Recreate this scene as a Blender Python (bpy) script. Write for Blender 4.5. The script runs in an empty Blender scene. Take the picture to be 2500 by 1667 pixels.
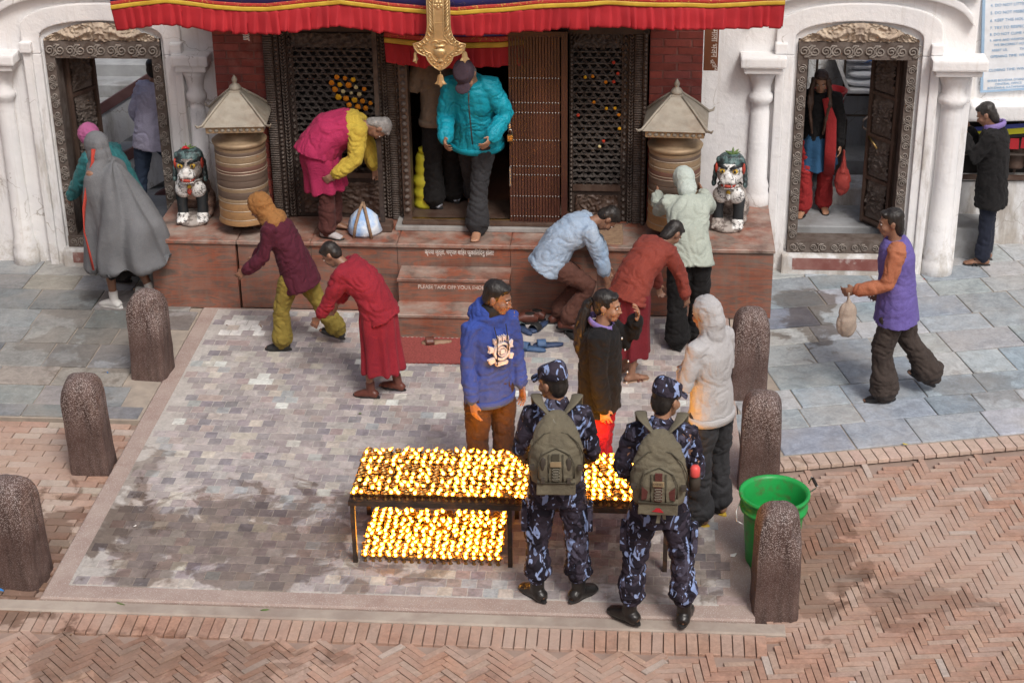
import bpy, bmesh, math, random
import numpy as np
from mathutils import Vector, Matrix, Euler, noise
random.seed(11)
SC = bpy.context.scene
COL = SC.collection
rad = math.radians
PI = math.pi

# ---------------------------------------------------------------- camera
cam_d = bpy.data.cameras.new('camera')
cam = bpy.data.objects.new('camera', cam_d)
COL.objects.link(cam)
_p, _y, _r = rad(25.556), rad(4.595), rad(.7635)
_f = Vector((-math.sin(_y) * math.cos(_p), math.cos(_y) * math.cos(_p), -math.sin(_p)))
_rt = Vector((math.cos(_y), math.sin(_y), 0))
_dn = _f.cross(_rt)
_r2 = math.cos(_r) * _rt + math.sin(_r) * _dn
_d2 = -math.sin(_r) * _rt + math.cos(_r) * _dn
CAM = Vector((1.5715, -14.1157, 6.5))
cam.matrix_world = Matrix(((_r2.x, -_d2.x, -_f.x, CAM.x), (_r2.y, -_d2.y, -_f.y, CAM.y), (_r2.z, -_d2.z, -_f.z, CAM.z), (0, 0, 0, 1)))
cam_d.sensor_width = 36
cam_d.lens = 61.45
cam_d.clip_end = 400
SC.camera = cam

# ---------------------------------------------------------------- light (soft, hazy daylight)
SUN_EL, SUN_AZ = 52, 150          # degrees; azimuth clockwise from +Y (from behind the camera, a little to its side)
w = bpy.data.worlds.new('World')
SC.world = w
w.use_nodes = True
nt = w.node_tree
nt.nodes.clear()
o_ = nt.nodes.new('ShaderNodeOutputWorld')
bg = nt.nodes.new('ShaderNodeBackground')
sky = nt.nodes.new('ShaderNodeTexSky')
sky.sky_type = 'NISHITA'
sky.sun_disc = False
sky.sun_elevation = rad(SUN_EL)
sky.sun_rotation = rad(SUN_AZ)
sky.air_density = 1.0
sky.dust_density = 6.0
sky.ozone_density = 1.0
hs = nt.nodes.new('ShaderNodeHueSaturation')
hs.inputs['Saturation'].default_value = .85
nt.links.new(sky.outputs[0], hs.inputs['Color'])
nt.links.new(hs.outputs[0], bg.inputs[0])
bg.inputs[1].default_value = .10
nt.links.new(bg.outputs[0], o_.inputs[0])
sun_d = bpy.data.lights.new('sun', 'SUN')
sun_d.energy = 1.5
sun_d.angle = rad(15)
sun_d.color = (1, .985, .965)
sun = bpy.data.objects.new('sun', sun_d)
COL.objects.link(sun)
_dirs = Vector((math.sin(rad(SUN_AZ)) * math.cos(rad(SUN_EL)), math.cos(rad(SUN_AZ)) * math.cos(rad(SUN_EL)), math.sin(rad(SUN_EL))))
sun.rotation_euler = _dirs.to_track_quat('Z', 'Y').to_euler()
SC.view_settings.view_transform = 'Standard'
SC.view_settings.look = 'None'
SC.view_settings.gamma = 1
SC.view_settings.use_curve_mapping = False
SC.view_settings.exposure = .30
SC.cycles.use_denoising = True
SC.cycles.max_bounces = 6
SC.cycles.transparent_max_bounces = 24
SC.cycles.sample_clamp_indirect = 6

# ---------------------------------------------------------------- helpers
def link(o, parent=None):
    COL.objects.link(o)
    if parent is not None:
        o.parent = parent
    return o

def tag(o, label=None, cat=None, group=None, kind=None):
    if label: o['label'] = label
    if cat: o['category'] = cat
    if group: o['group'] = group
    if kind: o['kind'] = kind
    return o

def thing(name, label, cat, loc=(0, 0, 0), rz=0, group=None):
    o = bpy.data.objects.new(name, None)
    o.empty_display_size = .1
    link(o)
    o.location = loc
    o.rotation_euler = (0, 0, rz)
    if cat in ('wall', 'pier', 'doorway', 'window', 'platform', 'shrine'): o['kind'] = 'thing'
    return tag(o, label, cat, group)

def copy_tree(o, parent=None):
    c = o.copy()
    COL.objects.link(c)
    c.parent = parent
    for ch in list(o.children):
        copy_tree(ch, c)
    return c

class MB:
    """collects vertices and faces, links them as one mesh object"""
    def __init__(s):
        s.v, s.f, s.m, s.cur = [], [], [], 0
    def add(s, vs, fs):
        n = len(s.v)
        s.v.extend([tuple(q) for q in vs])
        s.f.extend([tuple(i + n for i in f) for f in fs])
        s.m.extend([s.cur] * len(fs))
        return s
    def box(s, x0, x1, y0, y1, z0, z1, M=None):
        vs = [Vector((x, y, z)) for z in (z0, z1) for y in (y0, y1) for x in (x0, x1)]
        if M is not None: vs = [M @ q for q in vs]
        return s.add(vs, [(0, 2, 3, 1), (4, 5, 7, 6), (0, 1, 5, 4), (2, 6, 7, 3), (0, 4, 6, 2), (1, 3, 7, 5)])
    def slab(s, x0, x1, y0, y1, z0, z1, c=.01):
        """box with chamfered upper and vertical-edge rims"""
        r = []
        for (d, z) in ((0, z0), (0, z1 - c), (c, z1)):
            r.append([(x0 + d, y0 + d, z), (x1 - d, y0 + d, z), (x1 - d, y1 - d, z), (x0 + d, y1 - d, z)])
        return s.rings(r, True)
    def rings(s, rings, caps=True, closed=True):
        n = len(rings[0])
        vs = [q for r in rings for q in r]
        fs = []
        for i in range(len(rings) - 1):
            for j in range(n if closed else n - 1):
                k = (j + 1) % n
                fs.append((i * n + j, i * n + k, (i + 1) * n + k, (i + 1) * n + j))
        if caps:
            fs.append(tuple(range(n))[::-1])
            fs.append(tuple(range((len(rings) - 1) * n, len(rings) * n)))
        return s.add(vs, fs)
    def lathe(s, prof, n=24, c=(0, 0, 0), caps=True, M=None, sq=1.0):
        rs = []
        for (r, z) in prof:
            ring = [Vector((c[0] + r * math.cos(2 * PI * k / n), c[1] + r * sq * math.sin(2 * PI * k / n), c[2] + z)) for k in range(n)]
            if M is not None: ring = [M @ q for q in ring]
            rs.append(ring)
        return s.rings(rs, caps)
    def tube(s, pts, rs, n=8, hint=(0, 0, 1), caps=True):
        """tube through points; radius may be a number or (a, b)"""
        pts = [Vector(q) for q in pts]
        if not isinstance(rs, (list, tuple)): rs = [rs] * len(pts)
        rings = []
        h = Vector(hint)
        for i, q in enumerate(pts):
            t = (pts[min(i + 1, len(pts) - 1)] - pts[max(i - 1, 0)])
            t = t.normalized() if t.length > 1e-9 else Vector((0, 0, 1))
            u = t.cross(h)
            if u.length < 1e-3: u = t.cross(Vector((1, 0, .3)))
            u.normalize()
            vv = u.cross(t).normalized()
            a, b = rs[i] if isinstance(rs[i], (tuple, list)) else (rs[i], rs[i])
            rings.append([q + u * (a * math.cos(2 * PI * k / n)) + vv * (b * math.sin(2 * PI * k / n)) for k in range(n)])
        return s.rings(rings, caps)
    def ell(s, c, r, M=None, n=12, m=8):
        c = Vector(c)
        rings = []
        for i in range(1, m):
            a = PI * i / m
            rings.append([Vector((math.sin(a) * math.cos(2 * PI * k / n) * r[0], math.sin(a) * math.sin(2 * PI * k / n) * r[1], -math.cos(a) * r[2])) for k in range(n)])
        if M is not None: rings = [[(M @ q) for q in g] for g in rings]
        rings = [[q + c for q in g] for g in rings]
        base = len(s.v)
        s.rings(rings, False)
        lo = Vector((0, 0, -r[2])); hi = Vector((0, 0, r[2]))
        if M is not None: lo, hi = M @ lo, M @ hi
        nb = len(rings) * n
        s.v += [tuple(lo + c), tuple(hi + c)]
        for k in range(n):
            s.f.append((base + (k + 1) % n, base + k, base + nb)); s.m.append(s.cur)
            t0 = base + nb - n
            s.f.append((t0 + k, t0 + (k + 1) % n, base + nb + 1)); s.m.append(s.cur)
        return s
    def prism(s, poly, a0, a1, axis='y'):
        """2-D outline (x, z) extruded along y (axis 'y') or (x, y) along z"""
        n = len(poly)
        if axis == 'y':
            A = [(p[0], a0, p[1]) for p in poly]; B = [(p[0], a1, p[1]) for p in poly]
        elif axis == 'x':
            A = [(a0, p[0], p[1]) for p in poly]; B = [(a1, p[0], p[1]) for p in poly]
        else:
            A = [(p[0], p[1], a0) for p in poly]; B = [(p[0], p[1], a1) for p in poly]
        fs = [tuple(range(n)), tuple(range(2 * n - 1, n - 1, -1))]
        fs += [(i, i + n, (i + 1) % n + n, (i + 1) % n) for i in range(n)]
        return s.add(A + B, fs)
    def mesh(s, name, mats=(), smooth=False, fix=True):
        me = bpy.data.meshes.new(name)
        me.from_pydata(s.v, [], s.f)
        if fix:
            bm = bmesh.new(); bm.from_mesh(me)
            bmesh.ops.recalc_face_normals(bm, faces=bm.faces)
            bm.to_mesh(me); bm.free()
        for m in (mats if isinstance(mats, (list, tuple)) else [mats]):
            if m: me.materials.append(m)
        me.polygons.foreach_set('material_index', s.m)
        if smooth: me.polygons.foreach_set('use_smooth', [True] * len(me.polygons))
        me.update()
        return me
    def build(s, name, mats, parent=None, smooth=False, fix=True):
        return link(bpy.data.objects.new(name, s.mesh(name, mats, smooth, fix)), parent)

def bevel_obj(o, wd=.006, seg=2, ang=35):
    bm = bmesh.new(); bm.from_mesh(o.data)
    es = [e for e in bm.edges if len(e.link_faces) == 2 and e.calc_face_angle(0) > rad(ang)]
    bmesh.ops.bevel(bm, geom=es, offset=wd, segments=seg, profile=.6, affect='EDGES', clamp_overlap=True)
    bm.to_mesh(o.data); bm.free()
    return o

_scratch = bpy.data.scenes.new('scratch')
def baked(ob):
    """mesh of an object with its modifiers applied, evaluated alone"""
    _scratch.collection.objects.link(ob)
    vl = _scratch.view_layers[0]
    vl.update()
    me = bpy.data.meshes.new_from_object(ob.evaluated_get(vl.depsgraph))
    bpy.data.objects.remove(ob)
    return me

# ---------------------------------------------------------------- materials
def N(nt, t, **kw):
    n = nt.nodes.new(t)
    for k, v in kw.items():
        if k in n.inputs: n.inputs[k].default_value = v
        else: setattr(n, k, v)
    return n

def rgba(c):
    return (c[0], c[1], c[2], 1)

def ramp(nt, fac, stops, interp='LINEAR'):
    r = nt.nodes.new('ShaderNodeValToRGB')
    r.color_ramp.interpolation = interp
    e = r.color_ramp.elements
    while len(e) < len(stops): e.new(.5)
    for i, (p, c) in enumerate(stops):
        e[i].position = p
        e[i].color = rgba(c) if not isinstance(c, (int, float)) else (c, c, c, 1)
    nt.links.new(fac, r.inputs[0])
    return r.outputs[0]

def mixc(nt, fac, a, b, mode='MIX'):
    m = nt.nodes.new('ShaderNodeMix')
    m.data_type = 'RGBA'; m.blend_type = mode
    for sock, val in ((m.inputs[0], fac), (m.inputs[6], a), (m.inputs[7], b)):
        if isinstance(val, (int, float)): sock.default_value = val
        elif isinstance(val, (tuple, list)): sock.default_value = rgba(val)
        else: nt.links.new(val, sock)
    return m.outputs[2]

def math_(nt, op, a, b=None, clamp=False):
    m = nt.nodes.new('ShaderNodeMath'); m.operation = op; m.use_clamp = clamp
    for i, val in enumerate((a, b)):
        if val is None: continue
        if isinstance(val, (int, float)): m.inputs[i].default_value = val
        else: nt.links.new(val, m.inputs[i])
    return m.outputs[0]

def coords(nt, src='OBJECT', scale=(1, 1, 1), rot=(0, 0, 0)):
    if src == 'WORLD':
        c = nt.nodes.new('ShaderNodeNewGeometry').outputs['Position']
    else:
        c = nt.nodes.new('ShaderNodeTexCoord').outputs['Object' if src == 'OBJECT' else 'Generated']
    mp = nt.nodes.new('ShaderNodeMapping')
    mp.inputs['Scale'].default_value = scale
    mp.inputs['Rotation'].default_value = rot
    nt.links.new(c, mp.inputs[0])
    return mp.outputs[0]

def noise_(nt, vec, scale=5, detail=4, rough=.55, dist=0.0):
    n = N(nt, 'ShaderNodeTexNoise', Scale=scale, Detail=detail, Roughness=rough, Distortion=dist)
    nt.links.new(vec, n.inputs['Vector'])
    return n.outputs[0]

def new_mat(name):
    m = bpy.data.materials.new(name)
    m.use_nodes = True
    nt = m.node_tree
    return m, nt, nt.nodes['Principled BSDF']

def bump(nt, bsdf, h, strength=.3, dist=.01):
    b = nt.nodes.new('ShaderNodeBump')
    b.inputs['Strength'].default_value = strength
    b.inputs['Distance'].default_value = dist
    nt.links.new(h, b.inputs['Height'])
    nt.links.new(b.outputs[0], bsdf.inputs['Normal'])

def simple(name, c1, c2=None, rough=.7, sc=6, src='WORLD', stretch=(1, 1, 1), metal=0, bs=.2, bsc=None, bd=.006, spec=.4, lo=.35, hi=.65, detail=5, dirt=None, dsc=1.5, dlo=.5, dhi=.75, sheen=0):
    """two-tone noisy surface with fine relief and an optional dirt layer"""
    m, nt, b = new_mat(name)
    v = coords(nt, src, stretch)
    n1 = noise_(nt, v, sc, detail)
    col = ramp(nt, n1, [(lo, c1), (hi, c2 or tuple(x * .75 for x in c1))])
    if dirt:
        n2 = noise_(nt, v, dsc, 6, .65)
        col = mixc(nt, ramp(nt, n2, [(dlo, 0.0), (dhi, 1.0)]), col, dirt)
    nt.links.new(col, b.inputs['Base Color'])
    b.inputs['Roughness'].default_value = rough
    b.inputs['Metallic'].default_value = metal
    b.inputs['Specular IOR Level'].default_value = spec
    if sheen: b.inputs['Sheen Weight'].default_value = sheen
    if bs: bump(nt, b, noise_(nt, v, bsc or sc * 5, 4, .6), bs, bd)
    return m
# ================================================================ GROUND AND PAVING
def paving_mat(name, src, rough=.75, wet=(), dust=(.45, .38, .32), dust_amt=.5, vein=.35, bs=.35, dsc=1.2, soot=0):
    m, nt, b = new_mat(name)
    if src == 'obj':
        base = nt.nodes.new('ShaderNodeObjectInfo').outputs['Color']
    else:
        a = nt.nodes.new('ShaderNodeAttribute'); a.attribute_name = 'Col'; base = a.outputs['Color']
    v = coords(nt, 'WORLD')
    n1 = noise_(nt, v, 9, 6, .6, 1.2)
    base = mixc(nt, 1.0, base, ramp(nt, n1, [(.3, 1 - vein), (.7, 1 + vein * .6)]), 'MULTIPLY')
    n3 = noise_(nt, v, 45, 5, .7)
    base = mixc(nt, 1.0, base, ramp(nt, n3, [(.3, .82), (.7, 1.15)]), 'MULTIPLY')
    n2 = noise_(nt, v, dsc, 7, .65)
    base = mixc(nt, math_(nt, 'MULTIPLY', ramp(nt, n2, [(.42, 0.0), (.68, 1.0)]), dust_amt), base, dust)
    if soot:
        n5 = noise_(nt, v, 2.3, 6, .7)
        base = mixc(nt, ramp(nt, n5, [(.58, 0.0), (.72, soot)]), base, (.05, .04, .035))
    ro = math_(nt, 'ADD', math_(nt, 'MULTIPLY', n1, .2), rough - .1)
    for (cx, cy, rx, ry, k) in wet:
        sp = nt.nodes.new('ShaderNodeSeparateXYZ'); nt.links.new(v, sp.inputs[0])
        dx = math_(nt, 'DIVIDE', math_(nt, 'SUBTRACT', sp.outputs[0], cx), rx)
        dy = math_(nt, 'DIVIDE', math_(nt, 'SUBTRACT', sp.outputs[1], cy), ry)
        d = math_(nt, 'SQRT', math_(nt, 'ADD', math_(nt, 'MULTIPLY', dx, dx), math_(nt, 'MULTIPLY', dy, dy)))
        q = math_(nt, 'ADD', math_(nt, 'SUBTRACT', 1.0, d), math_(nt, 'MULTIPLY', math_(nt, 'SUBTRACT', noise_(nt, v, 3.2, 6, .6, .6), .5), 3.2))
        mk = math_(nt, 'MULTIPLY', ramp(nt, q, [(.1, 0.0), (.28, 1.0)]), k)
        base = mixc(nt, mk, base, mixc(nt, 1.0, base, (.36, .29, .24), 'MULTIPLY'))
        ro = math_(nt, 'SUBTRACT', ro, math_(nt, 'MULTIPLY', mk, .35))
    nt.links.new(base, b.inputs['Base Color'])
    nt.links.new(ro, b.inputs['Roughness'])
    b.inputs['Specular IOR Level'].default_value = .35
    bump(nt, b, math_(nt, 'ADD', n1, math_(nt, 'MULTIPLY', n3, .4)), bs, .006)
    return m

WET = ((-1.25, -3.85, 1.5, .75, .68), (1.75, -4.0, .75, .5, .6), (-2.6, -3.6, .8, 1.2, .5))
_slab = MB().rings([[(-.5, -.5, -1), (.5, -.5, -1), (.5, .5, -1), (-.5, .5, -1)], [(-.5, -.5, -.12), (.5, -.5, -.12), (.5, .5, -.12), (-.5, .5, -.12)],
                    [(-.482, -.482, 0), (.482, -.482, 0), (.482, .482, 0), (-.482, .482, 0)]])

def pave(name, parent, pieces, m_obj, m_attr, limit=300, thick=.03):
    """pieces: (cx, cy, w, h, rot, colour, z). The nearest ones are parts of their own, the rest one joined part."""
    me = _slab.mesh(name, m_obj)
    pieces = sorted(pieces, key=lambda q: (q[0] - CAM.x) ** 2 + (q[1] - CAM.y) ** 2)
    def seen(q):
        d = Vector((q[0], q[1], 0)) - CAM
        z = d.dot(_f)
        return abs(d.dot(_r2) / z) < .298 and abs(d.dot(_d2) / z) < .2
    near = [q for q in pieces if seen(q)][:limit]
    ids = set(id(q) for q in near)
    for q in near:
        o = bpy.data.objects.new(name, me)
        o.location = (q[0], q[1], q[6])
        o.scale = (q[2], q[3], thick)
        o.rotation_euler = (random.uniform(-.012, .012), random.uniform(-.012, .012), q[4])
        o.color = rgba(q[5])
        link(o, parent)
    rest = [q for q in pieces if id(q) not in ids]
    if rest:
        vs, fs, cs = [], [], []
        tv = [(-.5, -.5, -1), (.5, -.5, -1), (.5, .5, -1), (-.5, .5, -1), (-.5, -.5, -.12), (.5, -.5, -.12), (.5, .5, -.12), (-.5, .5, -.12), (-.482, -.482, 0), (.482, -.482, 0), (.482, .482, 0), (-.482, .482, 0)]
        tf = [(0, 1, 5, 4), (1, 2, 6, 5), (2, 3, 7, 6), (3, 0, 4, 7), (4, 5, 9, 8), (5, 6, 10, 9), (6, 7, 11, 10), (7, 4, 8, 11), (8, 9, 10, 11)]
        for q in rest:
            c, s_ = math.cos(q[4]), math.sin(q[4])
            tx, ty = random.uniform(-.012, .012), random.uniform(-.012, .012)
            n = len(vs)
            for (x, y, z) in tv:
                X, Y_ = x * q[2], y * q[3]
                vs.append((q[0] + X * c - Y_ * s_, q[1] + X * s_ + Y_ * c, q[6] + z * thick + X * tx + Y_ * ty))
                cs.append(rgba(q[5]))
            fs += [tuple(i + n for i in f) for f in tf]
        r = bpy.data.meshes.new(name + '_field')
        r.from_pydata(vs, [], fs)
        at = r.color_attributes.new('Col', 'FLOAT_COLOR', 'POINT')
        at.data.foreach_set('color', np.array(cs, dtype=np.float32).ravel())
        r.materials.append(m_attr)
        o = link(bpy.data.objects.new(name + '_field', r), parent)
        o['kind'] = 'stuff'

def vary(c, a=.12):
    k = 1 + random.uniform(-a, a)
    return tuple(max(0, x * k * (1 + random.uniform(-a, a) * .25)) for x in c)

m_dirt = simple('dirt joint', (.26, .18, .145), (.34, .255, .21), .95, 4, bs=.4, bsc=60)
g = MB().add([(-60, -60, -.085), (60, -60, -.085), (60, 60, -.085), (-60, 60, -.085)], [(0, 1, 2, 3)]).build('ground', m_dirt)
tag(g, 'dusty ground under the brick and slate paving', kind='structure')

def blocker(x0, x1, y0, y1, h, label):  # unseen brick mass, added to block sky light and deepen contrast
    H = thing('sky_blocker', label, 'light blocker', (0, 0, 0))
    MB().box(x0, x1, y0, y1, -.1, h).build('wall', simple('house brick', (.33, .17, .12), (.28, .14, .10), .9, 3, bs=.3), H)
    rf = MB().box(x0 - .5, x1 + .5, y0 - .5, y1 + .5, h + .002, h + .25).build('roof', simple('roof concrete', (.35, .33, .31), (.28, .27, .25), .9, 3, bs=.3), H)
blocker(-17, -9.5, -15, -1, 9, 'brick house added out of view to darken this side of the square')
blocker(-9, 9, -25, -15.2, 5.2, 'low brick house added behind the viewpoint to block sky light')

# --- tiled plaza in front of the shrine
def terrazzo(name, c1, c2, chip, rough=.6, amt=.5, sc=170, src='WORLD', stain=None):
    m, nt, b = new_mat(name)
    v = coords(nt, src)
    vo = N(nt, 'ShaderNodeTexVoronoi', Scale=sc); nt.links.new(v, vo.inputs['Vector'])
    n1 = noise_(nt, v, 5, 6, .6)
    base = ramp(nt, n1, [(.35, c1), (.68, c2)])
    sep = nt.nodes.new('ShaderNodeSeparateColor'); nt.links.new(vo.outputs['Color'], sep.inputs[0])
    mk = ramp(nt, sep.outputs[0], [(amt - .02, 1.0), (amt + .02, 0.0)])
    mk = math_(nt, 'MULTIPLY', mk, ramp(nt, vo.outputs['Distance'], [(.35, 1.0), (.5, 0.0)]))
    if stain:
        sx = nt.nodes.new('ShaderNodeSeparateXYZ'); nt.links.new(coords(nt, src), sx.inputs[0])
        hgt = math_(nt, 'ADD', sx.outputs[2], math_(nt, 'MULTIPLY', math_(nt, 'SUBTRACT', noise_(nt, v, 7, 5), .5), .35))
        mk = math_(nt, 'MULTIPLY', mk, ramp(nt, hgt, [(stain - .18, .25), (stain + .02, 1.0)]))
        st = noise_(nt, coords(nt, src, (9, 9, 1.2)), 1.6, 5, .6)
        base = mixc(nt, math_(nt, 'MULTIPLY', ramp(nt, st, [(.45, 0.0), (.7, 1.0)]), .75), base, tuple(x * .3 for x in c1))
    col = mixc(nt, mk, base, chip)
    nt.links.new(col, b.inputs['Base Color'])
    b.inputs['Roughness'].default_value = rough
    b.inputs['Specular IOR Level'].default_value = .35
    bump(nt, b, math_(nt, 'ADD', n1, math_(nt, 'MULTIPLY', mk, .3)), .35, .006)
    return m

m_plaza = terrazzo('pink terrazzo', (.33, .245, .215), (.41, .33, .29), (.50, .44, .40), .8, .3, 150)
pl = MB().slab(-2.36, 2.36, -4.64, .02, -.12, 0, .012).build('plaza_floor', m_plaza)
tag(pl, 'pinkish terrazzo slab under the stone tiles before the shrine', kind='structure')
TC = [((.33, .295, .30), 5), ((.40, .36, .355), 5), ((.45, .415, .395), 4), ((.52, .475, .415), 2.0), ((.265, .245, .265), 3), ((.40, .325, .305), 2), ((.58, .565, .53), .3), ((.39, .41, .415), .8)]
_tc = [c for c, _w in TC]; _tw = [w_ for _c, w_ in TC]
tiles = []
ty = -4.48
row = 0
while ty < -.06:
    th = .103
    off = (.05 if row % 2 else 0) + random.uniform(-.006, .006)
    x = -2.19 + off + (.0 if random.random() < .6 else .1)
    xe = 2.04 + random.choice((0, .1, .1))
    while x < xe:
        wd = .1025
        if random.random() < .06: wd = .205
        cc = vary(random.choices(_tc, _tw)[0], .1)
        X, Y_ = x + wd / 2, ty + th / 2
        if (X + 1.95) ** 2 + ((Y_ + .42) * 1.4) ** 2 < .07 and random.random() < .7: cc = (.80, .80, .78)
        elif random.random() < .014 and Y_ > -2.2: cc = (.68, .70, .66)
        if not (-1.02 < X < 1.02 and Y_ > -.72 and abs(X + .02) < .52):
            tiles.append((X, Y_, wd - .0062, th - .0062, random.uniform(-.008, .008), cc, .006 + random.uniform(-.0012, .0012)))
        x += wd
    ty += th
    row += 1
gr = MB().slab(-2.21, 2.13, -4.49, -.03, -.02, .0025, .001).build('grout_bed', paving_mat('pale grout', 'obj', .85, WET, (.42, .38, .34), .4, .2), pl)
gr.color = (.50, .47, .44, 1)
mt_o = paving_mat('plaza tile', 'obj', .62, WET, (.50, .445, .40), .45, .32)
mt_a = paving_mat('plaza tile field', 'attr', .62, WET, (.50, .445, .40), .45, .32)
pave('tile', pl, tiles, mt_o, mt_a, thick=.014)

# --- slate flags on both sides
def flags(x0, x1, y0, y1, rot, org, cols, hs, ws):
    out = []
    c, s_ = math.cos(rot), math.sin(rot)
    y = y0
    first = True
    while y < y1:
        h = hs[0] if first else random.uniform(*hs[1:])
        first = False
        x = x0 - random.uniform(0, .3)
        while x < x1:
            wd = random.uniform(*ws)
            cx, cy = x + wd / 2, y + h / 2
            out.append((org[0] + cx * c - cy * s_, org[1] + cx * s_ + cy * c, wd - .012, h - .012, rot + random.uniform(-.006, .006), vary(random.choice(cols), .16), random.uniform(-.003, .003)))
            x += wd
        y += h
    return out

m_bed = simple('mortar bed', (.40, .34, .28), (.30, .26, .22), .95, 8, bs=.4)
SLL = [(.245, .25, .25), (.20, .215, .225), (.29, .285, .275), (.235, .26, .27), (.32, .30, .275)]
SLR = [(.32, .365, .405), (.29, .335, .38), (.355, .39, .415), (.34, .365, .385), (.25, .30, .35), (.40, .42, .43)]
ms_o = paving_mat('slate', 'obj', .62, ((-2.9, -.5, .9, 1.0, .45), (3.05, .15, .3, .75, .75), (4.3, -1.2, .5, .3, .4)), (.45, .40, .35), .38, .3, .45, 1.6, .3)
ms_a = paving_mat('slate field', 'attr', .62, (), (.45, .40, .35), .38, .3, .45, 1.6, .3)
sb = MB().slab(-7.5, -2.365, -2.13, 3.5, -.12, -.012, .004).build('slate_pavement', m_bed)
tag(sb, 'bed of the dark slate flags by the grey-shawled walker', kind='structure')
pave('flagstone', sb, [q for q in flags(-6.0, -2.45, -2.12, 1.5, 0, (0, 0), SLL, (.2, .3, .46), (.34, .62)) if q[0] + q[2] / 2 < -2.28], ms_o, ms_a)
_r13 = rad(13.5)
_o13 = (2.38, -2.52)
def to13(x, y):
    return (_o13[0] + x * math.cos(_r13) - y * math.sin(_r13), _o13[1] + x * math.sin(_r13) + y * math.cos(_r13))
sb2 = MB().prism([(2.37, -2.525), to13(6, 0), to13(6, 5), (2.37, 3.2)], -.12, -.012, 'z').build('slate_pavement', m_bed)
tag(sb2, 'bed of the pale blue-grey slate flags by the white gateway', kind='structure')
fr = [q for q in flags(-1.2, 5.5, 0, 4.4, _r13, _o13, SLR, (.40, .3, .44), (.36, .66)) if q[0] - q[2] * .4 > 2.36]
pave('flagstone', sb2, fr, ms_o, ms_a)

# --- brick paving
BC = [(.40, .235, .17), (.42, .25, .18), (.385, .235, .175), (.43, .28, .21), (.37, .225, .165), (.41, .29, .23), (.39, .27, .215)]
def herring(rot, org, inside, L=.196, n=4, z=-.04, span=124):
    W = L / n
    out = []
    c, s_ = math.cos(rot), math.sin(rot)
    for k in range(-span * 2, span * 2):
        for m_ in range(-span // n, span // n):
            for (cx, cy, wd, h) in ((k + n * m_ + n / 2, k - n * m_ + .5, n, 1), (k + n * m_ + .5, k - n * m_ + 1 + n / 2, 1, n)):
                X = org[0] + (cx * c - cy * s_) * W
                Y_ = org[1] + (cx * s_ + cy * c) * W
                if inside(X, Y_):
                    cc = vary(random.choice(BC), .055)
                    if random.random() < .02: cc = (.46, .38, .33)
                    out.append((X, Y_, wd * W - .0045, h * W - .0045, rot + random.uniform(-.028, .028), cc, z + random.uniform(-.005, .004)))
    return out
mb_o = paving_mat('paving brick', 'obj', .88, ((-2.9, -4.2, 1.2, 1.0, .75), (2.75, -3.6, .5, 1.0, .6), (3.4, -4.3, .5, .35, .45), (-1.6, -5.2, 1.3, .35, .5)), (.46, .35, .29), .85, .2, .5, .9, .3)
mb_a = paving_mat('paving brick field', 'attr', .88, ((-2.9, -4.2, 1.2, 1.0, .75), (2.75, -3.6, .5, 1.0, .6), (3.4, -4.3, .5, .35, .45), (-1.6, -5.2, 1.3, .35, .5)), (.46, .35, .29), .85, .2, .5, .9, .3)
bp = MB().add([(-7.5, -9, -.06), (7.5, -9, -.06), (7.5, -1.4, -.06), (-7.5, -1.4, -.06)], [(0, 1, 2, 3)]).build('brick_pavement', m_dirt)
tag(bp, 'orange brick paving of the open square', kind='structure')
def line13(X):
    return -2.7 + (X - 2.37) * math.tan(_r13)
bricks = herring(rad(45), (0, -5), lambda X, Y_: -4.6 < X < 1.75 and -7.6 < Y_ < -5.01)
bricks += herring(rad(7), (3, -4), lambda X, Y_: (1.75 <= X < 6.2 and -7.4 < Y_ < -5.01) or (2.42 < X < 6.2 and -5.01 <= Y_ < line13(X) - .1))
x = -4.4                                             # soldier course along the plaza edge
while x < 2.4:
    bricks.append((x, -4.86, .066, .22, random.uniform(-.02, .02), vary(random.choice(BC), .055), -.038))
    x += .073
x = .03
while x < 4.6:                                       # brick edging of the slate
    q = to13(x, -.09)
    bricks.append((q[0], q[1], .085, .17, _r13 + random.uniform(-.02, .02), vary((.52, .385, .315), .1), -.012))
    x += .092
yy = -2.2
rw = 0
while yy > -4.75:                                    # running bond beside the stone posts
    x = -5.2 + (rw % 2) * .11
    while x < -2.42:
        bricks.append((x, yy, .215, .083, random.uniform(-.012, .012), vary(random.choice(BC + [(.47, .40, .34)] * 4), .12), -.036 + random.uniform(-.004, .004)))
        x += .222
    yy -= .09
    rw += 1
pave('brick', bp, bricks, mb_o, mb_a)
m_cem = simple('cement', (.43, .37, .315), (.33, .275, .235), .95, 3.5, bs=.5, bsc=40, dirt=(.26, .20, .17), dsc=2.2)
ce = MB()
for i, (xa, xb) in enumerate(((-2.75, -1.2), (-1.2, .4), (.4, 2.6))):
    pass
ce.slab(-4.4, 2.55, -4.755, -4.635, -.12, -.022, .01)
tag(ce.build('cement_strip', m_cem), 'worn cement strip between plaza slab and bricks', kind='structure')
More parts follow.
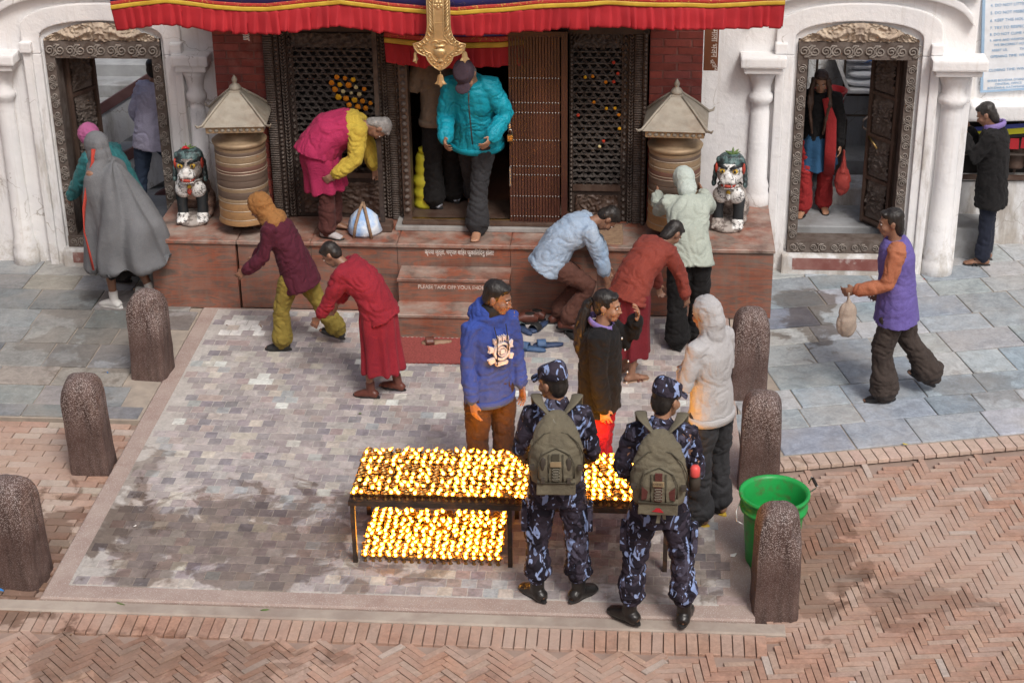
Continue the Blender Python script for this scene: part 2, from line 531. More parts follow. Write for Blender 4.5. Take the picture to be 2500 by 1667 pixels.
# ================================================================ FACADE
def stripe_marble(name, dusty=.25):
    m, nt, b = new_mat(name)
    v = coords(nt, 'WORLD', (1.0, 1.0, 7.5), (0, rad(4), 0))
    n1 = noise_(nt, v, 1.5, 6, .6, .7)
    col = ramp(nt, n1, [(.34, (.095, .066, .055)), (.43, (.20, .08, .053)), (.49, (.30, .092, .05)), (.53, (.125, .085, .07)), (.60, (.27, .095, .058)), (.68, (.15, .105, .085))])
    n2 = noise_(nt, coords(nt, 'WORLD', (14, 14, .9)), 1.4, 6, .65)      # run-off streaks
    col = mixc(nt, math_(nt, 'MULTIPLY', ramp(nt, n2, [(.48, 0.0), (.72, 1.0)]), .6), col, (.17, .125, .10))
    n3 = noise_(nt, coords(nt, 'WORLD'), 3, 6, .7)
    col = mixc(nt, math_(nt, 'MULTIPLY', ramp(nt, n3, [(.4, 0.0), (.7, 1.0)]), dusty), col, (.40, .33, .28))
    nt.links.new(col, b.inputs['Base Color'])
    b.inputs['Roughness'].default_value = .48
    bump(nt, b, noise_(nt, coords(nt, 'WORLD'), 60, 4), .12, .004)
    return m
m_marble = stripe_marble('banded red marble', .25)
m_marble_top = stripe_marble('dusty marble top', 1.0)
m_white = None
def plaster(name, c1=(.80, .79, .78), c2=(.72, .72, .73), grime=(.36, .32, .27), amt=.8, low=.53):
    m, nt, b = new_mat(name)
    v = coords(nt, 'WORLD')
    n1 = noise_(nt, v, 2.2, 6, .6)
    col = ramp(nt, n1, [(.35, c1), (.7, c2)])
    sx = nt.nodes.new('ShaderNodeSeparateXYZ'); nt.links.new(v, sx.inputs[0])
    n2 = noise_(nt, coords(nt, 'WORLD', (3.2, 3.2, .8)), 1.3, 7, .68)
    hgt = math_(nt, 'SUBTRACT', n2, math_(nt, 'MULTIPLY', sx.outputs[2], .055))
    col = mixc(nt, math_(nt, 'MULTIPLY', ramp(nt, hgt, [(low - .02, 0.0), (low + .13, 1.0)]), amt), col, grime)
    n4 = noise_(nt, v, 6, 8, .75)
    col = mixc(nt, ramp(nt, math_(nt, 'SUBTRACT', n4, math_(nt, 'MULTIPLY', sx.outputs[2], .35)), [(.42, 0.0), (.6, .8)]), col, (.47, .43, .38))
    dr = noise_(nt, coords(nt, 'WORLD', (16, 16, .55)), 1.1, 5, .6)
    col = mixc(nt, math_(nt, 'MULTIPLY', ramp(nt, dr, [(.56, 0.0), (.74, 1.0)]), .38), col, (.50, .45, .39))
    vo = N(nt, 'ShaderNodeTexVoronoi', Scale=1.7); vo.feature = 'DISTANCE_TO_EDGE'
    vm = nt.nodes.new('ShaderNodeVectorMath'); vm.operation = 'ADD'
    nz = N(nt, 'ShaderNodeTexNoise', Scale=5, Detail=5); nt.links.new(v, nz.inputs['Vector'])
    sc_ = nt.nodes.new('ShaderNodeVectorMath'); sc_.operation = 'SCALE'; sc_.inputs['Scale'].default_value = .35
    nt.links.new(nz.outputs['Color'], sc_.inputs[0]); nt.links.new(v, vm.inputs[0]); nt.links.new(sc_.outputs[0], vm.inputs[1])
    nt.links.new(vm.outputs[0], vo.inputs['Vector'])
    ck = math_(nt, 'MULTIPLY', ramp(nt, vo.outputs['Distance'], [(.003, 1.0), (.009, 0.0)]), ramp(nt, noise_(nt, v, 1.3, 3), [(.5, 0.0), (.58, .7)]))
    col = mixc(nt, ck, col, (.30, .26, .22))
    nt.links.new(col, b.inputs['Base Color'])
    b.inputs['Roughness'].default_value = .9
    b.inputs['Specular IOR Level'].default_value = .2
    h = math_(nt, 'ADD', noise_(nt, v, 4.5, 6, .62), math_(nt, 'MULTIPLY', noise_(nt, v, 34, 5, .6), .16))
    bump(nt, b, h, .55, .03)
    return m
m_white = plaster('limewashed plaster')
m_rough_white = plaster('rough limewash', (.74, .74, .74), (.60, .60, .60), (.33, .29, .25), .8, .47)
m_stone = simple('carved tan stone', (.52, .43, .33), (.40, .32, .25), .85, 14, bs=.4, bsc=60, dirt=(.20, .155, .125), dsc=7)
m_frame = simple('weathered carved wood', (.085, .062, .05), (.15, .125, .11), .75, 12, bs=.3, bsc=70)
m_scroll = simple('dusty carved ridge', (.30, .265, .235), (.17, .145, .125), .8, 20, bs=.2)
m_dark = simple('old dark wood', (.032, .02, .016), (.06, .042, .034), .55, 7, stretch=(1, 1, .4), bs=.35, bsc=50)
m_dark2 = simple('worn brown wood', (.065, .036, .026), (.11, .075, .058), .5, 9, stretch=(1, 1, .3), bs=.35, bsc=60)
m_latt = simple('dusty lattice wood', (.04, .03, .026), (.115, .10, .09), .7, 26, bs=.3, bsc=90)
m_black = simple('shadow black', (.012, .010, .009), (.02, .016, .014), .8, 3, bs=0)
m_grey = simple('worn grey stone', (.36, .345, .33), (.27, .26, .25), .8, 5, bs=.35, bsc=40, dirt=(.18, .15, .13), dsc=2.5)
m_redpaint = simple('faded red band', (.20, .07, .06), (.30, .16, .14), .8, 5, bs=.3, dirt=(.55, .52, .5), dsc=4, dlo=.52, dhi=.66)

# --- marble platform
P0 = thing('marble_platform', 'banded red marble platform with two steps before the shrine door', 'platform', (0, 0, 0))
ZP = .657
def panel(x0, x1, y, z0, z1, d=.04):
    return MB().slab(x0, x1, y - .002, y + d, z0, z1, .003).build('panel', m_marble, P0)
xs = [-2.0, -1.34, -.57, .43, 1.2, 1.92]
for a, b_ in zip(xs[:-1], xs[1:]):
    panel(a + .002, b_ - .002, .03, .0, ZP - .035)
    MB().slab(a + .0015, b_ - .0015, 0, .62, ZP - .033, ZP, .006).build('top_slab', m_marble_top, P0)
MB().box(-1.99, 1.91, .072, .62, 0, ZP - .036).build('core', m_black, P0)
for (xa, xb, yb) in ((-2.80, -2.005, .985), (1.925, 2.735, 1.135)):
    e = MB().slab(xa + .012, xb - .012, .004, yb, 0, ZP - .03, .004).build('end_block', m_marble, P0)
    MB().slab(xa, xb, -.012, yb, ZP - .028, ZP + .003, .007).build('top_slab', m_marble_top, e)
for i, (yf, zt) in enumerate(((-.265, .44), (-.535, .22))):
    st = MB().slab(-.53, .43, yf + .012, .028 - i * .275, 0, zt - .03, .003).build('step', m_marble, P0)
    MB().slab(-.54, .44, yf, .028 - i * .275, zt - .028, zt, .006).build('tread', m_marble_top, st)

# --- wall prism with an arched or square opening
def u_wall(x0, x1, z1, xl, xr, zt, y0, y1):
    return MB().prism([(x0, -.1), (xl, -.1), (xl, zt), (xr, zt), (xr, -.1), (x1, -.1), (x1, z1), (x0, z1)], y0, y1)

def arc(cx, z, hw, rise, n=16):
    return [(cx - hw * math.cos(PI * k / n), z + rise * math.sin(PI * k / n) ** .8) for k in range(n + 1)]

def scroll_mesh():
    mb = MB()
    for sgn, cx in ((1, 0), ):
        pts, rs = [], []
        for k in range(20):
            t = k / 19
            a = -PI / 2 + t * 3.4 * PI
            r = .034 * (1 - t * .82)
            pts.append((cx + r * math.cos(a), 0, r * math.sin(a) * sgn))
            rs.append((.0055 - .001 * t, .010))
        mb.tube(pts, rs, 5, (0, 1, 0))
    mb.tube([(0, 0, -.034), (.025, 0, -.036), (.045, 0, -.02), (.05, 0, .005)], [(.0055, .009), (.006, .009), (.0055, .009), (.002, .006)], 5, (0, 1, 0))
    mb.tube([(.036, 0, .028), (.046, 0, .036), (.03, 0, .04)], [(.003, .006), (.006, .008), (.002, .005)], 5, (0, 1, 0))
    return mb.mesh('carved_scroll', m_scroll, True)
SCROLL = scroll_mesh()

def relief(w_, h_, fn, nx, nz, mat, name, parent, inside=None):
    """carved relief plate: a grid in x, z pushed out along -y"""
    vs, fs = [], []
    for j in range(nz + 1):
        for i in range(nx + 1):
            x = -w_ / 2 + w_ * i / nx
            z = h_ * j / nz
            if inside: x, z = inside(i / nx, j / nz)
            vs.append((x, -fn(x, z), z))
    for j in range(nz):
        for i in range(nx):
            a = j * (nx + 1) + i
            fs.append((a, a + 1, a + nx + 2, a + nx + 1))
    return MB().add(vs, fs).build(name, mat, parent, True, False)

def carved(x, z, s=1.0, seed=0.0):
    p = Vector((x * s + seed, seed * 1.7, z * s))
    v = noise.turbulence_vector(p * 1.0, 3, False)
    r = 1 - abs(math.sin(6.5 * (v.x + v.z) + p.x * 3.2))
    return r

def gateway(name, label, cx, hw, y, zs, zt, ztop, leaf_side, wallx, label_wall, wall_name, pil):
    """white wall with a carved wooden doorway; hw = half width of the outer frame"""
    W = thing(wall_name, label_wall, 'wall', (0, 0, 0))
    x0, x1 = wallx
    ow = hw + .003
    u_wall(x0, x1, 2.98, cx - ow, cx + ow, zt + .02, y, y + .32).build('wall_body', m_white, W)
    # arched hood: flat frame proud of the wall, with an arched cut
    oa = arc(cx, zt + .10, hw + .20, .25)
    ia = arc(cx, zt + .02, hw + .035, .17)
    poly = [(cx - hw - .20, zt - .12)] + oa + [(cx + hw + .20, zt - .12), (cx + hw + .035, zt - .12)] + ia[::-1] + [(cx - hw - .035, zt - .12)]
    bevel_obj(MB().prism(poly, y - .05, y + .01).build('arch_hood', m_white, W), .012)
    oa2 = arc(cx, zt + .14, hw + .42, .30)
    poly = [(cx - hw - .46, zt + .15)] + oa2[1:-1] + [(cx + hw + .46, zt + .15), (cx + hw + .44, zt + .25)] + [(p[0], p[1] + .075) for p in oa2[1:-1]][::-1] + [(cx - hw - .44, zt + .25)]
    bevel_obj(MB().prism(poly, y - .085, y + .005).build('arch_moulding', m_white, W), .014)
    zc = zt + .42
    co = [(x0, zc), (cx - hw - .35, zc), (cx - hw + .05, zc + .02), (cx - .2, zc + .13), (cx + .2, zc + .13), (cx + hw - .05, zc + .02), (cx + hw + .35, zc), (x1, zc)]
    for k, (dz, dy, th) in enumerate(((0, .09, .05), (.055, .13, .05), (.11, .17, .07))):
        poly = [(px, pz + dz) for px, pz in co] + [(px, pz + dz + th) for px, pz in co[::-1]]
        bevel_obj(MB().prism(poly, y - dy, y + .006).build('cornice', m_white, W), .012)
    # stepped reveals either side of the door, then round pilasters
    for sgn in (-1, 1):
        xa = cx + sgn * (hw + .035); xb = cx + sgn * (hw + .115); xc = cx + sgn * (hw + .195)
        bevel_obj(MB().box(min(xa, xb), max(xa, xb), y - .05, y + .01, -.05, zt - .121).build('reveal', m_white, W), .01)
        bevel_obj(MB().box(min(xb, xc), max(xb, xc), y - .075, y + .012, -.05, zt - .10).build('reveal', m_white, W), .012)
        bevel_obj(MB().box(min(xb, xc) - .015, max(xb, xc) + .015, y - .11, y + .014, zt - .098, zt + .0).build('impost', m_white, W), .014)
    for (px, pr, zb, big) in pil:
        c = MB()
        c.lathe([(pr * 1.25, zb - .1), (pr * 1.25, zb + .12), (pr * 1.1, zb + .16), (pr * 1.2, zb + .2), (pr * .95, zb + .26), (pr * .85, zb + .9), (pr * .8, 1.55), (pr * .8, 1.62), (pr * 1.1, 1.65), (pr * 1.12, 1.70), (pr * .85, 1.735), (pr * .9, 1.80), (pr * 1.15, 1.87), (pr * 1.5, 1.93)], 20, (px, y - .02, 0), True, None, .9)
        po = c.build('pilaster', m_white, W, True)
        k = pr * 1.7
        bevel_obj(MB().box(px - k, px + k, y - .03 - k * .9, y + .016, 1.931, 1.99).build('capital', m_white, po), .016)
        bevel_obj(MB().box(px - k * 1.2, px + k * 1.2, y - .03 - k * 1.1, y + .017, 1.991, 2.09).build('capital', m_white, po), .02)
    # base course and sill
    bevel_obj(MB().box(cx - hw - .05, cx + hw + .05, y - .13, y + .3, -.06, zs - .115).build('threshold', m_rough_white, W), .02)
    MB().box(cx - hw + .05, cx + hw * .6, y - .134, y - .12, .045, zs - .14).build('painted_band', m_redpaint, W)
    # the carved doorway
    D = thing(name, label, 'doorway', (cx, y, 0))
    fw = .088
    MB().box(-hw, -hw + fw, -.035, .16, zs, zt).build('jamb', m_frame, D)
    MB().box(hw - fw, hw, -.035, .16, zs, zt).build('jamb', m_frame, D)
    MB().box(-hw, hw, -.037, .16, zt - .16, zt - .001).build('lintel', m_frame, D)
    MB().box(-hw, hw, -.06, .16, zs - .112, zs - .002).build('sill', m_frame, D)
    bar = [(-hw + fw, .02), (hw - fw, .02)]
    n = 0
    def sc(x, z, r, yy=-.04, s=1.0):
        o = bpy.data.objects.new('carved_scroll', SCROLL)
        o.location = (x, yy, z); o.rotation_euler = (0, r, 0)
        o.scale = (s, 1, s)
        link(o, D)
    z = zs + .05
    k = 0
    while z < zt - .18:
        for sg in (-1, 1):
            sc(sg * (hw - fw / 2), z, -PI / 2 + (PI if k % 2 else 0) * sg)
        z += .088; k += 1
    x = -hw + .05
    k = 0
    while x < hw - .03:
        sc(x, zt - .085, PI if k % 2 else 0, -.042, 1.45)
        sc(x, zs - .057, PI if k % 2 else 0, -.064, 1.0)
        x += .095; k += 1
    # tympanum
    def inside(u, v):
        x = -hw + 2 * hw * u
        top = .16 * math.sin(PI * u) ** .8 + .012
        return x, zt + .002 + top * v
    def fn(x, z):
        zz = (z - zt)
        e = .02 + .03 * carved(abs(x) , zz, 7.0, 3.1)
        e += .05 * math.exp(-((x / .075) ** 2 + ((zz - .09) / .07) ** 2))
        bx = abs(x)
        wv = .07 + .03 * math.sin(bx * 17 + .5)
        e += .035 * math.exp(-((zz - wv) / .022) ** 2) * (1 if .08 < bx < hw - .08 else 0)
        return e
    relief(2 * hw, .2, fn, 96, 20, m_stone, 'tympanum', D, inside)
    # carved leaves
    def leaf(px, py, ang, lw, lab):
        L = MB().box(0, lw, .0, .045, zs + .01, zt - .165).build('door_leaf', m_dark, D)
        L.location = (px, py, 0); L.rotation_euler = (0, 0, ang)
        zz = zs + .07
        H_ = (zt - .165 - zs - .07) / 4
        for q in range(4):
            r = relief(lw * .6, H_ - .05, lambda x, z: .006 + .034 * carved(x, z, 9.0, q * 5.3 + cx) * min(1, 8 * min(z, H_ - .05 - z) + .1), 26, 40, m_frame, 'carved_panel', L)
            r.location = (lw / 2, -.002, zz + .02)
            for (a0, a1, b0, b1) in ((.02, lw - .02, zz - .022, zz + .008),):
                MB().box(a0, a1, -.025, -.001, b0, b1).build('rail', m_dark2, L)
            zz += H_
        for xx in (.025, lw - .055):
            MB().box(xx, xx + .03, -.03, -.0015, zs + .03, zt - .19).build('stile', m_dark2, L)
        return L
    if leaf_side < 0:
        leaf(-hw + fw, .14, rad(64), .42, '')
    else:
        Lf = leaf(hw - fw - .40 * math.cos(rad(52)), .14 + .40 * math.sin(rad(52)), rad(-52), .40, '')
        MB().tube([(.06, -.035, 1.18), (.20, -.05, 1.10)], .012, 8).build('brass_bolt', m_brassy, Lf, True)
        MB().tube([(.03, -.03, 1.36), (.015, -.07, 1.33), (.015, -.07, 1.26), (.03, -.03, 1.23)], .01, 8).build('handle', m_frame, Lf, True)
    return W, D
m_brassy = simple('aged brass', (.48, .34, .14), (.33, .22, .09), .38, 18, metal=1, bs=.15, src='OBJECT')

gateway('carved_doorway', 'dark carved doorway by the grey-shawled walker, its leaf folded inward', -3.325, .535, 1.0, .29, 2.18, 3.4, -1, (-6.2, -2.22), 'white plaster wall with pilasters around the doorway next to the climbing man', 'white_wall', ((-4.30, .10, .0, 1), (-2.50, .085, .66, 0)))
gateway('carved_doorway', 'dark carved doorway with one ornate leaf standing ajar and sacks behind', 3.455, .525, 1.15, .30, 2.19, 3.4, 1, (2.085, 4.47), 'white plaster wall with pilasters around the doorway with the red tub', 'white_wall', ((2.62, .10, .64, 0), (4.32, .12, .0, 1)))

# --- recessed wall at the far side with notice board and prayer-wheel niche
RW = thing('niche_wall', 'white recessed wall with a low niche behind the praying woman', 'wall')
MB().box(4.47, 8.5, 1.9, 2.2, 1.28, 3.6).build('upper_wall', m_white, RW)
MB().prism([(4.47, -.1), (8.5, -.1), (8.5, .74), (4.47, .62)], 1.86, 2.2).build('lower_wall', m_rough_white, RW)
bevel_obj(MB().prism([(4.56, 1.28), (8.5, 1.40), (8.5, 1.56), (4.60, 1.44)], 1.66, 1.96).build('ledge', m_white, RW), .03, 3)
MB().box(4.47, 8.5, 2.1, 2.15, .6, 1.4).build('niche_back', m_black, RW)
MB().box(4.50, 4.55, 1.84, 2.1, .62, 1.28).build('niche_post', m_dark, RW)
MB().box(4.61, 8.4, 1.83, 1.87, .66, .70).build('niche_rail', m_dark2, RW)
MB().box(4.61, 8.4, 1.85, 1.88, .90, .918).build('niche_rail', m_frame, RW)
bevel_obj(MB().box(4.43, 4.485, 1.16, 1.9, -.05, 3.6).build('return_wall', m_white, RW), .03)
for i in range(3):
    w_ = thing('niche_prayer_wheel', ('small prayer wheel in the niche just behind the praying woman', 'small prayer wheel in the dark niche, second from its post', 'small prayer wheel in the niche, cut by the picture edge')[i], 'prayer wheel', (4.85 + i * .27, 1.99, .68), 0, 'small wheels in the wall niche')
    MB().lathe([(.012, 0), (.012, .05), (.08, .06), (.085, .08), (.08, .1), (.08, .34), (.085, .36), (.07, .38), (.012, .4), (.012, .5)], 16).build('drum', m_dark2, w_, True)

# ---------------------------------------------------------------- the shrine
BR = [(.215, .045, .035), (.25, .055, .042), (.19, .038, .03), (.235, .06, .05)]
def brick_mat():
    m, nt, b = new_mat('painted wall brick')
    v = coords(nt, 'WORLD')
    base = nt.nodes.new('ShaderNodeObjectInfo').outputs['Color']
    n = noise_(nt, v, 14, 6, .65)
    base = mixc(nt, 1.0, base, ramp(nt, n, [(.3, .8), (.7, 1.2)]), 'MULTIPLY')
    base = mixc(nt, ramp(nt, noise_(nt, v, 3, 6, .7), [(.55, 0.0), (.75, .35)]), base, (.35, .25, .22))
    nt.links.new(base, b.inputs['Base Color'])
    b.inputs['Roughness'].default_value = .7
    bump(nt, b, noise_(nt, v, 70, 4), .3, .004)
    return m
m_brick = brick_mat()
m_mortar = simple('red wash mortar', (.155, .05, .042), (.23, .115, .10), .9, 10, bs=.3)
bme = MB().slab(-.5, .5, -.5, .5, -.5, .5, .03).mesh('brick', m_brick)
def pier(x0, x1, label):
    T = thing('brick_pier', label, 'pier', (0, 0, 0))
    MB().box(x0 + .004, x1 - .004, .607, 1.0, ZP, 3.3).build('mortar', m_mortar, T)
    z = ZP + .004
    r = 0
    while z < 2.75:
        x = x0 - (.12 if r % 2 else 0)
        while x < x1 - .01:
            a, b_ = max(x, x0), min(x + .235, x1)
            if b_ - a > .03:
                o = bpy.data.objects.new('brick', bme)
                o.location = ((a + b_) / 2, .64 + random.uniform(-.0015, .0015), z + .031)
                o.rotation_euler = (PI / 2, 0, 0)
                o.scale = (b_ - a - .008, .061, .076)
                o.color = rgba(vary(random.choice(BR), .12))
                link(o, T)
            x += .243
        z += .0705
        r += 1
pier(-2.215, -1.765, 'red painted brick pier behind the prayer wheel next to the bending woman')
pier(1.612, 2.075, 'red painted brick pier beside the brown name board')
SH = thing('shrine_facade', 'dark carved wooden shrine front with open door and brass trim', 'shrine')
MB().box(-1.76, 1.61, .56, .9, 2.40, 3.3).build('lintel_beam', m_dark, SH)
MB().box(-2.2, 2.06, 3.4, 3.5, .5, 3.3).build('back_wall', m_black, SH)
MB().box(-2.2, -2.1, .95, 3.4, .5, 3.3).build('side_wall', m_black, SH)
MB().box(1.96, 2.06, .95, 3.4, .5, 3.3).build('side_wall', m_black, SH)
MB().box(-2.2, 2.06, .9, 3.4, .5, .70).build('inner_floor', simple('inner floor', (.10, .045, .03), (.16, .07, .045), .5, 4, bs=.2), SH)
MB().box(-2.25, 2.1, -.03, 3.5, 3.3, 3.36).build('eave', m_dark2, SH)
for k in range(22):
    MB().box(-2.2 + k * .2, -2.14 + k * .2, -.02, .6, 3.22, 3.298).build('rafter', m_dark, SH)
bevel_obj(MB().box(-.62, .93, .30, .9, ZP + .0015, .70).build('door_step', m_grey, SH), .008)
bevel_obj(MB().box(-.56, .93, .335, .9, .7005, .735).build('door_sill', m_dark2, SH), .006)
MB().box(-.48, .40, .40, .425, .7355, .7435).build('brass_strip', m_brassy, SH)
# inner door posts beside the opening
for x in (-.56, .40):
    MB().box(x, x + .075, .46, .62, .736, 2.40).build('door_post', m_dark2, SH)
    for k in range(26):
        s_ = MB().lathe([(.0, -.022), (.022, -.012), (.026, 0), (.02, .012), (0, .022)], 8, (x + .037, .452, .80 + k * .062), False)
        s_.build('rosette', m_frame, SH, True)

def carved_strip(T, x0, x1, z0, z1, y, kind, mat=None, base=None):
    """one vertical carved band: a board and a run of small carvings on it"""
    b_ = MB().box(x0, x1, y, y + .12, z0, z1).build('frame_board', base or m_dark, T)
    mb = MB()
    cx, hw = (x0 + x1) / 2, (x1 - x0) / 2
    z = z0 + .012
    if kind == 'roll':
        while z < z1 - .012:
            mb.tube([(x0 + .004, y - .002, z), (x1 - .004, y - .002, z)], [(.0085, .012), (.0085, .012)], 6, (0, 1, 0))
            z += .0215
    elif kind == 'bead':
        while z < z1 - .02:
            mb.ell((cx, y, z + .01), (hw * .7, .022, .016), None, 8, 6)
            z += .04
    elif kind == 'diamond':
        while z < z1 - .03:
            mb.rings([[(cx - hw * .85, y, z + .03), (cx, y, z), (cx + hw * .85, y, z + .03), (cx, y, z + .06)], [(cx - .004, y - .02, z + .03), (cx, y - .02, z + .026), (cx + .004, y - .02, z + .03), (cx, y - .02, z + .034)]], True)
            z += .062
    elif kind == 'leaf':
        k = 0
        while z < z1 - .03:
            for sg in (-1, 1):
                mb.tube([(cx, y - .004, z), (cx + sg * hw * .45, y - .016, z + .016), (cx + sg * hw * .85, y - .004, z + .034)], [(.004, .006), (.009, .010), (.002, .004)], 5, (0, 1, 0))
            z += .03
    o = mb.build('carving', mat or m_frame, b_, True)
    o['kind'] = 'stuff'

def lattice_window(label, x0, x1, z0, z1, y, edge_l, edge_r, seed):
    T = thing('lattice_window', label, 'window')
    MB().box(x0 - .04, x1 + .04, y + .09, y + .11, z0 - .05, z1 + .05).build('dark_board', m_black, T)
    rnd = random.Random(seed)
    pitch, rowh = .080, .104
    ang = math.atan2(rowh, pitch)
    def strip(p, q, wd, yo):
        d = (q - p); L = d.length
        mb = MB()
        a = math.atan2(d.y, d.x)
        M = Matrix.Translation((p.x, 0, p.y)) @ Matrix.Rotation(-a, 4, 'Y')
        n = max(1, int(L / .0567))
        mb.box(0, L, y + yo, y + yo + .022, -wd, wd, M)
        for k in range(n + 1):
            c = min(L, k * .0567)
            mb.box(max(0, c - .012), min(L, c + .012), y + yo - .009, y + yo + .003, -wd * 1.3, wd * 1.3, M)
        mb.build('slat', m_latt, T)
    def clip(px, pz, dx, dz):
        ts = []
        t0, t1 = -99, 99
        for (p, d, lo, hi) in ((px, dx, x0, x1), (pz, dz, z0, z1)):
            if abs(d) < 1e-9: continue
            a, b_ = (lo - p) / d, (hi - p) / d
            t0, t1 = max(t0, min(a, b_)), min(t1, max(a, b_))
        return (t0, t1) if t1 > t0 + .01 else None
    for sg in (-1, 1):
        n = int((x1 - x0 + (z1 - z0) * pitch / rowh) / pitch) + 2
        for k in range(n):
            px = x0 + (k - (0 if sg < 0 else (z1 - z0) / rowh)) * pitch + pitch * .25
            c = clip(px, z0, pitch * .5 * sg, rowh * .5 )
            if c:
                strip(Vector((px + pitch * .5 * sg * c[0], z0 + rowh * .5 * c[0])), Vector((px + pitch * .5 * sg * c[1], z0 + rowh * .5 * c[1])), .0068, .02 if sg < 0 else .031)
    z = z0 + rowh * .25
    while z < z1:
        strip(Vector((x0, z)), Vector((x1, z)), .0055, .010)
        z += rowh / 2
    # stepped carved surround
    for k, (kind, ww) in enumerate(edge_l):
        xa = x0 - sum(q[1] for q in edge_l[:k + 1])
        carved_strip(T, xa + .001, xa + ww - .001, z0 - .43, z1 + .16, y + .03 - .028 * (k + 1), kind, None, m_dark)
    for k, (kind, ww) in enumerate(edge_r):
        xa = x1 + sum(q[1] for q in edge_r[:k])
        carved_strip(T, xa + .001, xa + ww - .001, z0 - .43, z1 + .16, y + .03 - .028 * (k + 1), kind, None, m_dark)
    MB().box(x0 - .003, x1 + .003, y + .005, y + .09, z1, z1 + .16).build('head_board', m_dark, T)
    r = relief(x1 - x0, .13, lambda x, z: .012 + .03 * carved(abs(x), z, 6.0, seed), 50, 16, m_latt, 'head_carving', T)
    r.location = ((x0 + x1) / 2, y + .004, z1 + .005)
    MB().box(x0 - .003, x1 + .003, y - .02, y + .09, z0 - .05, z0).build('bottom_rail', m_dark2, T)
    MB().box(x0 - .003, x1 + .003, y + .0, y + .09, z0 - .43, z0 - .052).build('lower_panel', m_dark, T)
    r = relief(x1 - x0 - .04, .30, lambda x, z: .008 + .026 * carved(x, z, 6.5, seed + 4), 44, 30, m_dark2, 'carved_panel', T)
    r.location = ((x0 + x1) / 2, y - .001, z0 - .39)
    return T
lattice_window('dark carved lattice window with a cluster of yellow marigolds', -1.51, -.78, 1.09, 2.24, .62, (('diamond', .055), ('leaf', .06), ('bead', .045), ('roll', .085)), (('bead', .05), ('leaf', .05), ('roll', .075), ('diamond', .035)), 3.3)
lattice_window('dark carved lattice window behind the folding gate with few flowers', .955, 1.375, 1.0, 2.26, .62, (('bead', .035),), (('diamond', .06), ('leaf', .05), ('roll', .075), ('bead', .04)), 7.7)
# ================================================================ CLOTH, BRASS, GATE AND OTHER FITTINGS
def interp(pts, x):
    if x <= pts[0][0]: return pts[0][1]
    for (a, za), (b_, zb) in zip(pts[:-1], pts[1:]):
        if x <= b_:
            t = (x - a) / (b_ - a)
            return za + (zb - za) * t
    return pts[-1][1]

def brocade(name, c1, c2, sc=26, amt=.5):
    m, nt, b = new_mat(name)
    v = coords(nt, 'WORLD')
    n = noise_(nt, v, sc, 5, .7, 2.0)
    col = mixc(nt, ramp(nt, n, [(amt, 0.0), (amt + .05, 1.0)]), c1, c2)
    nt.links.new(col, b.inputs['Base Color'])
    b.inputs['Roughness'].default_value = .55
    bump(nt, b, n, .2, .004)
    return m
m_blue = brocade('blue brocade', (.04, .045, .24), (.26, .2, .2), 24, .6)
m_redbro = brocade('red gold brocade', (.42, .03, .025), (.55, .35, .06), 22, .57)
m_yell = simple('yellow satin', (.62, .42, .05), (.48, .29, .03), .45, 9, bs=.25, bsc=30)
m_redcl = simple('red cotton', (.42, .018, .026), (.32, .012, .019), .75, 6, bs=.25, bsc=120, stretch=(1, 1, .3))

def valance(name, label, x0, x1, y, line, drops, hem, seed, pitch=.085, swing=.0):
    """line: points of the lower edge of the yellow band; drops = heights of blue, red, yellow bands; hem = skirt length"""
    T = thing(name, label, 'valance')
    rnd = random.Random(seed)
    n = int((x1 - x0) / .0085)
    hb, hr, hy = drops
    # pleat profile
    edges = [x0]
    while edges[-1] < x1: edges.append(edges[-1] + pitch * rnd.uniform(.6, 1.4))
    depth = [rnd.uniform(.016, .042) for _ in edges]
    lens = [rnd.uniform(-.012, .012) for _ in edges]
    tilt = [rnd.uniform(-.018, .018) for _ in edges]
    import bisect
    def pl_(x, t):
        k = min(max(bisect.bisect_right(edges, x) - 1, 0), len(edges) - 2)
        u = (x - edges[k]) / (edges[k + 1] - edges[k])
        yy = -depth[k] * (1 - abs(1 - min(u / .82, 1) * 1.0)) if u < .82 else -depth[k] * (1 - (u - .82) / .18)
        return yy * (.25 + .75 * t) - .006 * noise.noise(Vector((x * 5, t * 2, seed))) - .02 * t * math.sin(x * 2.1 + seed), lens[k], tilt[k]
    def strip(nm, mat, t0, t1, prof, pleat):
        vs, fs = [], []
        rows = 10 if pleat else 3
        for j in range(rows + 1):
            t = j / rows
            for i in range(n + 1):
                x = x0 + (x1 - x0) * i / n
                zb = interp(line, x) + .006 * noise.noise(Vector((x * 3, seed, 0)))
                if pleat:
                    dy, dl, dt = pl_(x, t)
                    z = zb - t * (hem + dl)
                    vs.append((x + dt * t, y + dy, z))
                else:
                    z = zb + t0 + (t1 - t0) * t
                    vs.append((x, y - .008 + .012 * noise.noise(Vector((x * 4, z * 3, seed))) + prof, z))
        m_ = n + 1
        for j in range(rows):
            for i in range(n):
                fs.append((j * m_ + i, j * m_ + i + 1, (j + 1) * m_ + i + 1, (j + 1) * m_ + i))
        o = MB().add(vs, fs).build(nm, mat, T, True, False)
        sd = o.modifiers.new('thickness', 'SOLIDIFY'); sd.thickness = .004
        return o
    strip('pleated_skirt', m_redcl, 0, 0, 0, True)
    strip('yellow_band', m_yell, 0, hy, -.008, False)
    strip('red_band', m_redbro, hy, hy + hr, -.003, False)
    strip('blue_band', m_blue, hy + hr, hy + hr + hb, .001, False)
    return T
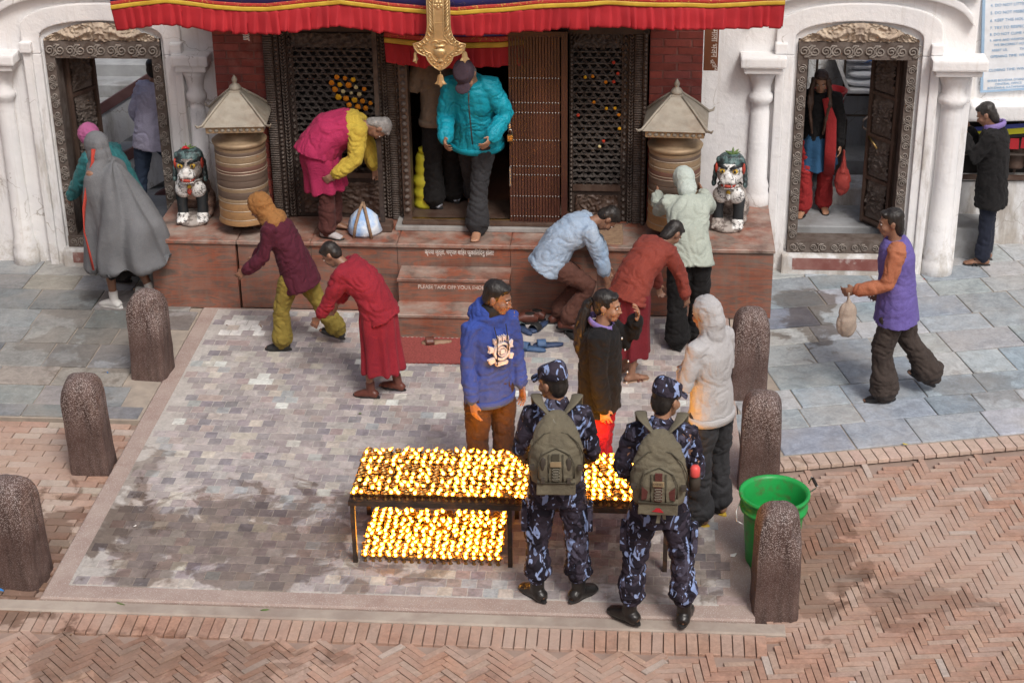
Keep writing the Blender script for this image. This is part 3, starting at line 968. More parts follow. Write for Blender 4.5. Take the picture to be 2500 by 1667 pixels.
AL = [(-2.86, 2.775), (-2.4, 2.835), (-2.27, 2.82), (-1.98, 2.785), (-1.75, 2.768), (-1.55, 2.765), (-.93, 2.835), (-.55, 2.785), (-.25, 2.76), (.02, 2.75), (.35, 2.775), (.7, 2.81), (1.25, 2.845), (1.7, 2.83), (2.1, 2.825), (2.5, 2.85), (2.72, 2.855)]
AL = [(a, b_ - .015) for a, b_ in AL]
valance('shrine_valance', 'long red pleated valance with yellow and blue bands above the shrine', -2.86, 2.69, -.1, AL, (.26, .03, .036), .185, 4.2, .082)
MB().box(-2.8, 2.65, -.085, -.04, 3.0, 3.3).build('valance_board', m_dark, bpy.data.objects['shrine_valance'])
valance('door_valance', 'short red pleated valance hanging over the shrine door', -.66, .56, .40, [(-.66, 2.355), (-.3, 2.325), (.05, 2.315), (.35, 2.325), (.56, 2.35)], (.07, .05, .045), .175, 9.1, .075)

# --- gilt pendant banner hanging before the valance
m_gilt = simple('gilt metal', (.66, .49, .26), (.52, .37, .18), .45, 12, metal=.7, bs=.2, bsc=40, src='OBJECT')
PD = thing('gilt_pendant', 'large embossed gilt pendant with vase motif over the red valance', 'pendant', (-.105, -.26, 0))
half = [(.092, 3.3), (.092, 2.70), (.097, 2.65), (.11, 2.60), (.135, 2.565), (.17, 2.545), (.215, 2.535), (.205, 2.495), (.18, 2.462), (.145, 2.443), (.112, 2.435), (.10, 2.40), (.075, 2.365), (.04, 2.335), (0, 2.312)]
outl = half + [(-p[0], p[1]) for p in half[:-1]][::-1]
bevel_obj(MB().prism(outl, -.006, .008).build('plate', m_gilt, PD), .003)
def inset(d, poly):
    cx, cz = 0, 2.5
    return [(x * (1 - d * 1.6) if z > 2.6 else x * (1 - d), z if z > 2.9 else (cz + (z - cz) * (1 - d * .9))) for x, z in poly]
for d, r in ((.0, .006), (.36, .005)):
    pts = inset(d, half)
    for sg in (1, -1):
        MB().tube([(sg * x, -.008, z) for x, z in pts], r, 6, (0, 1, 0)).build('raised_rim', m_gilt, PD, True)
mb = MB()
pa, pb = inset(.06, half), inset(.32, half)
for i in range(len(half) - 1):
    n_ = max(1, int((Vector(pa[i]) - Vector(pa[i + 1])).length / .026))
    for k in range(n_):
        t = (k + .5) / n_
        o1 = Vector(pa[i]).lerp(Vector(pa[i + 1]), t); i1 = Vector(pb[i]).lerp(Vector(pb[i + 1]), t)
        for sg in (1, -1):
            a = Vector((sg * o1.x, -.008, o1.y + .012)); b_ = Vector((sg * i1.x, -.008, i1.y - .012))
            mb.tube([a, (a + b_) / 2 + Vector((0, -.008, 0)), b_], [(.003, .002), (.008, .006), (.002, .002)], 6, (0, 1, 0))
o = mb.build('leaf_border', m_gilt, PD, True); o['kind'] = 'stuff'
for k in range(5):
    a = PI / 2 + k * 2 * PI / 5 + .6
    MB().ell((math.cos(a) * .024, -.008, 2.86 + math.sin(a) * .024), (.017, .009, .017)).build('petal', m_gilt, PD, True)
MB().ell((0, -.012, 2.86), (.011, .010, .011)).build('flower_centre', m_gilt, PD, True)
MB().box(-.09, .09, -.012, -.004, 2.706, 2.712).build('seam', m_gilt, PD)
MB().lathe([(.0, 2.385), (.034, 2.386), (.02, 2.402), (.014, 2.412), (.03, 2.425), (.05, 2.45), (.056, 2.475), (.045, 2.492), (.022, 2.498), (.018, 2.507), (.045, 2.51), (.046, 2.53), (0, 2.531)], 20, (0, -.006, 0), True, None, .45).build('vase', m_gilt, PD, True)
for sg in (-1, 1):
    pts = [(sg * (.004 + .03 + .03 * math.cos(a)), -.012, 2.535 + .03 * math.sin(a)) for a in [PI - k * PI / 8 for k in range(9)]]
    MB().tube(pts, .005, 6, (0, 1, 0)).build('curl', m_gilt, PD, True)
def bell(x, y, z, s, lab, rz=0):
    B = thing('gilt_bell', lab, 'bell', (x, y, z), rz, 'gilt bells on the pendant')
    MB().tube([(0, 0, .0), (0, 0, -.03 * s)], .003, 6).build('link', m_gilt, B)
    MB().ell((0, 0, -.018 * s), (.006, .006, .006)).build('bead', m_gilt, B, True)
    pr = [(.006, 0), (.018, -.008), (.023, -.03), (.026, -.05), (.045, -.072), (.018, -.078), (0, -.098)]
    poly = [(q[0] * s, q[1] * s - .03 * s) for q in pr] + [(-q[0] * s, q[1] * s - .03 * s) for q in pr[:-1]][::-1]
    MB().rings([[(p[0], -.003, p[1]) for p in poly], [(p[0] * .9, .004, p[1]) for p in poly]]).build('lotus_plate', m_gilt, B)
    MB().rings([[(p[0] * .35, p[0] * 0 - .012, p[1]) for p in poly], [(p[0] * .8, -.003, p[1]) for p in poly]]).build('lotus_ridge', m_gilt, B)
bell(-.105, -.255, 2.312, 1.15, 'small gilt bell hanging from the tip of the pendant')
bell(.098, -.25, 2.50, 1.0, 'small gilt bell at the pendant corner nearer the folding gate', .5)
bell(-.31, -.24, 2.49, 1.0, 'small dark bell at the pendant corner nearer the marigold window', 1.2)

# --- folding steel gate
m_gate = simple('brown gate paint', (.048, .017, .012), (.085, .03, .02), .42, 5, stretch=(1, 1, .25), bs=.15, bsc=60, dirt=(.14, .055, .03), dsc=3, spec=.5)
m_steel = simple('bare steel', (.45, .44, .43), (.30, .29, .28), .35, 30, metal=.9, bs=.1, src='OBJECT')
GT = thing('folding_gate', 'brown collapsible steel gate folded beside the shrine door', 'gate', (0, 0, 0))
MB().box(.862, .915, .352, .412, .70, 2.43).build('end_post', m_gate, GT)
MB().box(.40, .915, .345, .418, 2.43, 2.475).build('top_rail', m_gate, GT)
sl = MB()
sl.prism([(-.010, -.012), (.010, -.012), (.010, .012), (.006, .012), (.006, -.006), (-.006, -.006), (-.006, .012), (-.010, .012)], .705, 2.425, 'z')
slm = sl.mesh('slat', m_gate)
ns = 17
for k in range(ns):
    o = bpy.data.objects.new('slat', slm)
    o.location = (.418 + k * .0262, .38 + (.006 if k % 2 else 0), 0)
    link(o, GT)
rv = MB().lathe([(0, 0), (.005, .001), (.006, .004), (0, .007)], 8, (0, 0, 0), True, Matrix.Rotation(PI / 2, 4, 'X')).mesh('rivet', m_steel)
for i, z in enumerate((.79, .98, 1.18, 1.26, 1.50, 1.75, 1.84, 2.06)):
    MB().box(.412, .86, .386, .392, z - .008, z + .008).build('cross_strap', m_gate, GT)
    for k in range(ns):
        o = bpy.data.objects.new('rivet', rv)
        o.location = (.418 + k * .0262, .366 + (.006 if k % 2 else 0), z)
        link(o, GT)
MB().box(.43, .85, .40, .405, .71, 2.42).build('back_sheet', m_gate, GT)
bevel_obj(MB().box(.402, .424, .345, .37, 1.60, 1.80).build('hasp', m_steel, GT), .004)
bevel_obj(MB().box(.405, .422, .34, .368, 1.08, 1.26).build('pull_handle', m_steel, GT), .004)
PK = thing('padlock', 'small brass padlock on the folding gate', 'padlock', (.418, .335, 1.50))
bevel_obj(MB().box(-.026, .026, -.014, .014, 0, .062).build('body', m_brassy, PK), .005)
MB().tube([(-.017, 0, .06), (-.017, 0, .09), (-.01, 0, .105), (.01, 0, .105), (.017, 0, .09), (.017, 0, .06)], .005, 8).build('shackle', m_steel, PK, True)

# --- prayer wheels
def band_mat(name, c1, c2, rough=.55, metal=.25):
    m, nt, b = new_mat(name)
    v = coords(nt, 'OBJECT')
    n = noise_(nt, coords(nt, 'OBJECT', (2, 2, 60)), 1.2, 5, .7)
    n2 = noise_(nt, v, 25, 5, .7)
    col = mixc(nt, ramp(nt, n, [(.3, 0.0), (.7, 1.0)]), c1, c2)
    col = mixc(nt, ramp(nt, n2, [(.45, 0.0), (.75, .35)]), col, (.13, .09, .065))
    nt.links.new(col, b.inputs['Base Color'])
    b.inputs['Roughness'].default_value = rough
    b.inputs['Metallic'].default_value = metal
    bump(nt, b, math_(nt, 'ADD', math_(nt, 'MULTIPLY', n, .5), n2), .25, .005)
    return m
bt = band_mat('tan brass band', (.36, .26, .155), (.27, .185, .11))
bd = band_mat('dark bronze band', (.115, .078, .058), (.17, .12, .09))
bo = band_mat('orange copper band', (.44, .25, .11), (.35, .2, .09))
br_ = band_mat('red bronze band', (.20, .095, .068), (.15, .08, .06))
bl = band_mat('pale worn rim', (.42, .34, .25), (.36, .29, .21), .5)
m_roof = simple('weathered gilt copper roof', (.36, .325, .265), (.25, .225, .185), .6, 7, metal=.25, bs=.3, bsc=50, src='OBJECT', dirt=(.22, .17, .125), dsc=5)
def prayer_wheel(loc, label, rz):
    T = thing('prayer_wheel', label, 'prayer wheel', loc, rz, 'tall prayer wheels flanking the shrine')
    secs = [(.0, .05, bo), (.05, .135, bo), (.135, .21, bo), (.21, .245, bt), (.245, .31, bd), (.31, .345, bt), (.345, .41, bd), (.41, .475, bd), (.475, .50, br_), (.50, .545, br_), (.545, .58, bt), (.58, .64, bt), (.64, .675, bd), (.675, .72, bt)]
    R_ = .224
    zb = .115
    for (a, b_, m_) in secs:
        k = R_ + (.012 * (1 - a / .05) if a < .05 else 0)
        MB().lathe([(k * .995, zb + a), (k, zb + a + .003), (R_, zb + b_ - .003), (R_ * .995, zb + b_)], 40).build('drum_band', m_, T, True)
    for a in (.05, .135, .21, .345, .475, .50, .575, .64):
        MB().lathe([(R_ * .99, zb + a - .006), (R_ + .0035, zb + a - .0015), (R_ + .0035, zb + a + .0015), (R_ * .99, zb + a + .006)], 40, (0, 0, 0), False).build('ring', bl, T, True)
    MB().lathe([(R_, zb + .70), (R_ + .012, zb + .722), (R_ + .018, zb + .74), (R_ - .004, zb + .755), (.17, zb + .77), (.165, zb + .785), (.12, zb + .83), (.07, zb + .855), (.05, zb + .87), (.02, zb + .93)], 40).build('domed_top', bt, T, True)
    MB().lathe([(.1, zb - .002), (R_ * .98, zb)], 40).build('underside', bd, T)
    MB().tube([(0, 0, 0), (0, 0, zb)], .018, 8).build('spindle', m_dark2, T)
    MB().tube([(.09, -.02, 0), (.02, 0, .07)], .009, 6).build('brace', m_dark2, T)
    MB().box(-.12, .12, -.025, .025, 0, .012).build('foot_plate', m_dark2, T)
    MB().tube([(0, .27, .012), (0, .27, 1.2)], .02, 8).build('rear_post', m_dark2, T)
    # roof
    RF = MB()
    zr = 1.02
    e, t = .275, .055
    RF.rings([[(-e, -e, zr + .03), (e, -e, zr + .03), (e, e, zr + .03), (-e, e, zr + .03)], [(-e * .97, -e * .97, zr + .045), (e * .97, -e * .97, zr + .045), (e * .97, e * .97, zr + .045), (-e * .97, e * .97, zr + .045)], [(-.16, -.16, zr + .160), (.16, -.16, zr + .160), (.16, .16, zr + .160), (-.16, .16, zr + .160)],
              [(-t, -t, zr + .265), (t, -t, zr + .265), (t, t, zr + .265), (-t, t, zr + .265)], [(-t * .9, -t * .9, zr + .285), (t * .9, -t * .9, zr + .285), (t * .9, t * .9, zr + .285), (-t * .9, t * .9, zr + .285)]])
    rf = RF.build('roof', m_roof, T)
    for sx in (-1, 1):
        for sy in (-1, 1):
            MB().tube([(sx * .05, sy * .05, zr + .275), (sx * .165, sy * .165, zr + .165), (sx * .275, sy * .275, zr + .045), (sx * .31, sy * .31, zr + .045), (sx * .325, sy * .325, zr + .07)], [.011, .012, .013, .011, .004], 6).build('hip_ridge', m_roof, rf, True)
    for (dx, dy) in ((0, -1), (0, 1), (-1, 0), (1, 0)):
        if dy: MB().box(-.245, .245, dy * .245 - .006, dy * .245 + .006, zr - .03, zr + .031).build('fringe_plate', bt, rf)
        else: MB().box(dx * .245 - .006, dx * .245 + .006, -.2385, .2385, zr - .03, zr + .031).build('fringe_plate', bt, rf)
    for k in range(9):
        MB().ell((-.21 + k * .0525, -.252, zr - .004), (.02, .007, .016), None, 8, 6).build('emboss', m_roof, rf, True)
        MB().ell((.252, -.21 + k * .0525, zr - .004), (.007, .02, .016), None, 8, 6).build('emboss', m_roof, rf, True)
    MB().lathe([(.05, zr + .28), (.056, zr + .30), (.04, zr + .325), (.018, zr + .34), (.02, zr + .352), (.026, zr + .37), (.018, zr + .39), (.004, zr + .41), (0, zr + .415)], 14).build('finial', m_roof, T, True)
    return T
prayer_wheel((-1.965, .28, ZP), 'tall banded prayer wheel next to the lion with red flower', rad(6))
prayer_wheel((1.85, .30, ZP), 'tall banded prayer wheel next to the lion with green leaf', rad(-3))

# --- post, cup, mat, bag, jar, name board
PO = thing('iron_post', 'thin dark iron post standing before the marigold lattice window', 'post', (-.735, .33, ZP))
MB().box(-.02, .02, -.02, .02, .04, 2.5).build('shaft', simple('rusty iron', (.05, .038, .034), (.09, .07, .06), .5, 20, metal=.4, src='OBJECT', bs=.2), PO)
bevel_obj(MB().box(-.13, .09, -.08, .05, 0, .075).build('stone_foot', m_dark2, PO), .012)
m_clay = simple('cream clay', (.62, .52, .38), (.52, .42, .30), .55, 8, src='OBJECT', bs=.1)
CU = thing('tea_glass', 'tall cream tumbler standing at the foot of the folding gate', 'glass', (.905, .19, ZP))
MB().lathe([(.026, 0), (.03, .004), (.034, .108), (.031, .108), (.028, .1), (0, .098)], 20).build('cup', m_clay, CU, True)
MT = MB()
vs, fs = [], []
for j in range(25):
    for i in range(21):
        x, yv = .99 + .42 * i / 20, .06 + .48 * j / 24
        vs.append((x + .006 * math.sin(yv * 9), yv, ZP + .008 + .005 * noise.noise(Vector((x * 9, yv * 9, 0)))))
for j in range(24):
    for i in range(20):
        fs.append((j * 21 + i, j * 21 + i + 1, (j + 1) * 21 + i + 1, (j + 1) * 21 + i))
m_jute = simple('jute mat', (.33, .22, .14), (.24, .15, .095), .95, 40, bs=.6, bsc=150)
mo = MT.add(vs, fs).build('jute_mat', m_jute, None, True, False)
md = mo.modifiers.new('thickness', 'SOLIDIFY'); md.thickness = .012
tag(mo, 'brown jute mat lying on the platform below the gate window', 'mat')
m_bag = simple('blue white plastic', (.30, .48, .78), (.72, .78, .84), .4, 7, src='OBJECT', bs=.6, bsc=9, bd=.03, lo=.4, hi=.62)
BG = thing('carrier_bag', 'crumpled pale blue carrier bag with brown straps on the platform', 'bag', (-.885, .22, ZP))
vs, fs = [], []
mb = MB()
for k in range(3):
    pass
rings = []
for (z, a, b_) in ((0, .12, .10), (.03, .15, .125), (.1, .145, .12), (.17, .11, .09), (.22, .07, .05), (.25, .03, .02)):
    rings.append([(a * math.cos(2 * PI * q / 26) * (1 + .14 * noise.noise(Vector((math.cos(q / 4.1) * 2, math.sin(q / 4.1) * 2, z * 14)))), b_ * math.sin(2 * PI * q / 26) * (1 + .14 * noise.noise(Vector((math.cos(q / 4.1) * 2 + 9, math.sin(q / 4.1) * 2, z * 14)))), z) for q in range(26)])
mb.rings(rings).build('sack', m_bag, BG, True)
for sg in (-1, 1):
    MB().tube([(sg * .08, -.12, .0), (sg * .06, -.12, .12), (sg * .02, -.05, .26), (0, .0, .30)], [(.014, .004)] * 4, 6, (0, 1, 0)).build('strap', m_jute, BG, True)
YJ = thing('yellow_jar', 'ribbed yellow plastic jar stack inside the shrine doorway', 'jar', (-.395, .74, .737))
m_yj = simple('yellow plastic', (.62, .58, .05), (.50, .46, .03), .4, 5, src='OBJECT', bs=.05)
pr = []
for k in range(24):
    z = k * .022
    pr.append(((.105 if z < .3 else .085) * (1 + .07 * math.sin(z * 58)) * (1 - .25 * max(0, (z - .42) / .1)), z))
MB().lathe(pr, 20).build('jar_body', m_yj, YJ, True)
MB().lathe([(.05, .51), (.055, .55), (.02, .57), (0, .575)], 14).build('jar_lid', m_yj, YJ, True)

# --- lettering
_dg = None
def text_mesh(body, size, mat, name='lettering', depth=.0008, align='LEFT', shear=0, bold=.0):
    cu = bpy.data.curves.new(name, 'FONT')
    cu.body = body; cu.size = size; cu.extrude = depth; cu.align_x = align; cu.shear = shear
    cu.resolution_u = 3; cu.offset = bold
    ob = bpy.data.objects.new(name, cu)
    me = baked(ob)
    me.materials.clear(); me.materials.append(mat)
    o = bpy.data.objects.new(name, me)
    return o
m_paintw = simple('white lettering paint', (.80, .78, .74), (.66, .62, .58), .7, 30, bs=0)
m_paintworn = simple('worn lettering paint', (.62, .55, .50), (.40, .27, .22), .7, 55, bs=0, lo=.45, hi=.6)
t = text_mesh('कृपया जुत्ता, चप्पल बािहर फुकािलिदनु होला!', .062, m_paintw, bold=.0006)
t.rotation_euler = (PI / 2, 0, 0)
t.location = (-.325, .0265, .553)
link(t, P0)
wd = max(v.co.x for v in t.data.vertices) if len(t.data.vertices) else 1
t.scale = (.61 / wd, 1, 1)
t = text_mesh('PLEASE TAKE OFF YOUR SHOES', .05, m_paintworn, bold=.001)
t.rotation_euler = (PI / 2, 0, 0)
wd = max(v.co.x for v in t.data.vertices)
t.scale = (.60 / wd, 1, 1)
t.location = (-.36, -.2555, .345)
link(t, P0)
m_brownb = simple('brown painted board', (.20, .075, .035), (.16, .06, .03), .5, 6, bs=.1)
NB = thing('name_board', 'narrow brown upright board with white script beside the brick pier', 'sign', (2.142, .66, 0))
bevel_obj(MB().box(-.062, .062, -.02, .01, 2.06, 2.95).build('board', m_brownb, NB), .004)
t = text_mesh('श्री बौद्ध ज्ञानमाला भजन', .075, m_paintw)
t.rotation_euler = (PI / 2, PI / 2, 0)
t.location = (.0, -.0215, 2.80)
wd = max(v.co.x for v in t.data.vertices)
t.scale = (.62 / wd, 1, 1)
t.rotation_euler = (PI / 2, PI / 2, 0)
link(t, NB)
t = text_mesh('भजन', .055, m_paintw, shear=.3)
t.rotation_euler = (PI / 2, rad(60), 0)
t.location = (-.02, -.0215, 2.155)
link(t, NB)
# white notice board
m_board = simple('white enamel board', (.78, .80, .82), (.70, .73, .77), .5, 3, bs=.05, dirt=(.55, .55, .55), dsc=2)
m_bluep = simple('blue lettering paint', (.20, .38, .58), (.26, .44, .63), .6, 20, bs=0)
m_bluefr = simple('blue board edge', (.35, .48, .62), (.28, .42, .58), .5, 8, bs=.1)
NO = thing('notice_board', 'white notice board with hand-painted blue visitor rules', 'notice board', (4.71, 1.865, 1.52))
MB().box(0, 1.5, 0, .025, 0, 1.6).build('board', m_board, NO)
for (a, b_, c_, d_) in ((-.012, .012, -.012, 1.6), (.0125, 1.5, -.012, .008)):
    MB().box(a, b_, -.006, .03, c_, d_).build('edge', m_bluefr, NO)
NO.rotation_euler = (0, rad(-4.5), 0)
lines = [('1. REMOVE YOUR SHOES', .05, .99, .042), ('2. DO NOT SMOKE HERE', .05, .92, .042), ('3. DO NOT ENTER WITH', .06, .86, .046), ('4. DO NOT LITTER', .06, .795, .046), ('5. DO NOT MISBEHAVE HERE', .06, .725, .046), ('6. KEEP THIS HOLY STUPA', .06, .655, .046), ('7. TRY TO RESPECT THE BO', .06, .585, .046), ('8. DO NOT CLIMB ABOVE TH', .06, .525, .042), ('9. ARMS AND WEAPONS ARE NO', .06, .47, .036), ('WE SINCERELY HOPE WILL', .10, .425, .038), ('ASSIST US.            THANK', .08, .375, .038), ('OPENING TIME: WINTER:', .07, .315, .042), ('SUMMER:', .40, .262, .042), ('CLOSING TIME: WINTER:', .06, .205 - .02, .042), ('SUMMER:', .40, .135, .042)]
for (s_, x, z, sz) in lines:
    t = text_mesh(s_, sz * .84, m_bluep); t.rotation_euler = (PI / 2, 0, 0); t.location = (x, -.003, z + .0); link(t, NO)
for (s_, x, z) in (('SHREE BOUDHA GYANG SUTHIK', .05, .085), ('CENTRAL OFFICE', .12, .05), ('BOUDHA-6, KATHMANDU', .05, .016)):
    t = text_mesh(s_, .031, m_bluep); t.rotation_euler = (PI / 2, 0, 0); t.location = (x, -.003, z); link(t, NO)
# ================================================================ REMESH TOOL (used by statues and people)
def remesh(mb, name, mats, parent=None, voxel=.009, it=4, fold=None, fac=.5, dims=None):
    """fuse the overlapping pieces in mb into one continuous skin; fold = function(co, no) -> offset along the normal"""
    me = mb.mesh(name + '_raw', None, False, True)
    ob = bpy.data.objects.new(name + '_raw', me)
    r = ob.modifiers.new('r', 'REMESH'); r.mode = 'VOXEL'; r.voxel_size = voxel; r.adaptivity = 0
    if it:
        s = ob.modifiers.new('s', 'SMOOTH'); s.factor = fac; s.iterations = it
    out = baked(ob)
    bpy.data.meshes.remove(me)
    n = len(out.vertices)
    if fold and n:
        co = np.empty(n * 3, np.float32); out.vertices.foreach_get('co', co); co = co.reshape(-1, 3)
        no = np.empty(n * 3, np.float32); out.vertices.foreach_get('normal', no); no = no.reshape(-1, 3)
        d = np.fromiter((fold(c, m_) for c, m_ in zip(co, no)), np.float32, n)
        co = co + no * d[:, None]
        out.vertices.foreach_set('co', co.ravel())
    out.materials.clear()
    for m_ in (mats if isinstance(mats, (list, tuple)) else [mats]): out.materials.append(m_)
    out.polygons.foreach_set('use_smooth', [True] * len(out.polygons))
    out.update()
    out.name = name
    return link(bpy.data.objects.new(name, out), parent)

# ================================================================ LION STATUES
def peel(name, top, under, sc=22, thr=.47, rough=.6):
    m, nt, b = new_mat(name)
    v = coords(nt, 'OBJECT')
    n = noise_(nt, v, sc, 7, .75)
    col = mixc(nt, ramp(nt, n, [(thr, 0.0), (thr + .04, 1.0)]), under, top)
    n2 = noise_(nt, v, 9, 5, .6)
    col = mixc(nt, ramp(nt, n2, [(.5, 0.0), (.8, .5)]), col, tuple(x * .4 for x in top))
    nt.links.new(col, b.inputs['Base Color']); b.inputs['Roughness'].default_value = rough
    bump(nt, b, n, .35, .006)
    return m
lw = peel('peeling white paint', (.72, .71, .69), (.035, .03, .028), 30, .43)
lk = peel('black enamel', (.02, .024, .027), (.12, .10, .09), 20, .36, .45)
lt = peel('teal black mane paint', (.03, .04, .043), (.10, .17, .17), 16, .46, .5)
ly = peel('yellow enamel', (.60, .38, .04), (.25, .12, .05), 25, .4)
lr = peel('red enamel', (.42, .05, .03), (.15, .04, .03), 25, .4)
lg = peel('bare worn stone', (.38, .34, .31), (.17, .14, .125), 16, .47, .8)
lb = peel('faded pink hide', (.30, .20, .16), (.14, .085, .07), 12, .45, .7)
def lion(loc, label, rz, var):
    T = thing('lion_statue', label, 'statue', loc, rz, 'painted guardian lions')
    # plinth and seated body, front towards -y
    mb = MB().ell((0, .10, .03), (.155, .26, .055)).ell((0, -.1, .03), (.14, .12, .05))
    remesh(mb, 'plinth', lg, T, .009, 3)
    mb = MB()
    mb.ell((0, .19, .22), (.14, .17, .20)).tube([(0, .16, .24), (0, .0, .34), (0, -.05, .42)], [(.13, .13), (.125, .125), (.10, .10)], 14)
    for s in (-1, 1): mb.ell((s * .11, .17, .14), (.06, .13, .12)).ell((s * .125, .05, .06), (.04, .07, .04))
    mb.tube([(.02, .34, .1), (.05, .38, .25), (.02, .36, .42), (-.03, .33, .46)], [.03, .045, .05, .02], 8)
    remesh(mb, 'body', lb if var == 0 else lg, T, .011, 4)
    mb = MB()
    for s in (-1, 1):
        mb.tube([(s * .085, -.05, .32), (s * .092, -.075, .20), (s * .09, -.085, .08)], [(.062, .066), (.048, .052), (.052, .055)], 12)
    remesh(mb, 'foreleg_band', lk, T, .009, 3)
    for s in (-1, 1):
        mb = MB().ell((s * .09, -.10, .085), (.058, .06, .055)).ell((s * .09, -.14, .055), (.058, .045, .035))
        for k in (-1, 0, 1): mb.ell((s * .09 + k * .034, -.17, .05), (.017, .025, .022))
        remesh(mb, 'paw', lw if (s > 0 or var == 0) else lg, T, .007, 2)
    mb = MB()
    for s in (-1, 1): mb.ell((s * .066, -.095, .365), (.078, .06, .088))
    mb.ell((0, -.06, .42), (.11, .07, .06))
    remesh(mb, 'chest', lw, T, .008, 3)
    MB().ell((0, -.155, .365), (.022, .018, .04), None, 10, 8).build('pendant', lr if var == 0 else lw, T, True)
    MB().ell((0, -.15, .41), (.02, .014, .026), None, 10, 8).build('pendant_cap', ly, T, True)
    MB().lathe([(.10, -.012), (.112, 0), (.10, .012)], 24, (0, -.04, .455), False).build('collar', lg, T, True)
    # head
    hd = MB().ell((0, -.06, .56), (.125, .115, .115)).ell((0, -.12, .545), (.10, .09, .08))
    remesh(hd, 'head', lw if var else lg, T, .008, 3)
    mz = MB().ell((0, -.185, .545), (.075, .065, .045)).ell((-.035, -.195, .535), (.045, .05, .035)).ell((.035, -.195, .535), (.045, .05, .035)).ell((0, -.215, .575), (.035, .03, .028))
    for s in (-1, 1): mz.ell((s * .017, -.235, .572), (.014, .012, .012))
    remesh(mz, 'muzzle', lw, T, .006, 2)
    MB().ell((0, -.185, .498), (.07, .055, .022), None, 16, 8).build('mouth', lr, T, True)
    MB().ell((0, -.17, .476), (.072, .058, .02), None, 16, 8).build('jaw', lw, T, True)
    tm = MB().tube([(-.05, -.228, .497), (-.05, -.228, .513)], [.008, .004], 6).mesh('fang', lw)
    for s in (-1, 1):
        o = link(bpy.data.objects.new('fang', tm), T); o.location = (.05 + s * .035, 0, 0)
        e = MB().ell((s * .058, -.183, .607), (.026, .016, .019), None, 12, 8).build('eye', ly, T, True)
        MB().ell((s * .056, -.197, .607), (.011, .007, .012), None, 10, 6).build('pupil', lk, e, True)
        MB().tube([(s * .015, -.185, .625), (s * .05, -.192, .645), (s * .10, -.155, .637)], [.010, .016, .007], 8).build('brow', lk, T, True)
        MB().ell((s * .123, -.07, .595), (.016, .03, .045), None, 10, 8).build('ear', lr, T, True)
    # mane of rolled locks
    mn = MB().ell((0, -.015, .625), (.135, .125, .085)).ell((0, .03, .56), (.13, .10, .13))
    for k in range(9):
        a = -1.25 + k * 2.5 / 8
        mn.ell((math.sin(a) * .115, -.09 + .02 * abs(math.sin(a)), .655 + .02 * math.cos(a)), (.02, .03, .028))
    for s in (-1, 1):
        for k in range(4): mn.ell((s * (.13 + .004 * k), -.03 - .008 * k, .585 - .04 * k), (.024, .045, .03))
    remesh(mn, 'mane', lt, T, .008, 2)
    for o in T.children:
        g_ = 1.06
        if o.name.split('.')[0] in ('head', 'muzzle', 'mouth', 'jaw', 'fang', 'eye', 'brow', 'ear', 'mane'):
            base = o.location.copy()
            o.scale = (g_, g_, g_); o.location = base * g_ + Vector((0, -.05 * (1 - g_), .45 * .84 - .45 * g_ ))
        else:
            o.scale = (1.08, 1, .84)
    T.scale = (.92, 1, 1.07)
    return T
lion((-2.485, .50, ZP), 'painted black and white lion statue wearing a red flower', rad(4), 0)
lion((2.35, .56, ZP), 'painted black and white lion statue with a green leaf on its head', rad(-8), 1)
m_leaf = simple('green leaf', (.10, .18, .05), (.22, .30, .13), .5, 12, src='OBJECT', bs=.1)
m_redfl = simple('red petals', (.50, .02, .03), (.35, .01, .02), .7, 20, src='OBJECT', bs=.2)
def leaf_at(mb, base, tip, w_):
    base, tip = Vector(base), Vector(tip)
    d = tip - base
    s = d.cross(Vector((0, 1, .3))).normalized() * w_
    up = s.cross(d).normalized() * .006
    pts = [base, base + d * .35 + s, base + d * .75 + s * .7, tip, base + d * .75 - s * .7, base + d * .35 - s]
    mid = [base + d * .5 - up, base + d * .5 + up]
    n = pts + mid
    mb.add(n, [(i, (i + 1) % 6, 7) for i in range(6)] + [((i + 1) % 6, i, 6) for i in range(6)])
FL = thing('red_flower', 'red flower with green sprigs on the lion head', 'flower', (-2.50, .44, ZP + .672))
fm = MB()
for k in range(26):
    a, b_ = random.uniform(0, 2 * PI), random.uniform(.1, 1.3)
    fm.ell((.028 * math.cos(a) * math.sin(b_), .028 * math.sin(a) * math.sin(b_), .02 + .024 * math.cos(b_)), (.012, .012, .008), None, 6, 5)
o = fm.build('blossom', m_redfl, FL, True)
for (tp, w_) in (((.06, 0, .07), .012), ((.10, .02, .045), .01), ((-.05, -.01, .04), .008), ((.0, .03, .075), .006)):
    mb = MB(); leaf_at(mb, (0, 0, .02), tp, w_); mb.build('leaf', m_leaf, FL)
SG = thing('leaf_sprig', 'pale green leaf sprig lying on the lion head', 'leaf', (2.36, .50, ZP + .685))
for (tp, w_) in (((-.07, -.02, .05), .016), ((.05, 0, .06), .014), ((.0, .01, .075), .012), ((.07, .02, .03), .01)):
    mb = MB(); leaf_at(mb, (0, 0, 0), tp, w_); mb.build('leaf', m_leaf, SG)

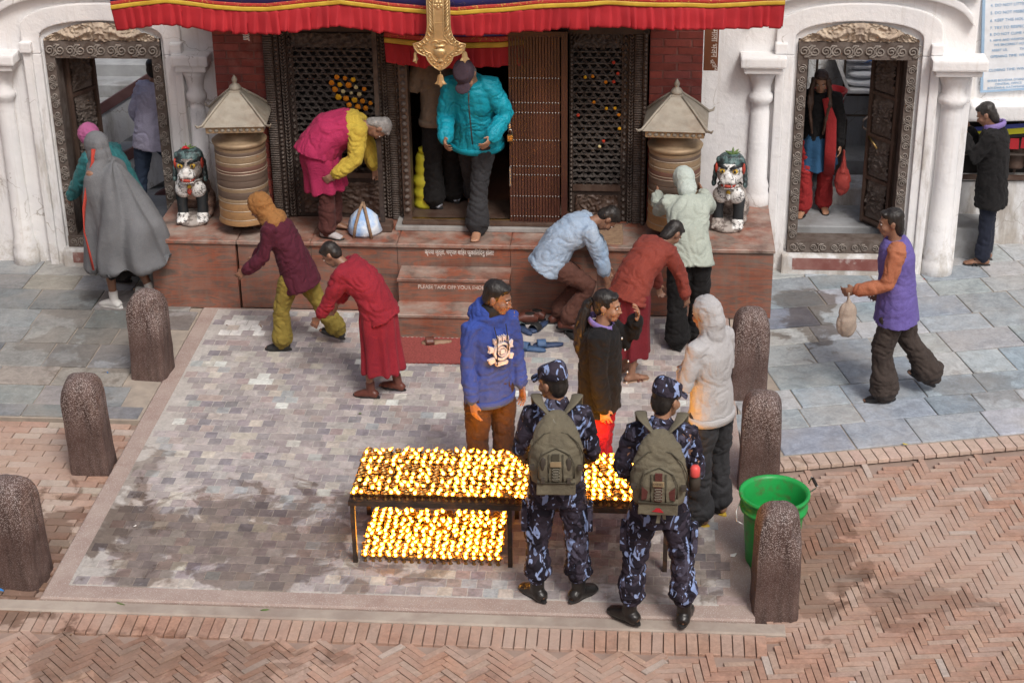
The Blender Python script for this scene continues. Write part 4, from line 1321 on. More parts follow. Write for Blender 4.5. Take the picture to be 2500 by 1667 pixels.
# ================================================================ STONE POSTS
m_boll = terrazzo('bollard terrazzo', (.08, .046, .039), (.135, .09, .077), (.48, .42, .40), .7, .45, 190, 'OBJECT', .50)
def bollard(x, y, label, k=1.0, rz=0, chip=False):
    rings = []
    seed = x * 3.1 + y * 1.7
    for (h, z, ex) in ((.155, -.1, 9), (.151, .0, 9), (.149, .1, 9), (.147, .2, 9), (.145, .3, 9), (.144, .4, 9), (.143, .5, 9), (.142, .56, 9), (.139, .60, 8), (.133, .637, 7), (.122, .67, 5.5), (.105, .70, 4.5), (.082, .723, 3.8), (.054, .739, 3.2), (.026, .747, 3), (.006, .749, 3)):
        ring_ = []
        for q in range(40):
            a = 2 * PI * q / 40
            c, s_ = math.cos(a), math.sin(a)
            r = 1 / (abs(c) ** ex + abs(s_) ** ex) ** (1 / ex)
            n = noise.noise(Vector((c * 2.2 + seed, s_ * 2.2, z * 6))) * .006 + noise.noise(Vector((c * 7 + seed, s_ * 7, z * 22))) * .0022
            if chip and z > .5: n -= .05 * max(0, 1 - ((a - chip) / .45) ** 2) * max(0, 1 - ((z - .61) / .08) ** 2)
            ring_.append((c * r * (h * k + n), s_ * r * (h * k + n), z + n * .5))
        rings.append(ring_)
    o = MB().rings(rings).build('stone_post', m_boll)
    o.data.polygons.foreach_set('use_smooth', [True] * len(o.data.polygons)); o.data.set_sharp_from_angle(angle=rad(40))
    o.location = (x, y, 0); o.rotation_euler = (rad(random.uniform(-1.5, 1.5)), rad(random.uniform(-1.5, 1.5)), rz)
    return tag(o, label, 'bollard', 'terrazzo posts around the plaza')
bollard(-2.47, -1.30, 'chipped terrazzo post next to the platform corner, behind the other posts of its row', 1.0, rad(-4), -.75 + 2 * PI)
bollard(-2.53, -2.83, 'terrazzo post in the middle of the row by the wet tiles', 1.0, rad(5))
bollard(-2.57, -4.36, 'dark stained terrazzo post cut by the picture edge', 1.08, rad(-6))
bollard(2.45, -1.42, 'terrazzo post behind the grey hooded man', 1.0, rad(3))
bollard(2.47, -2.86, 'terrazzo post just behind the green bucket', 1.0, rad(-3))
bollard(2.49, -4.44, 'red-smeared terrazzo post standing before the green bucket', 1.0, rad(2), 5.6)

# ================================================================ GREEN BUCKET
m_green = simple('green plastic', (.015, .36, .075), (.02, .27, .06), .42, 4, src='OBJECT', bs=.08, dirt=(.10, .10, .045), dsc=9, dlo=.55, dhi=.75)
m_wire = simple('bucket wire', (.62, .60, .58), (.5, .48, .46), .4, 20, metal=.6, src='OBJECT', bs=0)
BK = thing('green_bucket', 'large green plastic bucket with wire handle behind the front post', 'bucket', (2.50, -3.90, -.04))
MB().lathe([(.0, .0), (.165, .0), (.17, .02), (.2, .40), (.205, .44), (.225, .442), (.228, .47), (.212, .475), (.215, .535), (.236, .54), (.238, .565), (.222, .57), (.205, .545), (.195, .40), (.162, .03), (0, .025)], 40).build('pail', m_green, BK, True)
MB().tube([(-.228, -.04, .50), (-.255, -.09, .46), (-.25, -.13, .41), (-.21, -.155, .40)], .0055, 6).build('handle_wire', m_wire, BK, True)
MB().tube([(.22, .06, .52), (.27, .06, .56), (.285, .03, .60), (.25, .10, .63), (.235, .12, .57)], .0055, 6).build('handle_wire', m_wire, BK, True)
MB().tube([(.28, .035, .60), (.255, .09, .628)], .011, 8).build('grip', m_black, BK, True)

# ================================================================ LAMP TABLE AND BUTTER LAMPS
m_iron = simple('black stove iron', (.045, .035, .03), (.085, .06, .045), .55, 14, metal=.5, src='OBJECT', bs=.2, dirt=(.22, .10, .05), dsc=8)
TB = thing('lamp_table', 'long low black iron table carrying rows of lit butter lamps', 'table', (0, 0, 0))
X0, X1, YF, YB, ZT = -.345, 1.80, -4.13, -3.45, .50
MB().box(X0, X1, YF, YB, ZT - .006, ZT).build('table_top', m_iron, TB)
for (a, b_, c_, d_) in ((X0 - .004, X1 + .004, YF - .004, YF + .028), (X0 - .004, X1 + .004, YB - .028, YB + .004)):
    MB().box(a, b_, c_, d_, ZT - .036, ZT - .0065).build('edge_rail', m_iron, TB)
for x in (X0, X1 - .024):
    MB().box(x - .003, x + .027, YF + .0285, YB - .0285, ZT - .036, ZT - .0065).build('edge_rail', m_iron, TB)
for x in (X0 + .006, .72, X1 - .036):
    for y in (YF + .012, YB - .042):
        MB().box(x, x + .03, y, y + .03, -.0, ZT - .0365).build('leg', m_iron, TB)
m_lampb = simple('butter lamp brass', (.50, .30, .11), (.33, .18, .06), .35, 20, metal=.9, src='OBJECT', bs=.1)
m_wax = simple('melted butter', (.62, .36, .10), (.5, .26, .06), .25, 10, src='OBJECT', bs=0)
def flame_mat():
    m = bpy.data.materials.new('flame'); m.use_nodes = True
    nt = m.node_tree; nt.nodes.clear()
    out = nt.nodes.new('ShaderNodeOutputMaterial')
    tc = nt.nodes.new('ShaderNodeTexCoord').outputs['Generated']
    sp = nt.nodes.new('ShaderNodeSeparateXYZ'); nt.links.new(tc, sp.inputs[0])
    em = nt.nodes.new('ShaderNodeEmission')
    nt.links.new(ramp(nt, sp.outputs[2], [(.0, (1, .24, .010)), (.16, (1, .48, .055)), (.42, (1, .40, .028)), (.66, (1, .29, .009)), (1, (1, .17, .004))]), em.inputs[0])
    nt.links.new(math_(nt, 'MULTIPLY', ramp(nt, sp.outputs[2], [(0, .2), (.2, 1.0), (.45, .7), (.7, .3), (1, .1)]), FLAME), em.inputs[1])
    nt.links.new(em.outputs[0], out.inputs[0])
    return m
def halo_mat():
    m = bpy.data.materials.new('flame veil'); m.use_nodes = True
    nt = m.node_tree; nt.nodes.clear()
    out = nt.nodes.new('ShaderNodeOutputMaterial')
    mx = nt.nodes.new('ShaderNodeMixShader'); tr = nt.nodes.new('ShaderNodeBsdfTransparent'); em = nt.nodes.new('ShaderNodeEmission')
    em.inputs[0].default_value = (1, .36, .05, 1); em.inputs[1].default_value = 1.6
    mx.inputs[0].default_value = .16
    nt.links.new(tr.outputs[0], mx.inputs[1]); nt.links.new(em.outputs[0], mx.inputs[2]); nt.links.new(mx.outputs[0], out.inputs[0])
    return m
FLAME = 62.0
m_flame, m_halo = flame_mat(), halo_mat()
def cup(mb, n=12):
    mb.cur = 0
    mb.lathe([(.013, 0), (.014, .003), (.006, .012), (.0045, .022), (.007, .027), (.014, .031), (.0215, .041), (.0235, .050), (.0245, .0505), (.0225, .049), (.019, .043)], n, (0, 0, 0), True)
    mb.cur = 1
    mb.lathe([(.0195, .0445), (.0001, .0447)], n, (0, 0, 0), True)
    mb.cur = 0
    return mb
def flame_geo(mb, rnd, h=.05):
    lx, ly_ = rnd.uniform(-.022, .03), rnd.uniform(-.014, .014)
    for (k, slot) in ((1.0, 0), (1.5, 1)):
        mb.cur = slot
        rings = []
        for (t, r) in ((0, .002), (.12, .0068), (.3, .009), (.5, .0078), (.72, .0048), (.9, .002), (1.0, .0003)):
            z = .043 + t * h * (1.0 if slot == 0 else 1.22)
            cx, cy = lx * t * t, ly_ * t * t
            rings.append([(cx + r * k * math.cos(2 * PI * q / 8), cy + r * k * math.sin(2 * PI * q / 8), z) for q in range(8)])
        mb.rings(rings, True)
    mb.cur = 0
    return mb
cup_me = cup(MB()).mesh('butter_lamp', [m_lampb, m_wax], True)
frnd = random.Random(5)
flames = [flame_geo(MB(), frnd, frnd.uniform(.018, .040)).mesh('flame', [m_flame, m_halo], True, False) for _ in range(14)]
spots = []
nx, ny = 41, 12
for j in range(ny):
    for i in range(nx):
        x = X0 + .035 + i * .0515 + frnd.uniform(-.006, .006) + (.012 if j % 2 else 0)
        y = YF + .035 + j * .0535 + frnd.uniform(-.006, .006)
        if x > X1 - .03: continue
        lit = frnd.random() < (.42 if x < -.1 else .68 if x < .35 else .88)
        spots.append((x, y, ZT, lit, 'up', j, frnd.uniform(.95, 1.12), i + 1))
for j in range(14):
    for i in range(18):
        x = -.26 + i * .0535 + frnd.uniform(-.006, .006) - .012 * (j % 2)
        y = -4.09 + j * .045 + frnd.uniform(-.006, .006)
        spots.append((x, y, .006, frnd.random() < .93, 'down', j, frnd.uniform(.95, 1.12), i + 1))
spots.sort(key=lambda q: (Vector((q[0], q[1], q[2])) - CAM).length)
near, far = spots[:300], spots[300:]
ONES = ['', 'first', 'second', 'third', 'fourth', 'fifth', 'sixth', 'seventh', 'eighth', 'ninth', 'tenth', 'eleventh', 'twelfth', 'thirteenth', 'fourteenth', 'fifteenth', 'sixteenth', 'seventeenth', 'eighteenth', 'nineteenth', 'twentieth']
def ordinal(n):
    if n <= 20: return ONES[n]
    return {2: 'twentieth', 3: 'thirtieth', 4: 'fortieth'}[n // 10] if n % 10 == 0 else {2: 'twenty-', 3: 'thirty-', 4: 'forty-'}[n // 10] + ONES[n % 10]
ROWS = ['front'] + ONES[2:20]
for (x, y, z, lit, where, j, k, col) in near:
    o = link(bpy.data.objects.new('butter_lamp', cup_me))
    o.location = (x, y, z); o.scale = (k, k, k); o.rotation_euler = (0, 0, frnd.uniform(0, 6))
    if where == 'up':
        tag(o, ('lit' if lit else 'burnt-out') + ' butter lamp, ' + ordinal(col) + ' from the darker table end in the ' + ROWS[j] + ' row', 'lamp', 'butter lamps on the table')
    else:
        tag(o, ('lit' if lit else 'unlit') + ' butter lamp under the table, ' + ordinal(col) + ' from its bare leg in the ' + ROWS[j] + ' row', 'lamp', 'butter lamps under the table')
    if lit:
        link(bpy.data.objects.new('flame', frnd.choice(flames)), o)
if far:
    vs, fs, ms = [], [], []
    def app(me, off, z, x, y, k, a):
        n = len(vs)
        c, s = math.cos(a), math.sin(a)
        for v in me.vertices:
            p = v.co
            vs.append((x + k * (p.x * c - p.y * s), y + k * (p.x * s + p.y * c), z + k * p.z))
        for p in me.polygons:
            fs.append(tuple(i + n for i in p.vertices)); ms.append(p.material_index + off)
    def join(name, items, mats):
        vs.clear(); fs.clear(); ms.clear()
        for it in items: app(*it)
        me = bpy.data.meshes.new(name); me.from_pydata(vs, [], fs)
        for m_ in mats: me.materials.append(m_)
        me.polygons.foreach_set('material_index', ms); me.polygons.foreach_set('use_smooth', [True] * len(fs))
        return me
    L = link(bpy.data.objects.new('butter_lamps', join('butter_lamps', [(cup_me, 0, z, x, y, k, frnd.uniform(0, 6)) for (x, y, z, lit, w_, j, k, col) in far], [m_lampb, m_wax])))
    tag(L, 'mass of brass butter lamps in the farther rows on and under the table', 'lamps', None, 'stuff')
    fl = {}
    for me in flames: fl[me.name] = []
    # far flames: one small joined part per level so the colour runs along each flame
    m_ff = bpy.data.materials.new('far flame'); m_ff.use_nodes = True
    nt = m_ff.node_tree; nt.nodes.clear()
    out = nt.nodes.new('ShaderNodeOutputMaterial'); em = nt.nodes.new('ShaderNodeEmission')
    at = nt.nodes.new('ShaderNodeAttribute'); at.attribute_name = 'h'
    nt.links.new(ramp(nt, at.outputs['Fac'], [(.0, (1, .24, .010)), (.16, (1, .48, .055)), (.42, (1, .40, .028)), (.66, (1, .29, .009)), (1, (1, .17, .004))]), em.inputs[0])
    nt.links.new(math_(nt, 'MULTIPLY', ramp(nt, at.outputs['Fac'], [(0, .2), (.2, 1.0), (.45, .7), (.7, .3), (1, .1)]), FLAME), em.inputs[1])
    nt.links.new(em.outputs[0], out.inputs[0])
    hts = []
    items = []
    for (x, y, z, lit, w_, j, k, col) in far:
        if not lit: continue
        me = frnd.choice(flames)
        items.append((me, 0, z, x, y, k, frnd.uniform(-.4, .4)))
        zz = [v.co.z for v in me.vertices]
        lo, hi = min(zz), max(zz)
        hts += [(q - lo) / (hi - lo) for q in zz]
    fm_ = join('flames', items, [m_ff, m_halo])
    a_ = fm_.attributes.new('h', 'FLOAT', 'POINT'); a_.data.foreach_set('value', hts)
    F = link(bpy.data.objects.new('flames', fm_), L)
    F['kind'] = 'stuff'

# ================================================================ SMALL THINGS
m_rub = {'navy': simple('navy rubber', (.03, .05, .11), (.045, .07, .14), .6, 10, src='OBJECT', bs=.1), 'black': simple('black rubber', (.014, .014, .015), (.03, .03, .03), .55, 10, src='OBJECT', bs=.1), 'brown': simple('brown leather', (.10, .032, .022), (.15, .055, .04), .4, 10, src='OBJECT', bs=.15), 'blue': simple('blue rubber', (.05, .10, .20), (.07, .13, .25), .6, 10, src='OBJECT', bs=.1), 'teal': simple('grey teal rubber', (.05, .075, .08), (.08, .105, .11), .6, 10, src='OBJECT', bs=.1), 'tan': simple('tan leather', (.26, .16, .10), (.33, .21, .14), .6, 10, src='OBJECT', bs=.15), 'yellow': simple('yellow rubber', (.55, .36, .03), (.62, .42, .05), .5, 10, src='OBJECT', bs=.05)}
def sole_outline(s=1.0, n=20):
    pts = []
    for k in range(n):
        a = 2 * PI * k / n
        y = math.cos(a) * .13
        w_ = (.046 + .010 * (y / .13) - .012 * math.exp(-((y + .02) / .05) ** 2)) * math.sin(a)
        pts.append((w_ * s, y * s))
    return pts
def slipper(parent, mat, strap, s=1.0, style='slide'):
    ol = sole_outline(s)
    MB().rings([[(p[0], p[1], 0) for p in ol], [(p[0] * 1.04, p[1] * 1.02, .012) for p in ol], [(p[0], p[1], .024) for p in ol]]).build('sole', mat, parent, True)
    if style == 'slide':
        vs, fs = [], []
        for j in range(6):
            y = .02 + j * .015
            for i in range(9):
                a = PI * i / 8
                vs.append((-.05 * s * math.cos(a), y * s, .018 + .048 * math.sin(a)))
        for j in range(5):
            for i in range(8): fs.append((j * 9 + i, j * 9 + i + 1, (j + 1) * 9 + i + 1, (j + 1) * 9 + i))
        o = MB().add(vs, fs).build('strap', strap, parent, True, False)
        o.modifiers.new('t', 'SOLIDIFY').thickness = .005
    else:
        for sg in (-1, 1):
            MB().tube([(0, .085 * s, .022), (sg * .02, .06 * s, .045), (sg * .046, .0, .024)], [.006, .008, .006], 6).build('strap', strap, parent, True)
def shoe(parent, mat, s=1.0):
    mb = MB()
    mb.tube([(0, -.125 * s, .035), (0, -.08 * s, .05), (0, 0, .052), (0, .06 * s, .04), (0, .115 * s, .028)], [(.034, .03), (.042, .05), (.042, .046), (.048, .034), (.036, .02)], 12)
    ob = remesh(mb, 'upper', mat, parent, .008, 2)
    ol = sole_outline(s)
    MB().rings([[(p[0] * 1.05, p[1] * 1.03, 0) for p in ol], [(p[0] * 1.05, p[1] * 1.03, .016) for p in ol]]).build('sole', m_rub['black'], parent)
    MB().ell((0, -.05 * s, .09), (.03, .05, .012), None, 12, 6).build('opening', m_black, parent, True)
SHOES = [('slide', 'navy', 'teal', .56, -.36, 40, 'dark slide sandal lying beside the steps, nearest the hooded blue jumper'), ('slide', 'navy', 'black', .70, -.30, 150, 'dark slide sandal turned askew beside the bending stranger'),
         ('slide', 'blue', 'blue', .66, -.74, 75, 'blue slide sandal with broad strap before the steps'), ('slide', 'navy', 'blue', .80, -.66, 100, 'navy slide sandal next to the blue one'),
         ('shoe', 'brown', '', .56, .10 - .3, 95, 'brown leather shoe pushed against the side of the steps'), ('shoe', 'brown', '', .62, -.12, 80, 'brown leather shoe beside its mate by the platform'),
         ('thong', 'black', 'black', .98, -.42, 20, 'black flip-flop upright toe toward the platform'), ('slide', 'tan', 'brown', -.16, -.66, 100, 'worn tan sandal on the door mat edge')]
for (st, a, b_, x, y, r, lab) in SHOES:
    T = thing('sandal' if st != 'shoe' else 'leather_shoe', lab, 'sandal' if st != 'shoe' else 'shoe', (x, y, .008), rad(r), 'footwear left by the steps')
    if st == 'shoe': shoe(T, m_rub[a])
    else: slipper(T, m_rub[a], m_rub[b_], 1.0, st)
# coir door mat at the steps
vs, fs = [], []
mx_, my_ = 34, 30
for j in range(my_ + 1):
    for i in range(mx_ + 1):
        x, y = -.50 + .66 * i / mx_, -1.05 + .49 * j / my_
        vs.append((x, y, .016 + .006 * ((i + j) % 2) + .003 * noise.noise(Vector((x * 7, y * 7, 2)))))
for j in range(my_):
    for i in range(mx_): fs.append((j * (mx_ + 1) + i, j * (mx_ + 1) + i + 1, (j + 1) * (mx_ + 1) + i + 1, (j + 1) * (mx_ + 1) + i))
dm = MB().add(vs, fs).build('door_mat', simple('red coir', (.30, .07, .06), (.20, .045, .04), .95, 60, bs=.7, bsc=220, bd=.01), None, False, False)
dm.modifiers.new('t', 'SOLIDIFY').thickness = .008
tag(dm, 'dusty red coir door mat lying before the steps', 'mat')
# marigolds stuck in the lattice
m_mar = [simple('orange marigold', (.75, .28, .01), (.62, .20, .01), .8, 40, src='OBJECT', bs=.4, bsc=80), simple('yellow marigold', (.80, .46, .02), (.70, .36, .01), .8, 40, src='OBJECT', bs=.4, bsc=80), simple('pale flower', (.75, .66, .36), (.65, .55, .28), .8, 40, src='OBJECT', bs=.4, bsc=80), simple('red flower', (.62, .06, .03), (.5, .05, .02), .8, 40, src='OBJECT', bs=.4, bsc=80)]
fls = []
for mm in m_mar:
    mb = MB()
    for k in range(40):
        a = k * 2.4; rr = .021 * math.sqrt((k + .5) / 40)
        mb.ell((rr * math.cos(a), -.016 * (1 - (rr / .022) ** 2), rr * math.sin(a)), (.0065, .0055, .0065), None, 5, 4)
    fls.append(mb.mesh('marigold', mm, True))
MG = [(480, 347, 0), (558, 357, 0), (637, 372, 1), (430, 401, 0), (509, 419, 1), (592, 424, 0), (663, 445, 2), (742, 462, 0), (462, 465, 0), (540, 483, 2), (618, 500, 2), (695, 512, 2), (494, 538, 1), (567, 553, 0), (649, 566, 1), (726, 577, 0), (802, 595, 0), (597, 614, 0), (680, 633, 0), (756, 645, 0), (628, 688, 1), (582, 742, 3), (661, 752, 0), (740, 769, 3), (538, 786, 1), (694, 822, 1), (710, 1003, 3)]
def on_plane(u, v, y):
    d = _f + _r2 * ((u - 1250) / 4267.3) + _d2 * ((v - 833.5) / 4267.3)
    t = (y - CAM.y) / d.y
    return CAM + d * t
NM = ['orange', 'yellow', 'pale cream', 'red']
fcount = {}
for (u, v, c) in sorted(MG, key=lambda q: q[1]):
    fcount[c] = fcount.get(c, 0) + 1
    p = on_plane(700 + u / 3.92, 100 + v / 3.92, .605)
    o = link(bpy.data.objects.new('marigold', fls[c])); o.location = p; o.rotation_euler = (0, random.uniform(0, 6), 0)
    s = random.uniform(.8, 1.15) * (.75 if c == 2 else 1); o.scale = (s, 1, s)
    tag(o, NM[c] + ' flower in the lattice above the bending woman, ' + ordinal(fcount[c]) + ' of its colour downward', 'flower', NM[c] + ' flowers in the lattice')
fcount = {}
for (u, v, c) in sorted([(1465, 375, 3), (1340, 457, 0), (1295, 463, 1), (1418, 492, 0), (1466, 490, 3), (1347, 612, 0), (1422, 650, 1), (1473, 648, 1), (1496, 688, 0), (1252, 690, 3), (1500, 770, 1), (1405, 845, 3), (1381, 877, 2), (1490, 440, 3)], key=lambda q: q[1]):
    fcount[c] = fcount.get(c, 0) + 1
    p = on_plane(900 + u / 2.45, v / 2.45, .605)
    o = link(bpy.data.objects.new('marigold', fls[c])); o.location = p; o.scale = (.62, .8, .62)
    tag(o, 'small ' + NM[c] + ' flower in the lattice by the folding gate, ' + ordinal(fcount[c]) + ' of its colour downward', 'flower', NM[c] + ' flowers in the gate lattice')
# spiral bulb under the eave
BU = thing('spiral_bulb', 'white spiral bulb hanging under the valance by the brick pier', 'bulb', (-1.80, .15, 2.43))
pts = [(.022 * math.cos(k * .7), .022 * math.sin(k * .7), .004 + k * .0022) for k in range(34)]
MB().tube(pts, .007, 6).build('tube', simple('bulb glass', (.8, .8, .78), (.75, .75, .73), .2, 5, src='OBJECT', bs=0), BU, True)
MB().lathe([(.02, .08), (.024, .085), (.024, .12), (.013, .13), (.013, .9), (0, .9)], 12).build('cap', m_black, BU, True)
# litter
def scrap(x, y, z, s, mat, label, name='paper_scrap', cat='litter'):
    vs = [(random.uniform(-1, 1) * s, random.uniform(-1, 1) * s * .8, abs(random.gauss(.3, .2)) * s) for _ in range(7)]
    bm = bmesh.new()
    for v in vs: bm.verts.new(v)
    bmesh.ops.convex_hull(bm, input=bm.verts)
    me = bpy.data.meshes.new(name); bm.to_mesh(me); bm.free(); me.materials.append(mat)
    o = link(bpy.data.objects.new(name, me)); o.location = (x, y, z)
    tag(o, label, cat)
m_pap = simple('white paper', (.75, .74, .72), (.65, .64, .62), .8, 10, src='OBJECT', bs=0)
m_yp = simple('yellow wrapper', (.60, .48, .05), (.5, .38, .04), .6, 10, src='OBJECT', bs=0)
m_bp = simple('blue cap', (.02, .22, .60), (.02, .18, .5), .4, 10, src='OBJECT', bs=0)
m_pk = simple('magenta petal', (.45, .05, .30), (.35, .04, .25), .7, 10, src='OBJECT', bs=0)
def G0(u, v, z=0):
    d = _f + _r2 * ((u - 1250) / 4267.3) + _d2 * ((v - 833.5) / 4267.3)
    return CAM + d * ((z - CAM.z) / d.z)
for (u, v, s, m_, lab, nm, ct) in ((1790, 1357, .03, m_pap, 'crumpled white paper scrap on the tiles by the green bucket', 'paper_scrap', 'litter'), (332, 1285, .02, m_pap, 'tiny white paper pellet on the wet dark tiles', 'paper_scrap', 'litter'),
                                 (2210, 1086, .028, m_yp, 'crushed yellow wrapper on the brick edge beside the slate', 'wrapper', 'litter'), (5, 1441, .022, m_bp, 'bright blue bottle cap at the foot of the cropped post', 'bottle_cap', 'cap'),
                                 (2240, 640, .03, m_pk, 'magenta flower lying at the foot of the wall pilaster', 'fallen_flower', 'flower'), (262, 910, .015, m_bp, 'tiny pale blue scrap on the dark slate flags', 'wrapper', 'litter'),
                                 (2255, 683, .012, m_redfl, 'red petal lying on the slate near the praying woman', 'petal_scrap', 'petal'), (555, 795, .012, m_rub['brown'], 'dry brown leaf scrap on the white tiles', 'dry_leaf', 'leaf')):
    p = G0(u, v)
    scrap(p.x, p.y, .002, s, m_, lab, nm, ct)
for i, (u, v) in enumerate(((282, 1472), (175, 1552), (660, 1490), (640, 800), (880, 1010))):
    p = G0(u, v, -.03 if v > 1450 else .006)
    mb = MB(); leaf_at(mb, (0, 0, .006), (random.uniform(-.09, .09), random.uniform(-.05, .05), .016), .016)
    o = mb.build('dry_leaf', m_jute if i % 2 else m_leaf); o.location = (p.x, p.y, p.z)
    tag(o, ('curled dry leaf on the cement strip', 'green leaf lying on the bricks by the cropped post', 'dry leaf on the soldier bricks', 'brown leaf near the white tiles', 'brown leaf in the middle of the tiles')[i], 'leaf')

# ================================================================ COURTYARDS BEHIND THE DOORWAYS
m_greyw = plaster('grey courtyard plaster', (.68, .69, .70), (.54, .55, .56), (.26, .24, .22), .7, .45)
m_stepst = simple('grey step stone', (.34, .35, .36), (.24, .245, .25), .8, 4, bs=.35, bsc=30, dirt=(.15, .14, .13), dsc=3)
CL = thing('stupa_stairs', 'grey stairs with dark red rails seen through the doorway behind the climbing man', 'stairs', (0, 0, 0))
MB().slab(-5.2, -2.3, 1.33, 2.3, -.05, .29, .01).build('landing', m_stepst, CL)
for k in range(9):
    MB().slab(-5.2, -2.3, 2.3 + k * .3, 2.62 + k * .3, -.05, .42 + k * .14, .012).build('step', m_stepst, CL)
MB().box(-5.2, -2.3, 5.0, 5.2, 0, 3.4).build('rear_wall', m_greyw, CL)
for (xa, za, xb, zb, y) in ((-4.5, .62, -2.5, 1.85, 2.45), (-4.3, .20, -2.4, 1.25, 2.2), (-3.55, .05, -2.3, .75, 2.05)):
    MB().prism([(xa, za), (xb, zb), (xb, zb + .11), (xa, za + .11)], y, y + .08).build('rail', simple('dark red rail', (.12, .055, .055), (.17, .09, .085), .7, 6, bs=.2), CL)
    MB().prism([(xa, za - .4), (xb, zb - .4), (xb, zb - .002), (xa, za - .002)], y + .02, y + .06).build('parapet', m_greyw, CL)
CR = thing('court_steps', 'worn whitewashed steps and wall behind the doorway with the sacks', 'steps', (0, 0, 0))
MB().slab(2.3, 4.9, 1.48, 2.05, -.05, .30, .01).build('landing', m_stepst, CR)
MB().slab(2.3, 4.9, 2.055, 2.45, -.05, .47, .012).build('step', m_rough_white, CR)
MB().slab(2.3, 4.9, 2.455, 2.9, -.05, .62, .012).build('step', m_stepst, CR)
MB().box(2.3, 4.9, 2.95, 3.1, -.05, 2.6).build('rear_wall', m_greyw, CR)
MB().box(2.6, 3.1, 1.9, 2.9, .62, 2.1).build('dark_stall', m_dark, CR)
for z in (1.03, 1.24):
    MB().tube([(3.2, 2.6, z), (4.6, 2.6, z)], .012, 8).build('rail', m_iron, CR)
for x in (3.25, 3.52, 4.3):
    MB().tube([(x, 2.6, .6), (x, 2.6, 1.62)], .012, 8).build('rail_post', m_iron, CR)
m_sack = simple('white sack cloth', (.72, .73, .76), (.58, .60, .64), .8, 6, src='OBJECT', bs=.4, bsc=12, bd=.02)
for k, (x, y, z, lab) in enumerate(((3.78, 2.75, 1.30, 'lowest white sack of the pile behind the open leaf'), (3.80, 2.76, 1.385, 'middle white sack of the pile behind the open leaf'), (3.77, 2.77, 1.47, 'top plain white sack under the printed one'), (3.70, 2.72, 1.55, 'white sack with blue print on top of the pile'))):
    mb = MB().ell((0, 0, .045), (.23, .15, .05)).ell((.1, .02, .045), (.15, .13, .045)).ell((-.1, -.02, .045), (.15, .13, .045))
    o = remesh(mb, 'sack', m_sack if k < 3 else simple('printed sack', (.74, .75, .78), (.10, .22, .55), .7, 7, src='OBJECT', bs=.3, lo=.55, hi=.6), None, .012, 2)
    o.location = (x, y, z); o.rotation_euler = (0, 0, random.uniform(-.2, .2))
    tag(o, lab, 'sack', 'sacks behind the doorway')
SHF = thing('sack_shelf', 'sloping white shelf under the pile of sacks', 'shelf')
MB().prism([(3.42, 1.60), (3.56, 1.27), (4.4, 1.27), (4.4, 1.30), (3.58, 1.30), (3.45, 1.62)], 2.55, 2.94).build('shelf_board', m_rough_white, SHF)
m_tub = simple('red plastic tub', (.42, .02, .025), (.34, .015, .02), .4, 5, src='OBJECT', bs=.05)
TU = thing('red_tub', 'red plastic tub on the stall behind the long-haired woman', 'tub', (3.36, 2.30, 1.16))
MB().lathe([(0, 0), (.125, 0), (.15, .2), (.165, .205), (.168, .225), (.15, .225), (.12, .02), (0, .015)], 28).build('pail', m_tub, TU, True)
MB().tube([(-.165, 0, .2), (-.1, -.14, .15), (0, -.175, .13), (.1, -.14, .15), (.165, 0, .2)], .005, 6).build('wire', m_wire, TU, True)
MB().box(3.1, 3.52, 2.08, 2.52, .62, 1.158).build('stall_block', m_dark, CR)
# cloth hangings inside the niche
for k, (nm, mt, z0, z1) in enumerate((('blue_band', m_blue, 1.16, 1.21), ('yellow_band', m_yell, 1.095, 1.158), ('green_band', m_leaf, 1.06, 1.093))):
    pass
NV = thing('niche_valance', 'striped blue yellow and red cloth strip hanging in the niche', 'valance', (4.60, 1.80, 0))
for (nm, mt, z0, z1) in (('blue_band', simple('plain blue cotton', (.06, .08, .32), (.05, .06, .25), .7, 8, bs=.1), 1.165, 1.205), ('yellow_band', simple('lemon cotton', (.62, .60, .03), (.52, .5, .02), .7, 8, bs=.1), 1.108, 1.163), ('green_band', m_black, 1.075, 1.106)):
    MB().prism([(0, z0 - .02), (3, z0 + .26), (3, z1 + .26), (0, z1 - .02)], 0, .006).build(nm, mt, NV)
for k in range(9):
    x = .30 + k * .105
    MB().prism([(x, .945 + x * .09), (x + .09, .945 + x * .09), (x + .085, 1.05 + x * .09), (x + .005, 1.05 + x * .09)], -.004, .003).build('red_flag', m_redcl, NV)
